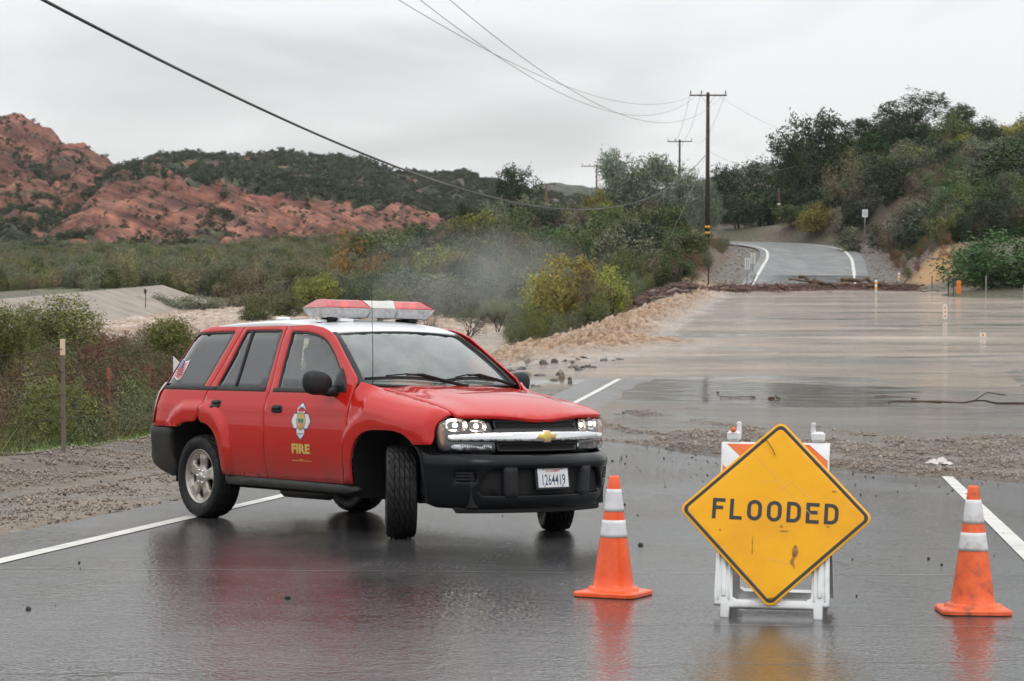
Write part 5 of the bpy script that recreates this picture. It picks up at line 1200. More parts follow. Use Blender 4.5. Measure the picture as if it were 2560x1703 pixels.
# ---- interior
M_int = mat('interior_grey', base=(.22, .225, .22), rough=.8); M_dash = mat('dashboard', base=(.50, .56, .54), rough=.55); M_seat = mat('seat_cloth', base=(.16, .16, .165), rough=.9, bump=(60, .3, .003))
for s in (0, 1): panel('door_trim', [(-1.0, .45), (.80, .45), (.83, 1.13), (-2.1, 1.13), (-2.1, .9), (-1.0, .9)], lambda x, z: (x, -(Wz(z)-.075), z), M_int, car, h=.2, r=.002, thick=.01, mirror=bool(s))
def dash(u, y): return None
b = MB(); V = []
for x, z in ((1.02, 1.135), (.93, 1.165), (.75, 1.165), (.62, 1.14), (.55, 1.06), (.52, .90), (.60, .60)):
    for y in np.linspace(-.76, .76, 9): V.append((x, y, z+(.018 if abs(y-.36) < .25 and z > 1.1 else 0)))
b.add(V, [(i*9+j, i*9+j+1, i*9+j+10, i*9+j+9) for i in range(6) for j in range(8)], True); b.build('dashboard', M_dash, car)
for y in (-.37, .37):
    st = bpy.data.objects.new('seat', None); C.objects.link(st); st.parent = car
    b = MB(); b.box((.08, y, .66), (.52, .50, .16), bev=.05); b.build('cushion', M_seat, st)
    b = MB(); b.box((0, 0, .32), (.14, .48, .66), M=Matrix.Translation((-.20, y, .68))@Matrix.Rotation(R(-16), 4, 'Y'), bev=.045); b.build('backrest', M_seat, st)
    b = MB(); b.box((0, 0, .77), (.10, .26, .18), M=Matrix.Translation((-.20, y, .68))@Matrix.Rotation(R(-14), 4, 'Y'), bev=.04); b.build('headrest', M_seat, st)
b = MB(); b.box((-.95, 0, .66), (.50, 1.3, .16), bev=.05); b.box((0, 0, .30), (.14, 1.3, .62), M=Matrix.Translation((-1.2, 0, .68))@Matrix.Rotation(R(-16), 4, 'Y'), bev=.04); b.build('rear_bench', M_seat, car)
b = MB(); b.box((-.65, 0, .52), (2.9, 1.6, .06)); b.build('cabin_floor', M_int, car)
b = MB(); b.box((-.85, 0, 1.61), (1.9, 1.1, .012)); b.build('headliner', M_int, car)
b = MB(); T_ = Matrix.Translation((.40, .37, 1.04))@Matrix.Rotation(R(-62), 4, 'Y')
b.tube([T_@Vector((.19*math.cos(a), .19*math.sin(a), 0)) for a in np.linspace(0, 2*math.pi, 25)], .015, 8, cap=False)
for a in (0.5, 2.6, -1.57): b.tube([T_@Vector((0, 0, -.02)), T_@Vector((.185*math.sin(a), .185*math.cos(a), 0))], .014, 6)
b.tube([T_@Vector((0, 0, 0)), T_@Vector((0, 0, -.3))], .03, 8); b.build('steering_wheel', M_black, car)
b = MB(); b.box((.33, 0, 1.555), (.015, .24, .06), bev=.006); b.build('rear_view_mirror', M_black, car)
# ---- the driver
def skin_body(name, J, E, mats, matf, levels=1):
    me = bpy.data.meshes.new(name); me.from_pydata([j[:3] for j in J], E, []); o = link(name, me)
    sk_ = o.modifiers.new('skin', 'SKIN'); sv = me.skin_vertices[0].data
    for i, j in enumerate(J): sv[i].radius = (j[3], j[4] if len(j) > 4 else j[3]); sv[i].use_root = (i == 0)
    sk_.use_smooth_shade = True; ss_ = o.modifiers.new('sub', 'SUBSURF'); ss_.levels = levels; ss_.render_levels = levels
    dg = bpy.context.evaluated_depsgraph_get(); m2 = bpy.data.meshes.new_from_object(o.evaluated_get(dg)); m2.name = name
    bpy.data.objects.remove(o)
    m2.materials.clear()
    for m in mats: m2.materials.append(m)
    for p in m2.polygons: p.material_index = matf(p.center); p.use_smooth = True
    return m2
M_skin = mat('skin', base=(.50, .30, .22), rough=.55); M_orange = mat('orange_jacket', base=(.95, .20, .05), rough=.6, bump=(14, .5, .02)); M_navy = mat('dark_trousers', base=(.03, .035, .05), rough=.8); M_hair = mat('hair', base=(.05, .035, .025), rough=.7)
px_, py_ = -.02, .37
J = [(px_, py_, .80, .15, .17), (px_-.02, py_, 1.0, .12, .17), (px_-.03, py_, 1.18, .12, .18), (px_-.03, py_, 1.28, .055, .06), (px_+.0, py_, 1.34, .055), (px_+.015, py_, 1.42, .082, .075), (px_+.01, py_, 1.49, .078, .07),
     (px_-.02, py_-.17, 1.21, .06), (px_+.10, py_-.23, 1.02, .05), (px_+.30, py_-.17, 1.10, .036), (px_+.36, py_-.15, 1.12, .026, .034),
     (px_-.02, py_+.17, 1.21, .06), (px_+.10, py_+.23, 1.02, .05), (px_+.30, py_+.17, 1.10, .036), (px_+.36, py_+.15, 1.12, .026, .034),
     (px_+.22, py_-.12, .80, .085), (px_+.50, py_-.14, .82, .06), (px_+.66, py_-.13, .60, .045), (px_+.22, py_+.12, .80, .085), (px_+.50, py_+.14, .82, .06), (px_+.66, py_+.13, .60, .045)]
E_ = [(0, 1), (1, 2), (2, 3), (3, 4), (4, 5), (5, 6), (2, 7), (7, 8), (8, 9), (9, 10), (2, 11), (11, 12), (12, 13), (13, 14), (0, 15), (15, 16), (16, 17), (0, 18), (18, 19), (19, 20)]
for hnd, s in ((10, 1), (14, -1)):
    hx, hy, hz_ = J[hnd][:3]
    for f in range(4):
        b_ = len(J); yy = hy; zz = hz_+.028-.019*f; L_ = (.026, .030, .028, .022)[f]
        J += [(hx+.030, yy, zz, .0085), (hx+.030+L_, yy+s*.006, zz+.004, .008), (hx+.040+L_, yy+s*.020, zz, .0075), (hx+.026+L_*.8, yy+s*.032, zz-.002, .0065)]
        E_ += [(hnd, b_), (b_, b_+1), (b_+1, b_+2), (b_+2, b_+3)]
    b_ = len(J); J += [(hx+.014, yy+s*.018, hz_+.034, .010), (hx+.036, yy+s*.030, hz_+.044, .008)]; E_ += [(hnd, b_), (b_, b_+1)]
def drv_mat(c):
    if c.z > 1.30: return 1
    if c.x > px_+.32 and c.z > .95: return 1
    if c.z < .92: return 2
    return 0
dm = skin_body('body', J, E_, [M_orange, M_skin, M_navy], drv_mat)
drv = empty('person'); tag(drv, 'driver in an orange jacket holding the steering wheel behind the misted windshield', 'person')
drv.matrix_world = MCAR
db = link('body', dm, drv)
V = []; b = MB()
hc = Vector((px_+.012, py_, 1.445))
prof = [(0, .122), (.05, .115), (.082, .085), (.094, .04), (.092, .0), (.085, -.03)]
b.lathe(prof, 16, Matrix.Translation(hc-Vector((.012, 0, 0)))); b.build('hair', M_hair, db)
b = MB(); b.lathe([(0, .022), (.010, .012), (.014, -.006), (0, -.012)], 8, Matrix.Translation(hc+Vector((.082, 0, -.02)))@Matrix.Rotation(R(90), 4, 'Y')); b.build('nose', M_skin, db)
for s in (-1, 1):
    MB().lathe([(0, .006), (.009, .003), (.010, 0)], 8, Matrix.Translation(hc+Vector((.076, s*.032, .010)))@Matrix.Rotation(R(90), 4, 'Y')).build('eye', M_black, db)
    b = MB(); b.box(hc+Vector((-.005, s*.084, -.01)), (.035, .016, .055), bev=.006); b.build('ear', M_skin, db)
MB().box(hc+Vector((.079, 0, -.058)), (.008, .045, .010), bev=.002).build('mouth', mat('lips', base=(.35, .12, .10)), db)
# ============================================================ cones
M_cone = mat('cone_orange', base=(.92, .10, .012), rough=.38, noise=(9, [(.86, .085, .010), (.98, .13, .02)], 5), coat=.3)
M_coned = mat('cone_orange_dirty', base=(.85, .12, .03), rough=.5, noise=(11, [(.34, .10, .05), (.84, .13, .035), (.92, .17, .05)], 8))
M_rfl = mat('reflective_white', base=(.74, .75, .77), rough=.3, noise=(13, [(.62, .62, .64), (.78, .79, .81)], 6)); M_rfld = mat('reflective_white_dirty', base=(.7, .7, .7), rough=.4, noise=(8, [(.40, .34, .30), (.70, .70, .70), (.76, .76, .77)], 8))
M_rubber = mat('black_rubber', base=(.02, .02, .02), rough=.7)
def ground_frame(px, py):
    """point on the tilted road plane under a picture point, with the plane's own up"""
    d = Rx.to_3x3()@Vector(((px-1280)/F, 1, -(py-851.5)/F)); t = (2.574-CAMZ)/(d.z+.0086*d.x+.0583*d.y); p = Vector((0, 0, CAMZ))+d*t
    return p
UPN = Vector((.0086, .0583, 1)).normalized()
def plane_mat(p, rz):
    y = Vector((math.sin(rz), math.cos(rz), 0)); x = y.cross(UPN).normalized(); y = UPN.cross(x); M = Matrix((x, y, UPN)).transposed().to_4x4(); M.translation = p; return M
def cone(px, py, rz, label, mo, mw, lean=0):
    o = empty('traffic_cone'); tag(o, label, 'traffic cone', 'traffic cones either side of the flood sign'); o.matrix_world = plane_mat(ground_frame(px, py)+UPN*.005, rz)
    H = .71
    b = MB(); s = .182; 
    pts = []
    for k in range(4):
        for a_ in (-.2, .2):
            a = math.pi/4+math.pi/2*k+a_*.55; r = s*1.36; pts.append((r*math.cos(a), r*math.sin(a)))
    n = 8; V = [(x, y, 0) for x, y in pts]+[(x, y, .018) for x, y in pts]+[(x*.97, y*.97, .026) for x, y in pts]+[(x*.62, y*.62, .036) for x, y in pts]
    b.add(V, [(i+n*j, (i+1) % n+n*j, (i+1) % n+n*(j+1), i+n*(j+1)) for j in range(3) for i in range(n)]+[tuple(range(n))[::-1], tuple(range(3*n, 4*n))]); b.build('base', mo, o)
    b = MB(); q = s*1.30
    V = []
    for k in range(8): 
        x, y = pts[k]; V += [(x*.985, y*.985, -.004), (x*.985, y*.985, .004)]
    b.add(V, [(2*k, 2*((k+1) % 8), 2*((k+1) % 8)+1, 2*k+1) for k in range(8)]); b.build('foot_rim', M_rubber, o)
    def prof(z): return .030+(.127-.030)*((H-z)/(H-.03))
    def ring(nm, z0, z1, m, off):
        b = MB(); k = max(2, int((z1-z0)/.02)); zs = np.linspace(z0, z1, k+1); p = [(prof(z)+off, z) for z in zs]; b.lathe([(prof(z0)-.004, z0)]+p+[(prof(z1)-.004, z1)], 40); return b.build(nm, m, o)
    b = MB(); p = [(.152, .030), (.140, .034), (.131, .046)]+[(prof(z), z) for z in np.linspace(.06, H-.01, 14)]+[(.026, H), (.020, H-.004), (.018, H-.06)]; b.lathe(p, 40); b.build('cone_body', mo, o)
    # octagonal foot of the body
    b = MB(); b.lathe([(.165, .028), (.158, .048), (.135, .052)], 8); b.build('collar', mo, o)
    ring('white_band', .498, .632, mw, .0022); ring('white_band', .345, .448, mw, .0022)
    return o
cone(1533, 1489, R(24), 'clean orange traffic cone by the front bumper of the red vehicle', M_cone, M_rfl)
c2 = cone(2432, 1532, R(2), 'grimy scuffed orange traffic cone right of the flood sign by the white line', M_coned, M_rfld)
# ============================================================ folding barricade with the diamond sign
M_wp = mat('white_plastic', base=(.74, .75, .75), rough=.38, noise=(7, [(.60, .59, .57), (.76, .77, .77), (.79, .80, .80)], 8)); M_ost = mat('orange_stripe', base=(.85, .17, .03), rough=.35, noise=(8, [(.70, .14, .035), (.88, .20, .05)], 6))
M_yel = mat('sign_yellow', base=(.84, .40, .005), rough=.38, noise=(2.6, [(.78, .345, .008), (.86, .405, .005), (.88, .43, .010)], 9), spec=.3)
M_sblk = mat('sign_black', base=(.022, .022, .024), rough=.45); M_scuff = mat('sign_scuff', base=(.36, .15, .02), rough=.6, noise=(60, [(.12, .06, .02), (.55, .24, .02)], 4))
bp_ = ground_frame(1937, 1530); bar_o = empty('folding_barricade'); bar_o.matrix_world = plane_mat(bp_, R(10)); tag(bar_o, 'white plastic folding barricade with orange stripes behind the flooded sign', 'barricade')
W2, LEG = .305, 1.09
def frame_map(alpha, y0):
    """leg frame plane: u across, v up along the leaning face"""
    c, s = math.cos(alpha), math.sin(alpha)
    def f(u, v): return (u, y0+s*v*(1 if y0 < 0 else -1), c*v)
    return f
def legset(y0, back):
    al = R(19); f0 = frame_map(al, y0)
    def f(u, v): x, y, z = f0(u, v); return (-x if back else x, y, z)
    # normal check: front face must look at -y
    fr = bpy.data.objects.new('rear_legs' if back else 'front_legs', None); C.objects.link(fr); fr.parent = bar_o
    out = [(-W2-.01, .075), (-W2+.025, .075), (-W2+.025, 0), (-W2+.075, 0), (-W2+.078, .06), (W2-.078, .06), (W2-.075, 0), (W2-.025, 0), (W2-.025, .075), (W2+.01, .075), (W2+.006, .36), (W2-.02, .37), (W2-.02, 1.0), (-W2+.02, 1.0), (-W2+.02, .37), (-W2-.006, .36)]
    hole = [(-.215, .12), (-.19, .105), (.19, .105), (.215, .12), (.215, .30), (.18, .335), (-.18, .335), (-.215, .30)]
    pm = panel('leg_frame', out, f, M_wp, fr, holes=[hole], h=.06, r=.007, thick=.045)
    # moulded ribs
    for u in (-.262, .262):
        b = [(u-.012, .12), (u+.012, .12), (u+.012, .33), (u-.012, .33)]; panel('rib', b, f, M_wp, fr, h=.05, r=.004, thick=.01, off=.010)
        for du in (-.03, .03): panel('rib', [(u+du-.004, .10), (u+du+.004, .10), (u+du+.004, .36), (u+du-.004, .36)], f, M_wp, fr, h=.06, r=.002, thick=.01, off=.008)
    panel('reflector', [(-.045, .072), (.045, .072), (.045, .090), (-.045, .090)], f, mat('reflector_clear', base=(.75, .70, .62), rough=.15), fr, h=.05, r=.003, thick=.012, off=.006)
    # striped boards
    for v0, v1 in ((.70, 1.0), (.42, .62)):
        bd = panel('board', [(-W2+.004, v0), (W2-.004, v0), (W2-.004, v1), (-W2+.004, v1)], f, M_wp, fr, h=.08, r=.005, thick=.02, off=.014)
        hh = v1-v0; k = -1.2
        u = -1.187
        while u < .5:
            a = [(u, v1), (u+.155, v1), (u+.155+hh, v0), (u+hh, v0)]
            # clip to the board by x
            def clip(poly, xm, keep):
                o = []
                for i in range(len(poly)):
                    p, q = poly[i-1], poly[i]; ip = (p[0] > xm) == keep; iq = (q[0] > xm) == keep
                    if ip != iq: t = (xm-p[0])/(q[0]-p[0]); o.append((xm, p[1]+t*(q[1]-p[1])))
                    if iq: o.append(q)
                return o
            a = clip(a, -W2+.014, True); a = clip(a, W2-.014, False) if a else a
            if len(a) >= 3: decal('stripe', [(p[0], min(v1-.01, max(v0+.01, p[1]))) for p in a][::-1], [list(range(len(a)))], f, .0155, M_ost, bd)
            u += .305
    return fr, f
fr_, ff = legset(-.355, False); rr__, fb_ = legset(.355, True)
for s in (-1, 1):
    b = MB(); cx_ = s*.235
    b.box((cx_, 0, .985), (.075, .09, .055), bev=.012); b.box((cx_-s*.028, 0, 1.025), (.026, .04, .08), bev=.008); b.tube([(cx_-s*.026, -.018, 1.052), (cx_-s*.026, .018, 1.052)], .013, 10)
    b.build('hinge', M_wp, bar_o)
b = MB(); b.lathe([(0, .008), (.014, .006), (.016, 0)], 12, Matrix.Translation((-.235, -.052, 1.02))@Matrix.Rotation(R(90), 4, 'X')); b.build('hinge_bolt', M_ost, bar_o)
b = MB(); b.tube([(-.19, .23, .30), (.19, .23, .30)], .018, 8); b.tube([(-.19, -.24, .30), (-.19, .24, .30)], .012, 6); b.tube([(.19, -.24, .30), (.19, .24, .30)], .012, 6); b.build('brace', M_wp, bar_o)
sg = empty('flood_sign'); sg.matrix_world = bar_o.matrix_world.copy(); tag(sg, 'yellow diamond road sign reading FLOODED in black letters', 'road sign')
cv, SD = .585, .381
def sq(h, r, n=6):
    o = []
    for k, (sx, sy) in enumerate(((1, 1), (-1, 1), (-1, -1), (1, -1))):
        for i in range(n+1):
            a = math.pi/2*k+math.pi/2*i/n; o.append((sx*(h-r)+r*math.cos(a), sy*(h-r)+r*math.sin(a)))
    return o
def sgmap(off):
    rot = R(45)-R(2.0); c, s = math.cos(rot), math.sin(rot)
    def f(u, v): x = u*c-v*s; y = u*s+v*c; p = ff(x+.012, y+cv); return (p[0], p[1]-off*math.cos(R(19)), p[2]+off*math.sin(R(19)))
    return f
pn_ = panel('sign_plate', sq(SD, .045), sgmap(.035), M_yel, sg, h=.06, r=.0015, thick=.003)
ou, inn = sq(SD-.012, .036), sq(SD-.030, .026)
bo = panel('sign_border', ou, sgmap(.0358), M_sblk, pn_, holes=[inn], h=.05, r=.0002, thick=.0005)
def txmap(u, v): p = ff(u, v+cv); return (p[0], p[1]-.0362*math.cos(R(19)), p[2]+.0362*math.sin(R(19)))
def stroke_text(word, H_, st, gap, wds):
    """road-sign capitals as strokes with even width"""
    polys = []; x = 0
    def rect(x0, y0, x1, y1): polys.append([(x0, y0), (x1, y0), (x1, y1), (x0, y1)])
    def ringp(cx, cy, rx, ry, a0, a1, n=20):
        for i in range(n):
            t0 = a0+(a1-a0)*i/n; t1 = a0+(a1-a0)*(i+1)/n
            polys.append([(cx+(rx-st)*math.cos(t0), cy+(ry-st)*math.sin(t0)), (cx+rx*math.cos(t0), cy+ry*math.sin(t0)), (cx+rx*math.cos(t1), cy+ry*math.sin(t1)), (cx+(rx-st)*math.cos(t1), cy+(ry-st)*math.sin(t1))])
    for ch in word:
        w = wds[ch]
        if ch == 'F': rect(x, 0, x+st, H_); rect(x+st, H_-st, x+w, H_); rect(x+st, H_*.46, x+w*.86, H_*.46+st)
        if ch == 'L': rect(x, 0, x+st, H_); rect(x+st, 0, x+w, st)
        if ch == 'E': rect(x, 0, x+st, H_); rect(x+st, H_-st, x+w, H_); rect(x+st, H_*.45, x+w*.88, H_*.45+st); rect(x+st, 0, x+w, st)
        if ch == 'O':
            r = w/2; ringp(x+r, H_-r, r, r, 0, math.pi); ringp(x+r, r, r, r, math.pi, 2*math.pi); rect(x, r, x+st, H_-r); rect(x+w-st, r, x+w, H_-r)
        if ch == 'D':
            rect(x, 0, x+st, H_); r = w*.55; rect(x+st, 0, x+w-r, st); rect(x+st, H_-st, x+w-r, H_); ringp(x+w-r, r, r, r, -math.pi/2, 0, 12); ringp(x+w-r, H_-r, r, r, 0, math.pi/2, 12); rect(x+w-st, r, x+w, H_-r)
        x += w+gap
    W_ = x-gap; V = []; Fc = []
    for p in polys: b_ = len(V); V += [(a-W_/2, c-H_/2) for a, c in p]; Fc.append(list(range(b_, b_+len(p))))
    return V, Fc, W_
V_, F_, W_ = stroke_text('FLOODED', .118, .0205, .028, dict(F=.069, L=.068, O=.081, D=.078, E=.072))
c_, s_ = math.cos(-R(2.0)), math.sin(-R(2.0)); V_ = [(a*c_-b*s_+.010, a*s_+b*c_+.012) for a, b in V_]
decal('sign_lettering', V_, F_, txmap, .0004, M_sblk, pn_)
rg = np.random.default_rng(5)
def blotch(cx, cy, rx, ry, n=26, jag=.35): return [(cx+rx*(1+jag*(rg.uniform()-.5))*math.cos(a), cy+ry*(1+jag*(rg.uniform()-.5))*math.sin(a)) for a in np.linspace(0, 2*math.pi, n+1)[:-1]]
decal('rust_stain', blotch(.125, -.215, .017, .034), [list(range(26))], txmap, .0006, M_scuff, pn_)
for cx, cy, rx, ry in ((.11, -.27, .010, .020), (.118, -.245, .006, .018), (-.29, -.10, .006, .006), (.045, -.075, .008, .006), (.33, .13, .014, .005), (.06, -.10, .028, .003), (.12, -.30, .004, .012), (-.11, -.19, .003, .05), (.30, -.07, .012, .004)): decal('rust_stain', blotch(cx, cy, rx, ry, 14, .9), [list(range(14))], txmap, .0006, M_scuff, pn_)
def scr(p, q, w): 
    d = (Vector(q)-Vector(p)).normalized(); n = Vector((-d.y, d.x))*w; return [(p[0]+n.x, p[1]+n.y), (p[0]-n.x, p[1]-n.y), (q[0]-n.x, q[1]-n.y), (q[0]+n.x, q[1]+n.y)]
M_scr = mat('scratch', base=(.80, .50, .12), rough=.5)
for p, q in (((-.10, .33), (.23, -.03)), ((.10, .18), (.20, .09)), ((-.08, .18), (.03, .185)), ((.02, .12), (.09, .19)), ((-.02, -.26), (.10, -.285))): decal('scratch', scr(p, q, .0011), [[0, 1, 2, 3]], txmap, .0006, M_scr, pn_)
tw = MB(); P = lambda u, v, o=.0: Vector(txmap(u, v))+Vector((0, -.008-o, 0)); tw.tube([P(-.075, .425), P(-.055, .43, .01), P(-.035, .405, .012), P(-.01, .365, .004), P(.002, .335, .01)], .0025, 5); tw.tube([P(-.02, -.485), P(.01, -.475, .01), P(.03, -.482, .005)], .0025, 5); tw.build('tie_wire', mat('rusty_wire', base=(.10, .035, .02), rough=.7), sg)
# ============================================================ vegetation
def leafcards(P, size, rg, up=.3, aspect=.6, fold=False):
    n = len(P); d = rg.normal(size=(n, 3)); d[:, 2] += up; d /= np.linalg.norm(d, axis=1)[:, None]
    e = np.cross(d, rg.normal(size=(n, 3))); e /= np.linalg.norm(e, axis=1)[:, None]
    s = (size*rg.uniform(.6, 1.35, n))[:, None]
    a = P+d*s; b = P+e*s*aspect*.5; c = P-d*s; dd = P-e*s*aspect*.5
    V = np.stack([a, b, c, dd], 1).reshape(-1, 3); Fc = np.arange(4*n).reshape(n, 4); return V, Fc
def crown_pts(rg, n, lobes, shell=.55):
    L = np.array(lobes); w = L[:, 3]*L[:, 4]*L[:, 5]; w = w**.75; k = rg.choice(len(L), n, p=w/w.sum())
    d = rg.normal(size=(n, 3)); d /= np.linalg.norm(d, axis=1)[:, None]; r = shell+(1-shell)*rg.uniform(size=n)**.6; r = r*(1+.16*rg.normal(size=n)*.6)
    return L[k, :3]+d*r[:, None]*L[k, 3:6], k
def make_crown(name, mat_, seed, n, leaf, form, leafy=.3, aspect=.6, twig=0):
    """unit crown about 1 tall, 1 wide"""
    rg = np.random.default_rng(seed); lobes = []
    nl = {'tree': 26, 'bush': 15, 'wisp': 16, 'flat': 10}[form]
    for i in range(nl):
        if form == 'tree': a = rg.uniform(0, 6.28); rr = .36*rg.uniform()**.5; z = rg.uniform(.18, .82); q = rg.uniform(.15, .24); lobes.append((rr*math.cos(a)*(1.25-abs(z-.55)*1.3), rr*math.sin(a)*(1.25-abs(z-.55)*1.3), z, q, q, q*.75))
        if form == 'bush': a = rg.uniform(0, 6.28); rr = .34*rg.uniform()**.5; z = rg.uniform(.12, .72)*(1.1-rr); q = rg.uniform(.15, .26); lobes.append((rr*math.cos(a), rr*math.sin(a), z, q, q, q*.9))
        if form == 'wisp': a = rg.uniform(0, 6.28); rr = .34*rg.uniform()**.5; z = rg.uniform(.15, .85); q = rg.uniform(.06, .13); lobes.append((rr*math.cos(a)*(.5+z*.6), rr*math.sin(a)*(.5+z*.6), z, q, q, q*2.0))
        if form == 'flat': a = rg.uniform(0, 6.28); rr = .42*rg.uniform()**.5; z = rg.uniform(.15, .55); q = rg.uniform(.16, .26); lobes.append((rr*math.cos(a), rr*math.sin(a), z, q, q, q*.7))
    # clumps: leaves gather round twig tips
    m = max(20, n//(12 if form != 'tree' else 16)); T, _ = crown_pts(rg, m, lobes, .5); idx = rg.integers(0, m, n); P = T[idx]+rg.normal(size=(n, 3))*.042*np.array((1, 1, .8 if form != 'wisp' else 1.6))
    P[:, 2] = np.abs(P[:, 2])
    sz_ = .97/np.percentile(P[:, 2], 99); sr_ = .47/np.percentile(np.hypot(P[:, 0], P[:, 1]), 97); P = P*(sr_, sr_, sz_); lobes = [(a*sr_, b*sr_, c*sz_, d_, e_, f_) for a, b, c, d_, e_, f_ in lobes]
    V, Fc = leafcards(P, leaf, rg, leafy, aspect)
    me = fastmesh(name, V, Fc, False, [mat_])
    tone = np.repeat(.72+.5*rg.uniform(size=m)[idx]+.12*rg.normal(size=n), 4).clip(.45, 1.5)
    hue = np.repeat(rg.uniform(size=m)[idx], 4)
    set_attr(me, 'tone', np.stack([tone, tone*(1+.0*hue), tone*(1-.25*(hue-.5))], 1)); return me, lobes
def trunk_mesh(name, mat_, seed, lobes, stems=3, r0=.035):
    rg = np.random.default_rng(seed); mb = MB()
    for k in range(stems):
        base = Vector((rg.normal()*.03*(stems > 1), rg.normal()*.03*(stems > 1), -.04)); l = lobes[rg.integers(len(lobes))]; tip = Vector((l[0]*.6, l[1]*.6, l[2]))
        mid = base.lerp(tip, .5)+Vector((rg.normal()*.03, rg.normal()*.03, .02)); mb.tube([base, base.lerp(mid, .5), mid, tip], [r0, r0*.8, r0*.6, r0*.3], 6)
        for j in range(4):
            l2 = lobes[rg.integers(len(lobes))]; t2 = Vector(l2[:3])+Vector((rg.normal()*.05, rg.normal()*.05, .06)); m2 = mid.lerp(t2, .5)+Vector((0, 0, .03)); mb.tube([mid, m2, t2], [r0*.45, r0*.3, r0*.1], 5)
    me = bpy.data.meshes.new(name); me.from_pydata(mb.v, [], mb.f); me.polygons.foreach_set('use_smooth', mb.sm); me.materials.append(mat_); me.update(); return me
def leafmat(name, c, var=.18, rough=.55):
    m = mat(name, base=c, rough=rough, noise=(.9, [tuple(x*.72 for x in c), c, tuple(x*1.3 for x in c)], 2), attr='tone', var=var, spec=.25)
    return m
SP = {}
KINDS = dict(oak=((0.045, 0.067, 0.024), 'tree', 6200, 0.027, 2), dark=((0.035, 0.058, 0.023), 'bush', 6200, 0.029, 3), olive=((0.112, 0.129, 0.039), 'bush', 6200, 0.029, 3), yellow=((0.223, 0.216, 0.039), 'bush', 6200, 0.029, 3), grey=((0.163, 0.178, 0.109), 'bush', 6200, 0.029, 4),
             brown=((0.163, 0.124, 0.078), 'wisp', 2200, 0.022, 6), euc=((0.178, 0.225, 0.147), 'tree', 9000, .030, 2), willow=((0.341, 0.333, 0.062), 'wisp', 3600, 0.030, 5), green=((0.059, 0.108, 0.026), 'bush', 6200, 0.029, 3), orange=((0.346, 0.164, 0.029), 'wisp', 1500, .021, 4), olivenear=((.15, .165, .045), 'bush', 9500, .021, 4), bare=((0.109, 0.078, 0.062), 'wisp', 10, .01, 7))
M_bark = mat('bark', base=(.07, .05, .035), rough=.9, noise=(9, [(.04, .03, .022), (.12, .09, .065)], 5)); M_barkp = mat('pale_bark', base=(.24, .20, .16), rough=.85, noise=(5, [(.12, .09, .07), (.34, .29, .24)], 5))
for kk, (c, form, n, lf, st) in KINDS.items():
    m = leafmat('leaves_'+kk, c); SP[kk] = []
    for v in range(3 if kk in ('oak', 'dark', 'olive', 'green', 'grey') else 2):
        sd = sum(map(ord, kk))*10+v; cm, lb_ = make_crown('crown', m, sd, n, lf, form, .15 if form != 'wisp' else .8, .62 if kk != 'euc' else .4)
        SP[kk].append((cm, trunk_mesh('trunk', M_barkp if kk in ('euc',) else M_bark, sd, lb_, st, .030 if form == 'tree' else .016), lb_))
def plant(kind, x, y, w, h, label, cat, group=None, v=None, z=None, name=None, sink=.0, sy=None):
    cm, tm, _ = SP[kind][(int(x*7+y*3) % len(SP[kind])) if v is None else v % len(SP[kind])]
    z = gz(x, y) if z is None else z
    o = empty(name or ({'oak': 'oak_tree', 'euc': 'eucalyptus_tree', 'orange': 'autumn_tree', 'bare': 'bare_tree'}.get(kind, 'bush')), (x, y, z-sink), RN.uniform(0, 6.28))
    tag(o, label, cat, group); a = link('trunk', tm, o); b = link('crown', cm, o)
    for q in (a, b): q.scale = (w*1.12, (sy or w)*1.12, h*1.05)
    return o
# ---- named trees: (kind, px, base_py or None, depth, width m, height m, label)
def at(px, d): return px2x(px, d), d
def tree(kind, px, top, d, wpx, label, cat='tree', base=None, **k):
    x = px2x(px, d); g = gz(x, d) if base is None else pz(base, d); h = pz(top, d)-g; w = wpx/F*d
    return plant(kind, x, d, w, max(h, w*.5), label, cat, z=g, **k)
tree('euc', 1525, 388, 236, 120, 'grey-green eucalyptus, leftmost of the big trees left of the tall pole', v=0, sy=4.5)
tree('euc', 1610, 398, 232, 165, 'large pale eucalyptus directly left of the tall wooden pole', v=1, sy=6)
tree('euc', 1700, 425, 240, 130, 'spreading eucalyptus whose crown reaches behind the tall wooden pole', v=0, sy=5)
tree('euc', 1762, 455, 228, 80, 'brownish thin eucalyptus just right of the tall wooden pole', v=1)
tree('oak', 1292, 425, 262, 115, 'tall dark tree with open crown between the red hills and the thin rusty pole', v=0)
tree('oak', 1172, 512, 250, 82, 'small rounded dark tree standing against the foot of the red hills', v=1)
tree('grey', 1232, 505, 250, 80, 'grey feathery tree between the small dark tree and the open-crowned tree', v=1)
tree('orange', 880, 558, 185, 190, 'thin sycamore with sparse orange leaves above the light bar', v=0, sy=3.5)
tree('orange', 930, 640, 182, 130, 'low orange-leaved sapling beside the thin orange sycamore', v=1)
tree('oak', 2030, 300, 268, 205, 'dark spreading oak on the skyline, leftmost of the hilltop trees', v=0, sy=8)
tree('oak', 1975, 350, 262, 110, 'darker leaning oak at the left edge of the hilltop grove', v=1)
tree('oak', 2268, 243, 285, 195, 'tallest oak on the hilltop skyline with a broad ragged crown', v=2, sy=8, base=335)
tree('oak', 2175, 300, 280, 120, 'round oak on the skyline just left of the tallest oak', v=1, base=360)
tree('oak', 2388, 268, 285, 100, 'upright oak on the skyline right of the tallest oak', v=0, base=350)
tree('yellow', 2428, 340, 262, 120, 'yellow-green tree on the hilltop below the upright oak', v=0, base=430)
tree('yellow', 2500, 322, 270, 110, 'yellowish round tree at the top of the hill by the frame edge', v=1, base=380)
tree('dark', 1815, 425, 272, 120, 'dark green tree beyond the bend directly behind the striped stub pole', v=0)
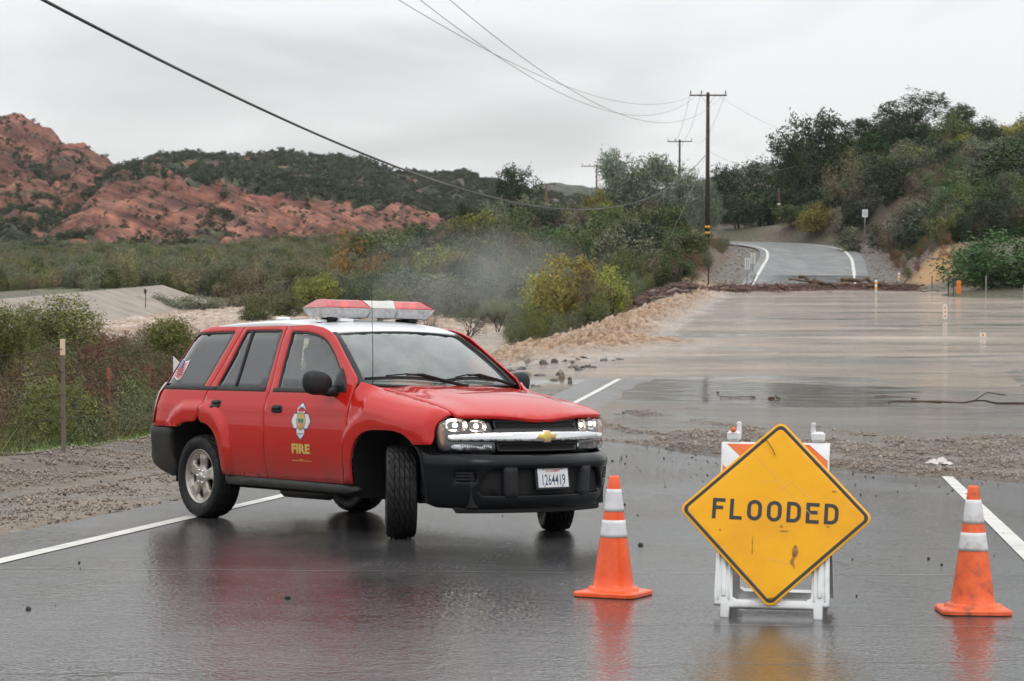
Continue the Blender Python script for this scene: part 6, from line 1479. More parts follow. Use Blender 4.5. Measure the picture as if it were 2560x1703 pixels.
tree('oak', 1870, 408, 276, 120, 'broad dark oak beyond the bend of the far road', v=2)
tree('green', 1960, 415, 270, 150, 'large mid-green tree behind the bend, right of the stub pole', v=0)
tree('green', 1925, 480, 262, 130, 'lower mid-green tree in front of the broad oak at the bend', v=1)
tree('dark', 2060, 470, 258, 120, 'dark tree above the yellow-green dome bush at the bend', v=1)
tree('yellow', 2042, 512, 243, 112, 'dome-shaped yellow-green bush beside the far road bend', 'bush', v=1)
tree('olive', 2165, 490, 246, 100, 'olive bush behind the white roadside sign', 'bush', v=0)
tree('olive', 2215, 540, 232, 100, 'olive bush right of the white roadside sign', 'bush', v=1)
tree('green', 2485, 400, 212, 270, 'huge dark green tree filling the right edge of the hillside', v=2, sy=8)
tree('dark', 2560, 420, 220, 200, 'dark tree cut by the right frame edge above the dense green bush', v=2)
tree('green', 2400, 470, 205, 150, 'mid-green tree leaning left of the huge dark tree', v=1)
tree('green', 2515, 592, 141, 290, 'dense bright green bush over the fence posts at the right frame edge', 'bush', v=0, base=752)
tree('green', 2455, 628, 150, 150, 'leafy green bush right of the ochre cut bank', 'bush', v=2, base=735)
tree('grey', 2285, 510, 200, 150, 'grey-green brush mound above the ochre cut bank', 'bush', v=0)
tree('dark', 2290, 590, 182, 120, 'dark overhanging scrub on top of the ochre cut bank', 'bush', v=1)
tree('brown', 2235, 560, 195, 90, 'brown leafless brush left of the ochre cut bank', 'bush', v=0)
tree('brown', 2330, 470, 220, 130, 'reddish brown thicket on the slope below the yellow-green tree', 'bush', v=1)
tree('brown', 2100, 570, 236, 90, 'tan dry brush beside the far road under the dome-shaped bush', 'bush', v=1)
tree('willow', 1425, 645, 121, 200, 'bright yellow-green willow thicket behind the brown rapids', 'bush', v=0, sy=3.2)
tree('willow', 1365, 690, 126, 140, 'low yellow-green willow at the lower left end of the thicket', 'bush', v=1)
tree('willow', 1530, 670, 124, 110, 'sparse yellow willow stems right of the bright willow thicket', 'bush', v=1)
tree('brown', 1475, 665, 120, 110, 'dark bare stems standing inside the willow thicket', 'bush', v=0)
tree('dark', 1600, 565, 160, 190, 'very dark bush mass between the willow thicket and the debris pile', 'bush', v=0)
tree('brown', 1640, 600, 158, 130, 'brownish dark bush above the upper end of the rapids', 'bush', v=1)
tree('green', 1700, 660, 157, 100, 'low bright green bush beside the driftwood pile', 'bush', v=1)
tree('olive', 1705, 590, 172, 130, 'olive bush on the bank below the tall wooden pole', 'bush', v=2)
tree('green', 1745, 600, 178, 70, 'small yellow-green leafy bush at the foot of the tall pole', 'bush', v=2)
tree('dark', 2470, 545, 172, 190, 'dark spreading bush on the slope just above the dense bright green bush', 'bush', v=0)
tree('olive', 2385, 560, 170, 130, 'olive bush above the right end of the ochre cut bank', 'bush', v=2)
tree('green', 2575, 540, 168, 170, 'mid-green bush cut by the right frame edge above the fence', 'bush', v=1)
tree('green', 2115, 505, 247, 130, 'mid-green tree between the dome-shaped bush and the olive bushes', 'bush', v=0)
tree('olive', 1985, 528, 249, 100, 'olive bush between the stub pole and the dome-shaped bush', 'bush', v=2)
tree('dark', 1900, 500, 262, 130, 'dark bush behind the foot of the striped stub pole', 'bush', v=1)
tree('dark', 1845, 490, 258, 110, 'dark bush left of the striped stub pole beyond the road', 'bush', v=2)
# near left
tree('olivenear', 150, 748, 88, 240, 'big rounded olive-green bush by the river at the left', 'bush', v=0, base=905)
tree('olivenear', 8, 775, 62, 150, 'olive bush cut off by the left frame edge', 'bush', v=1, base=960)
tree('olivenear', 60, 770, 84, 90, 'small olive bush between the two big bushes at the left', 'bush', v=2, base=900)
tree('olivenear', 452, 800, 84, 190, 'olive-green bush showing behind the rear window of the red vehicle', 'bush', v=1, base=930)
tree('grey', 330, 765, 166, 110, 'grey-green bush below the concrete levee on the far bank', 'bush', v=0, base=802)
tree('grey', 420, 752, 168, 120, 'dark grey bush on the far bank right of the grey-green one', 'bush', v=1, base=800)
tree('grey', 500, 742, 170, 110, 'feathery grey bush at the right foot of the concrete levee', 'bush', v=2, base=798)
tree('brown', 575, 715, 175, 130, 'tawny brown brush on the far bank above the river', 'bush', v=1, base=795)
tree('olive', 640, 740, 150, 90, 'dense olive bush on the near side of the river above the vehicle roof', 'bush', v=1, base=815)
tree('yellow', 790, 690, 165, 120, 'mustard-coloured bush behind the red light bar', 'bush', v=0, base=790)
tree('olive', 720, 730, 158, 110, 'round olive bush left of the light bar', 'bush', v=0, base=800)
tree('brown', 660, 700, 180, 110, 'tawny thicket behind the round olive bush', 'bush', v=0, base=785)
tree('grey', 960, 700, 165, 60, 'pale feathery reed clump behind the light bar', 'bush', v=2, base=790)
tree('olive', 965, 590, 225, 160, 'dark olive brush at the foot of the red hills right of the orange tree', 'bush', v=2)
tree('dark', 1060, 600, 215, 130, 'dark brush mass at the right end of the red hills', 'bush', v=1)
# creek bank: rows of bushes, front row first
ORD = ['first', 'second', 'third', 'fourth', 'fifth', 'sixth', 'seventh', 'eighth', 'ninth', 'tenth', 'eleventh', 'twelfth', 'thirteenth']
rws = [('lowest', 160, 940, 1600, 9, ['grey', 'green', 'olive', 'olive'], 130), ('second', 176, 900, 1600, 9, ['olive', 'green', 'yellow', 'grey', 'brown', 'olive'], 120), ('third', 194, 960, 1680, 10, ['olive', 'brown', 'green', 'olive', 'grey'], 110), ('fourth', 212, 1000, 1700, 10, ['olive', 'dark', 'yellow', 'brown'], 100), ('top', 232, 1040, 1560, 9, ['olive', 'yellow', 'dark', 'grey'], 95)]
CN = dict(grey='greyish', green='green', olive='olive', yellow='yellow-green', brown='brown leafless', dark='dark green', oak='dark')
for rn_, d, x0, x1, n, ks, wpx in rws:
    for i in range(n):
        px = x0+(x1-x0)*(i+.5+RN.uniform(-.3, .3))/n; dd = d+RN.uniform(-6, 6); k = ks[RN.integers(len(ks))]; w = wpx*RN.uniform(.85, 1.35)/F*dd
        plant(k, px2x(px, dd), dd, w, w*RN.uniform(.72, 1.0), '%s bush, %s from the left in the %s row of the creek bank' % (CN[k], ORD[i], rn_), 'bush', 'bushes on the creek bank')
# hill on the right: rows again
rws = [('lowest', 215, 2110, 2560, 6, ['grey', 'olive', 'brown', 'dark'], 100), ('second', 232, 2120, 2600, 7, ['olive', 'dark', 'green', 'grey'], 110), ('third', 246, 2080, 2620, 9, ['dark', 'olive', 'green', 'brown'], 105), ('fourth', 262, 2080, 2620, 9, ['olive', 'dark', 'green', 'yellow'], 100), ('highest', 278, 2090, 2640, 9, ['dark', 'olive', 'green', 'dark'], 95)]
for rn_, d, x0, x1, n, ks, wpx in rws:
    for i in range(n):
        px = x0+(x1-x0)*(i+.5+RN.uniform(-.3, .3))/n; dd = d+RN.uniform(-5, 5); k = ks[RN.integers(len(ks))]; w = wpx*RN.uniform(.85, 1.3)/F*dd
        plant(k, px2x(px, dd), dd, w, w*RN.uniform(.65, .95), '%s bush, %s from the left in the %s row of the right hillside' % (CN[k], ORD[i], rn_), 'bush', 'bushes on the right hillside')
# ---- bare trees in front of the mist
M_tw = mat('twig_bark', base=(.05, .035, .028), rough=.9)
def bare(px, base, d, hpx, label, seed, spread=.55, depth=5):
    rg = np.random.default_rng(seed); mb = MB(); H_ = hpx/F*d
    def grow(p, dr, L, r, k):
        n = 4; pts = [p]; q = p; dd = dr
        for i in range(n): dd = (dd+Vector(rg.normal(size=3))*.16+Vector((0, 0, .04))).normalized(); q = q+dd*(L/n); pts.append(q)
        mb.tube(pts, [r*(1-.45*i/n) for i in range(n+1)], 5 if k > 2 else 3, cap=False)
        if k > 0:
            for j in range(3 if k > 1 else 2):
                a = rg.uniform(.4, 1.0); ax = Vector(rg.normal(size=3)).normalized(); t = .45+.55*(j+1)/3 if j < 2 else .6; pp = pts[int(t*n)]
                nd = (Matrix.Rotation(a*(1 if rg.uniform() < .5 else -1), 3, ax)@dd).normalized(); grow(pp, nd, L*rg.uniform(.6, .85), r*.52, k-1)
    for s in range(3): grow(Vector((rg.normal()*.05, rg.normal()*.05, 0)), Vector((rg.normal()*spread*.6, rg.normal()*.4, 1)).normalized(), H_*.36, H_*.016, depth)
    x = px2x(px, d); o = empty('bare_tree', (x, d, pz(base, d))); tag(o, label, 'tree'); mb.build('branches', M_tw, o)
    return o
bare(1162, 880, 78, 165, 'leafless dark tree standing in the mist beside the light bar', 3)
bare(1062, 850, 80, 110, 'tangled leafless bush right behind the end of the light bar', 8, .8)
bare(1245, 830, 96, 90, 'small leafless sapling at the edge of the brown rapids', 12, .7, 4)
# ---- brush nobody could count
def tuft(seed, c, n=90, w=.5, h=1., blade=.02, lean=.25, leaves=0):
    rg = np.random.default_rng(seed); base = rg.normal(size=(n, 2))*w*.22; d = np.c_[rg.normal(size=(n, 2))*lean+base*.8, np.ones(n)]; d /= np.linalg.norm(d, axis=1)[:, None]; L = h*rg.uniform(.5, 1.05, n)
    e = np.cross(d, rg.normal(size=(n, 3))); e /= np.linalg.norm(e, axis=1)[:, None]
    b0 = np.c_[base, np.zeros(n)-.05]; m = b0+d*L[:, None]*.55; t = b0+d*L[:, None]+np.c_[rg.normal(size=(n, 2))*lean*.3, np.zeros(n)]
    V = np.stack([b0-e*blade*.5, b0+e*blade*.5, m+e*blade*.5, t, m-e*blade*.5], 1).reshape(-1, 3); i = np.arange(n)*5
    F4 = np.c_[i, i+1, i+2, i+4]; F3 = np.c_[i+4, i+2, i+3]; Fl = [list(f) for f in F4]+[list(f) for f in F3]
    tone = np.repeat(.6+.7*rg.uniform(size=n), 5)
    if leaves:
        k = rg.integers(0, n, leaves); s = rg.uniform(.25, 1.0, leaves)[:, None]; P = b0[k]+d[k]*L[k][:, None]*s+rg.normal(size=(leaves, 3))*.035
        LV, LF = leafcards(P, blade*1.15, rg, .4, .6); o_ = len(V); V = np.vstack([V, LV]); Fl += [list(f+o_) for f in LF]; tone = np.r_[tone, np.repeat(.6+.7*rg.uniform(size=leaves), 4)]
    me = fastmesh('tuft', V, Fl, False, [c]); set_attr(me, 'tone', np.stack([tone]*3, 1)); return me
def tm(nm, c): return leafmat('brush_'+nm, c, .22, .7)
B_red = [source('tuft', tuft(k, tm('red%d' % k, c), 90, .8, .9, .012, .35, 420)) for k, c in enumerate([(.21, .10, .065), (.17, .11, .07), (.19, .13, .08)])]
B_grn = [source('tuft', tuft(10+k, tm('grn%d' % k, c), 60, .8, .8, .018, .4, 520)) for k, c in enumerate([(.13, .15, .045), (.17, .19, .06), (.15, .17, .095)])]
B_tan = [source('tuft', tuft(20+k, tm('tan%d' % k, c), 150, .6, .9, .010, .25, 30)) for k, c in enumerate([(.30, .23, .15), (.22, .17, .11)])]
B_gras = [source('tuft', tuft(30+k, tm('gras%d' % k, c), 60, .5, .25, .008, .5)) for k, c in enumerate([(.17, .30, .05), (.23, .32, .09)])]
def scat(name, label, cat, n, xf, y0, y1, srcs, smin, smax, cond=None, power=1.0, sink=.02):
    yy = y0+(y1-y0)*RN.uniform(size=n)**power; xx = xf(yy, RN.uniform(size=n)); z = ground(xx, yy)
    k = np.ones(n, bool) if cond is None else cond(xx, yy, z); xx, yy, z = xx[k], yy[k], z[k]; m = len(xx)
    s = RN.uniform(smin, smax, m); o = scatter(name, np.c_[xx, yy, z-sink], np.c_[RN.normal(size=m)*.08, RN.normal(size=m)*.08, RN.uniform(0, 6.28, m)], np.c_[s, s, s*RN.uniform(.75, 1.25, m)], srcs)
    return tag(o, label, cat)
left = lambda y, u: xc(y)-10.2-u*(.30*y+8)*.95
fl1 = lambda x, y, z: (z > -1.85) & (fbm(x*.13, y*.10, 3, 200)+.06 > 0)
fl2 = lambda x, y, z: (z > -1.85) & (fbm(x*.13, y*.10, 3, 200)-.02 < 0)
scat('undergrowth', 'red-brown weedy brush covering the ground behind the wire fence', 'brush', 5200, left, 30, 112, B_red, .7, 1.2, fl1, .9)
scat('undergrowth', 'green weedy brush covering the ground behind the wire fence', 'brush', 6200, left, 30, 112, B_grn, .6, 1.15, fl2, .9)
B_mix = []
for k_, (nm_, c_) in enumerate((('russet', (.19, .09, .055)), ('russet_dark', (.13, .085, .05)), ('moss', (.13, .15, .045)), ('sage', (.16, .18, .10)))):
    cm, _ = make_crown('brush', tm(nm_, c_), 700+k_, 2600, .026, 'bush', .5, .5); B_mix.append(source('brush', cm))
scat('undergrowth', 'low russet bushes mingled with the brush behind the fence', 'brush', 1500, left, 31, 112, B_mix[:2]+B_mix[1:2], .9, 1.7, fl1, .8)
scat('undergrowth', 'low green bushes mingled with the brush behind the fence', 'brush', 1700, left, 31, 112, B_mix[2:], .8, 1.6, fl2, .8)
scat('undergrowth', 'green growth on the low ground beyond the brown rapids', 'brush', 900, lambda y, u: -11+u*20, 112, 166, [B_mix[2], B_mix[3], B_mix[2]], .8, 1.7, lambda x, y, z: (x-xc(y) < -9.5) & (z > water_z(x, y)+.02) & (z > -1.97) & (x > px2x(930, y)))
scat('dry_grass', 'dry tan stalks standing among the brush behind the fence', 'brush', 1300, left, 30, 100, B_tan, .6, 1.2, lambda x, y, z: z > -1.85)
scat('grass', 'bright green grass along the foot of the gravel berm', 'grass', 2600, lambda y, u: xc(y)-9.3-u*2.4, 16, 48, B_gras, .5, 1.2)
for o_ in ():
    pass
# brush on the flats, the banks and hillsides
offroad = lambda x, y, z: (np.abs(x-xc(y)) > 8.5+2*(y > 160)) & (z > -1.7) & (np.min([np.hypot(x-px, y-py) for px, py in RCA[-9:]], 0) > 8.5)
notlev = lambda x, y: ~((x-lev_x(y) > -1.0) & (x-lev_x(y) < 8.5) & (y > 112) & (y < 183))
B_far = [source('brush', SP[k][0][0]) for k in ('olive', 'grey', 'dark', 'brown', 'green')]
B_fl = [source('brush', SP[k][1][0]) for k in ('grey', 'olive', 'brown')]
for k_, c_ in enumerate(((.24, .20, .12), (.20, .21, .085), (.15, .165, .10))):
    cm, _ = make_crown('brush', tm('flats%d' % k_, c_), 760+k_, 1800, .034, 'bush', .5, .5); B_fl.append(source('brush', cm))
scat('undergrowth', 'grey-green scrub covering the flats beyond the levee', 'scrub', 7600, lambda y, u: px2x(-500, y)+u*(px2x(1060, y)-px2x(-500, y)), 165, 342, B_fl, .9, 1.7, lambda x, y, z: notlev(x, y) & (z > -1.3) & (fbm(x*.05, y*.035, 3, 205) > -.10), .9)
scat('undergrowth', 'low scrub between the bushes of the creek bank', 'scrub', 1500, lambda y, u: px2x(880, y)+u*(px2x(1700, y)-px2x(880, y)), 150, 300, B_far, 1.5, 2.8, offroad)
scat('undergrowth', 'scrub covering the right hillside between the trees', 'scrub', 1900, lambda y, u: px2x(1780, y)+u*(px2x(2700, y)-px2x(1780, y)), 165, 325, B_far, 1.6, 3.3, lambda x, y, z: offroad(x, y, z) & (np.hypot((x-28.6)/1.6, (y-160)/4) > 1) & ((x-xc(y) > 9.5) | (y > 237)))
scat('undergrowth', 'brown and olive weeds on the banks beside the far road', 'weeds', 700, lambda y, u: np.where(u < .5, xc(y)-7.2-u*9, xc(y)+7.0+(u-.5)*9), 158, 240, [B_mix[0], B_mix[2], B_far[3], B_mix[3]], .5, 1.2, lambda x, y, z: (fbm(x*.3, y*.12, 2, 207) > -.02) & (np.hypot((x-28.6)/1.6, (y-160)/4) > 1))
n_ = 2600; sd_ = np.where(RN.uniform(size=n_) < .5, -1, 1); yy = RN.uniform(158, 250, n_); xx = xc(yy)+sd_*RN.uniform(4.9, 12, n_); k_ = np.abs(xx-xc(yy)) > 4.9; xx, yy = xx[k_], yy[k_]
tag(scatter('rubble', np.c_[xx, yy, ground(xx, yy)+.02], RN.uniform(0, 6.28, (len(xx), 3)), np.exp(RN.normal(-2.5, .5, len(xx))).clip(.04, .3), pebs), 'loose reddish rubble on the banks beside the far road', 'rubble')
scat('undergrowth', 'dark scrub lining the far bank of the river', 'scrub', 420, lambda y, u: -30+u*26, 160, 200, B_fl, 1.4, 2.6, lambda x, y, z: (z > -2.05) & notlev(x, y))
gsel = (HZ <= .8) & (HY < 470) & (np.abs(HX/HY) < .30); gg = np.argwhere(gsel); kf = RN.choice(len(gg), 5200); qf_ = gg[kf]; Pf = np.c_[HX[qf_[:, 0], qf_[:, 1]], HY[qf_[:, 0], qf_[:, 1]], HZ[qf_[:, 0], qf_[:, 1]]-.1]+np.c_[RN.normal(size=(len(qf_), 2)), np.zeros(len(qf_))]; sf = RN.uniform(1.2, 2.6, len(qf_))
tag(scatter('undergrowth', Pf, np.c_[np.zeros((len(qf_), 2)), RN.uniform(0, 6.28, len(qf_))], np.c_[sf, sf, sf*.8], B_fl), 'scrub covering the valley floor at the foot of the red hills', 'scrub')
# chaparral on the red hills
st_ = source('shrub', SP['dark'][0][0]); st2 = source('shrub', SP['grey'][1][0])
sel = (HV > .02) & (HY < 900) & (HZ > .6) & (HW != 3); ii = np.argwhere(sel); ww = (HV[sel]+.15).clip(.05, .8); k = RN.choice(len(ii), 30000, p=ww/ww.sum())
sel2 = (HV <= .02) & (HY < 800) & (HZ > .8) & (HW != 3); jj = np.argwhere(sel2); k2 = RN.choice(len(jj), 3500)
q = np.vstack([ii[k], jj[k2]]); P = np.c_[HX[q[:, 0], q[:, 1]], HY[q[:, 0], q[:, 1]], HZ[q[:, 0], q[:, 1]]-.3]+np.c_[RN.normal(size=(len(q), 2))*.8, np.zeros(len(q))]
s = RN.uniform(.9, 2.3, len(q))*np.where(np.arange(len(q)) < 30000, 1, .7)*(P[:, 1]/500)**.4
M_chap = leafmat('chaparral', (.058, .075, .034)); M_chap2 = leafmat('chaparral_grey', (.10, .115, .062))
for nm_, mm_ in (('a', M_chap), ('b', M_chap2)):
    cm, _ = make_crown('shrub', mm_, 900+ord(nm_), 420, .07, 'bush', .15, .8)
    if nm_ == 'a': st_ = source('shrub', cm)
    else: st2 = source('shrub', cm)
tag(scatter('chaparral', P, np.c_[np.zeros((len(q), 2)), RN.uniform(0, 6.28, len(q))], np.c_[s, s, s*.75], [st_, st_, st2]), 'dark chaparral scattered over the red rock hills', 'scrub')
# ============================================================ poles, wires, posts
M_pole = mat('dark_pole_wood', base=(.055, .028, .018), rough=.8, noise=(4, [(.035, .018, .012), (.08, .042, .028)], 5)); M_poler = mat('rusty_pole_wood', base=(.20, .085, .05), rough=.85, noise=(3, [(.14, .06, .035), (.25, .11, .07)], 4))
M_yb = mat('yellow_band', base=(.75, .42, .02), rough=.4); M_ins = mat('insulator', base=(.04, .035, .035), rough=.3); M_wire = mat('wire', base=(.03, .03, .032), rough=.5); M_wireg = mat('grey_wire', base=(.25, .25, .26), rough=.5)
M_gal = mat('galvanised_steel', base=(.35, .36, .36), rough=.45, metal=.5); M_post = mat('post_white', base=(.72, .72, .70), rough=.45); M_postor = mat('post_orange', base=(.80, .22, .02), rough=.45); M_red_t = mat('faded_red', base=(.42, .09, .06), rough=.6); M_wood = mat('weathered_wood', base=(.16, .13, .10), rough=.9)
def pole(px, top, d, label, m=None, h=None, arm=None, bands=(), r=.16, base=None, white=None, brace=True):
    x = px2x(px, d); zt = pz(top, d); zb = gz(x, d)-.2 if base is None else pz(base, d)-.15
    if h: zb = zt-h
    o = empty('utility_pole', (x, d, zb)); tag(o, label, 'utility pole', 'utility poles'); m = m or M_pole; H = zt-zb
    b = MB(); b.tube([(0, 0, 0), (0, 0, H*.5), (0, 0, H)], [r, r*.86, r*.72], 12); b.build('shaft', m, o)
    for z in bands:
        b = MB(); rr_ = r*1.02+.004; b.lathe([(rr_, -.10), (rr_+.004, -.10), (rr_+.004, .10), (rr_, .10)], 14, Matrix.Translation((0, 0, z))); b.build('band', M_yb if z != white else M_post, o)
    if arm:
        z = H-.25; c = MB(); c.box((arm[1], -r-.02, z), (arm[0], .10, .12), bev=.012); ca = c.build('crossarm', m, o)
        for u in arm[2]:
            b = MB(); b.lathe([(0, .34), (.045, .32), (.06, .26), (.03, .22), (.06, .18), (.03, .12), (.02, 0)], 10, Matrix.Translation((u, -r-.02, z+.06))); b.build('insulator', M_ins, ca)
        if brace:
            for s in (-1, 1): b = MB(); b.tube([(s*.62, -r-.02, z-.05), (s*.05, -r-.01, z-.75)], .018, 5); b.build('arm_brace', M_gal, o)
    return o, Vector((x, d, zt))
p1, P1 = pole(1768, 233, 193, 'tall dark wooden utility pole with crossarm and yellow bands left of the far road', arm=(3.1, 0, (-1.45, -.55, 1.45)), bands=(1.0, 1.5), r=.20, base=608)
b = MB(); b.box((0, -.22, 6.0), (.10, .06, .5), bev=.01); b.tube([(.0, -.23, 3), (.0, -.23, 8.5)], .025, 5); b.build('conduit', M_wire, p1)
p2, P2 = pole(1698, 350, 300, 'smaller utility pole with crossarm rising behind the eucalyptus trees', h=12, arm=(3.2, 0, (-1.5, -.6, 1.5)), r=.17)
pole(1946, 470, 257, 'short dark pole stub with yellow bands beyond the far road bend', bands=(.95, 1.4, 2.45), r=.17, white=2.45)
pole(2247, 398, 238, 'thin rusty brown pole standing on the right hillside', M_poler, r=.13)
pole(1366, 458, 400, 'distant rusty pole standing in front of the grey hills', M_poler, h=10, arm=(2.6, .3, (-.8, 1.4)), r=.17)
pole(1491, 412, 330, 'pole half hidden at the left edge of the eucalyptus trees', M_poler, h=11, arm=(2.6, -.9, (-2., -1.0)), r=.16)
po, PO = pole(-3600, -3000, 12, 'utility pole standing off to the left that carries the sagging cable', h=13, r=.18, arm=(3.1, 0, (-1.45, .4, 1.45)))
po.location = (-13.4, -6, gz(-13.4, -6) if False else 2.2)
def wire(name, label, f, d0, d1, r, m, n=60, cat='cable'):
    b = MB(); b.tube([f(d0+(d1-d0)*i/n) for i in range(n+1)], r, 5, cap=False); return tag(b.build(name, m), label, cat)
def fc(d):
    return Vector((-13+.1513*d, d, 4.83+(6.9e-4 if d < 100 else 6.3e-4)*(d-100)**2))
wire('cable', 'thick black cable sagging from the upper left to the tall wooden pole', fc, -6, 193, .030, mat('black_cable', base=(.012, .012, .013), rough=.5, noise=(.09, [(.010, .010, .011), (.013, .013, .014), (.10, .10, .10)], 1)), 90)
for i, (xe, k1, k2, dm, zm, x0) in enumerate(((-1.45, 4.4e-4, 4.15e-4, 88, 10.4, -13), (-.55, 7e-4, 6.9e-4, 104, 9.9, -13), (1.45, 7e-4, 7.6e-4, 105, 9.45, -12))):
    xE = P1.x+xe; sl = (xE-x0)/193
    wire('overhead_wire', ['uppermost thin overhead wire sagging to the left tip of the crossarm', 'middle thin overhead wire sagging to the crossarm of the tall pole', 'lowest thin overhead wire sagging to the right tip of the crossarm'][i], lambda d: Vector((x0+sl*d, d, zm+(k1 if d < dm else k2)*(d-dm)**2)), -6, 192.7, .012, M_wireg)
def span(name, label, A, B, sag, r=.012, m=M_wireg):
    A, B = Vector(A), Vector(B); b = MB(); n = 24; b.tube([A.lerp(B, i/n)-Vector((0, 0, sag*4*(i/n)*(1-i/n))) for i in range(n+1)], r, 4, cap=False); return tag(b.build(name, m), label, 'cable')
for i, (a, c, w) in enumerate(((-1.45, -1.5, 'left'), (-.55, -.6, 'middle'), (1.45, 1.5, 'right'))): span('overhead_wire', 'thin wire strung from the tall pole back to the smaller pole, %s one' % w, P1+Vector((a, -.2, .1)), P2+Vector((c, -.2, .1)), 2.0, .014)
span('overhead_wire', 'faint wire running from the pole top down behind the hilltop oaks', P1+Vector((.6, 0, -.1)), (px2x(2120, 300), 300, pz(345, 300)), 1.5)
span('overhead_wire', 'lower faint wire running right from the middle of the tall pole', P1-Vector((0, 0, 4.8)), (px2x(1990, 262), 262, pz(415, 262)), 1.0)
span('guy_wire', 'slack guy wire from the tall pole down to the left', P1-Vector((0, 0, 4.9)), (px2x(1650, 175), 175, pz(640, 175)), .3, .010)
def simple_post(name, label, cat, px, ytop, ybase, d, w, mats, square=False, plate=None, group=None, tops=()):
    x = px2x(px, d); zb = pz(ybase, d); zt = pz(ytop, d); o = empty(name, (x, d, zb-.15)); tag(o, label, cat, group); H = zt-zb+.15
    b = MB(); 
    if square: b.box((0, 0, H/2), (w, w*.6, H), bev=w*.12)
    else: b.tube([(0, 0, 0), (0, 0, H)], w/2, 8)
    b.build('post', mats[0], o)
    for z0, z1, m in tops:
        b = MB(); b.box((0, 0, H-(z0+z1)/2), (w*1.08, w*.66 if square else w*1.08, z1-z0), bev=w*.05); b.build('band', m, o)
    if plate:
        pw, ph, m, dots = plate; b = MB(); b.box((0, -w/2-.012, H-ph/2), (pw, .008, ph), bev=.002); q = b.build('plate', m, o)
        for dx, dz, rw, rh, mm_ in dots: MB().box((dx, -w/2-.019, H-ph/2+dz), (rw, .006, rh)).build('reflector' if mm_ is not M_sblk else 'plate_print', mm_, q)
    return o
simple_post('marker_post', 'white flood marker plate with three orange reflectors standing in the water', 'marker post', 2363, 762, 800, 101, .06, (M_post,), plate=(.20, .62, M_post, [(0, .18, .085, .085, M_postor), (0, 0, .085, .085, M_postor), (0, -.18, .085, .085, M_postor)]))
simple_post('marker_post', 'nearly submerged white marker plate with one orange reflector', 'marker post', 2458, 832, 846, 84.5, .06, (M_post,), plate=(.22, .16, M_post, [(0, 0, .08, .08, M_postor)]))
simple_post('marker_post', 'white post with yellow bands at the near end of the driftwood', 'marker post', 2190, 700, 740, 141, .14, (M_post,), tops=((.12, .26, M_yb), (.42, .56, M_yb)))
simple_post('marker_post', 'thin white and yellow post at the foot of the ochre cut bank', 'marker post', 2247, 682, 710, 163, .13, (M_post,), tops=((.1, .22, M_yb), (.34, .46, M_yb)))
simple_post('marker_post', 'tiny white marker post among the dark bushes above the rapids', 'marker post', 1563, 717, 742, 135, .16, (M_post,), True)
simple_post('gate_post', 'orange wooden post at the end of the wire fence by the green bush', 'post', 2397, 702, 745, 138, .26, (M_postor,), True)
simple_post('steel_post', 'thin dark steel post standing below the tall wooden pole', 'post', 1771, 618, 706, 158, .09, (M_wire,))
for px, yt, yb, d, l in ((1868, 645, 697, 163, 'left object marker with vertical black stripe beside the far road'), (1882, 633, 674, 178, 'right object marker with vertical black stripe beside the far road')):
    simple_post('object_marker', l, 'road sign', px, yt, yb, d, .06, (M_gal,), plate=(.34, .80, M_post, [(-.06, 0, .04, .70, M_sblk), (.06, 0, .04, .70, M_sblk)]), group='object markers beside the far road')
simple_post('road_sign', 'small white rectangular road sign with grey lettering right of the far road', 'road sign', 2161, 524, 602, 206, .06, (M_gal,), plate=(.50, .68, M_post, [(0, .18, .27, .045, M_gal), (0, .02, .36, .07, M_gal), (0, -.14, .30, .07, M_gal)]))
for px, yt, yb, d, l in ((363, 722, 760, 160, 'dark dead stalk standing on the concrete levee'), (497, 716, 752, 172, 'dark dead stalk at the right end of the concrete levee')):
    o = empty('dead_stalk', (px2x(px, d), d, pz(yb, d))); tag(o, l, 'plant'); H = (yb-yt)/F*d; b = MB(); b.tube([(0, 0, -.3), (.03, 0, H*.6), (-.05, 0, H)], [.03, .025, .02], 5); b.build('stem', M_tw, o)
    b = MB(); b.lathe([(0, H*1.0), (.09, H*.93), (.11, H*.8), (.05, H*.68), (.02, H*.62)], 7); b.build('seed_head', M_tw, o)
wb = empty('marker_board', (px2x(440, 24.5), 24.5, pz(1010, 24.5))); tag(wb, 'white pointed marker board standing just behind the rear of the red vehicle', 'marker board')
b = MB(); b.add([(-.04, 0, .12), (.10, 0, .12), (.10, 0, .36), (-.035, 0, .50), (-.04, .03, .12), (.10, .03, .12), (.10, .03, .36), (-.035, .03, .50)], [(0, 1, 2, 3), (7, 6, 5, 4), (0, 4, 5, 1), (1, 5, 6, 2), (2, 6, 7, 3), (3, 7, 4, 0)]); b.build('board', M_post, wb)
b = MB(); b.box((.0, .015, .02), (.03, .02, .24)); b.build('stake', M_wood, wb)
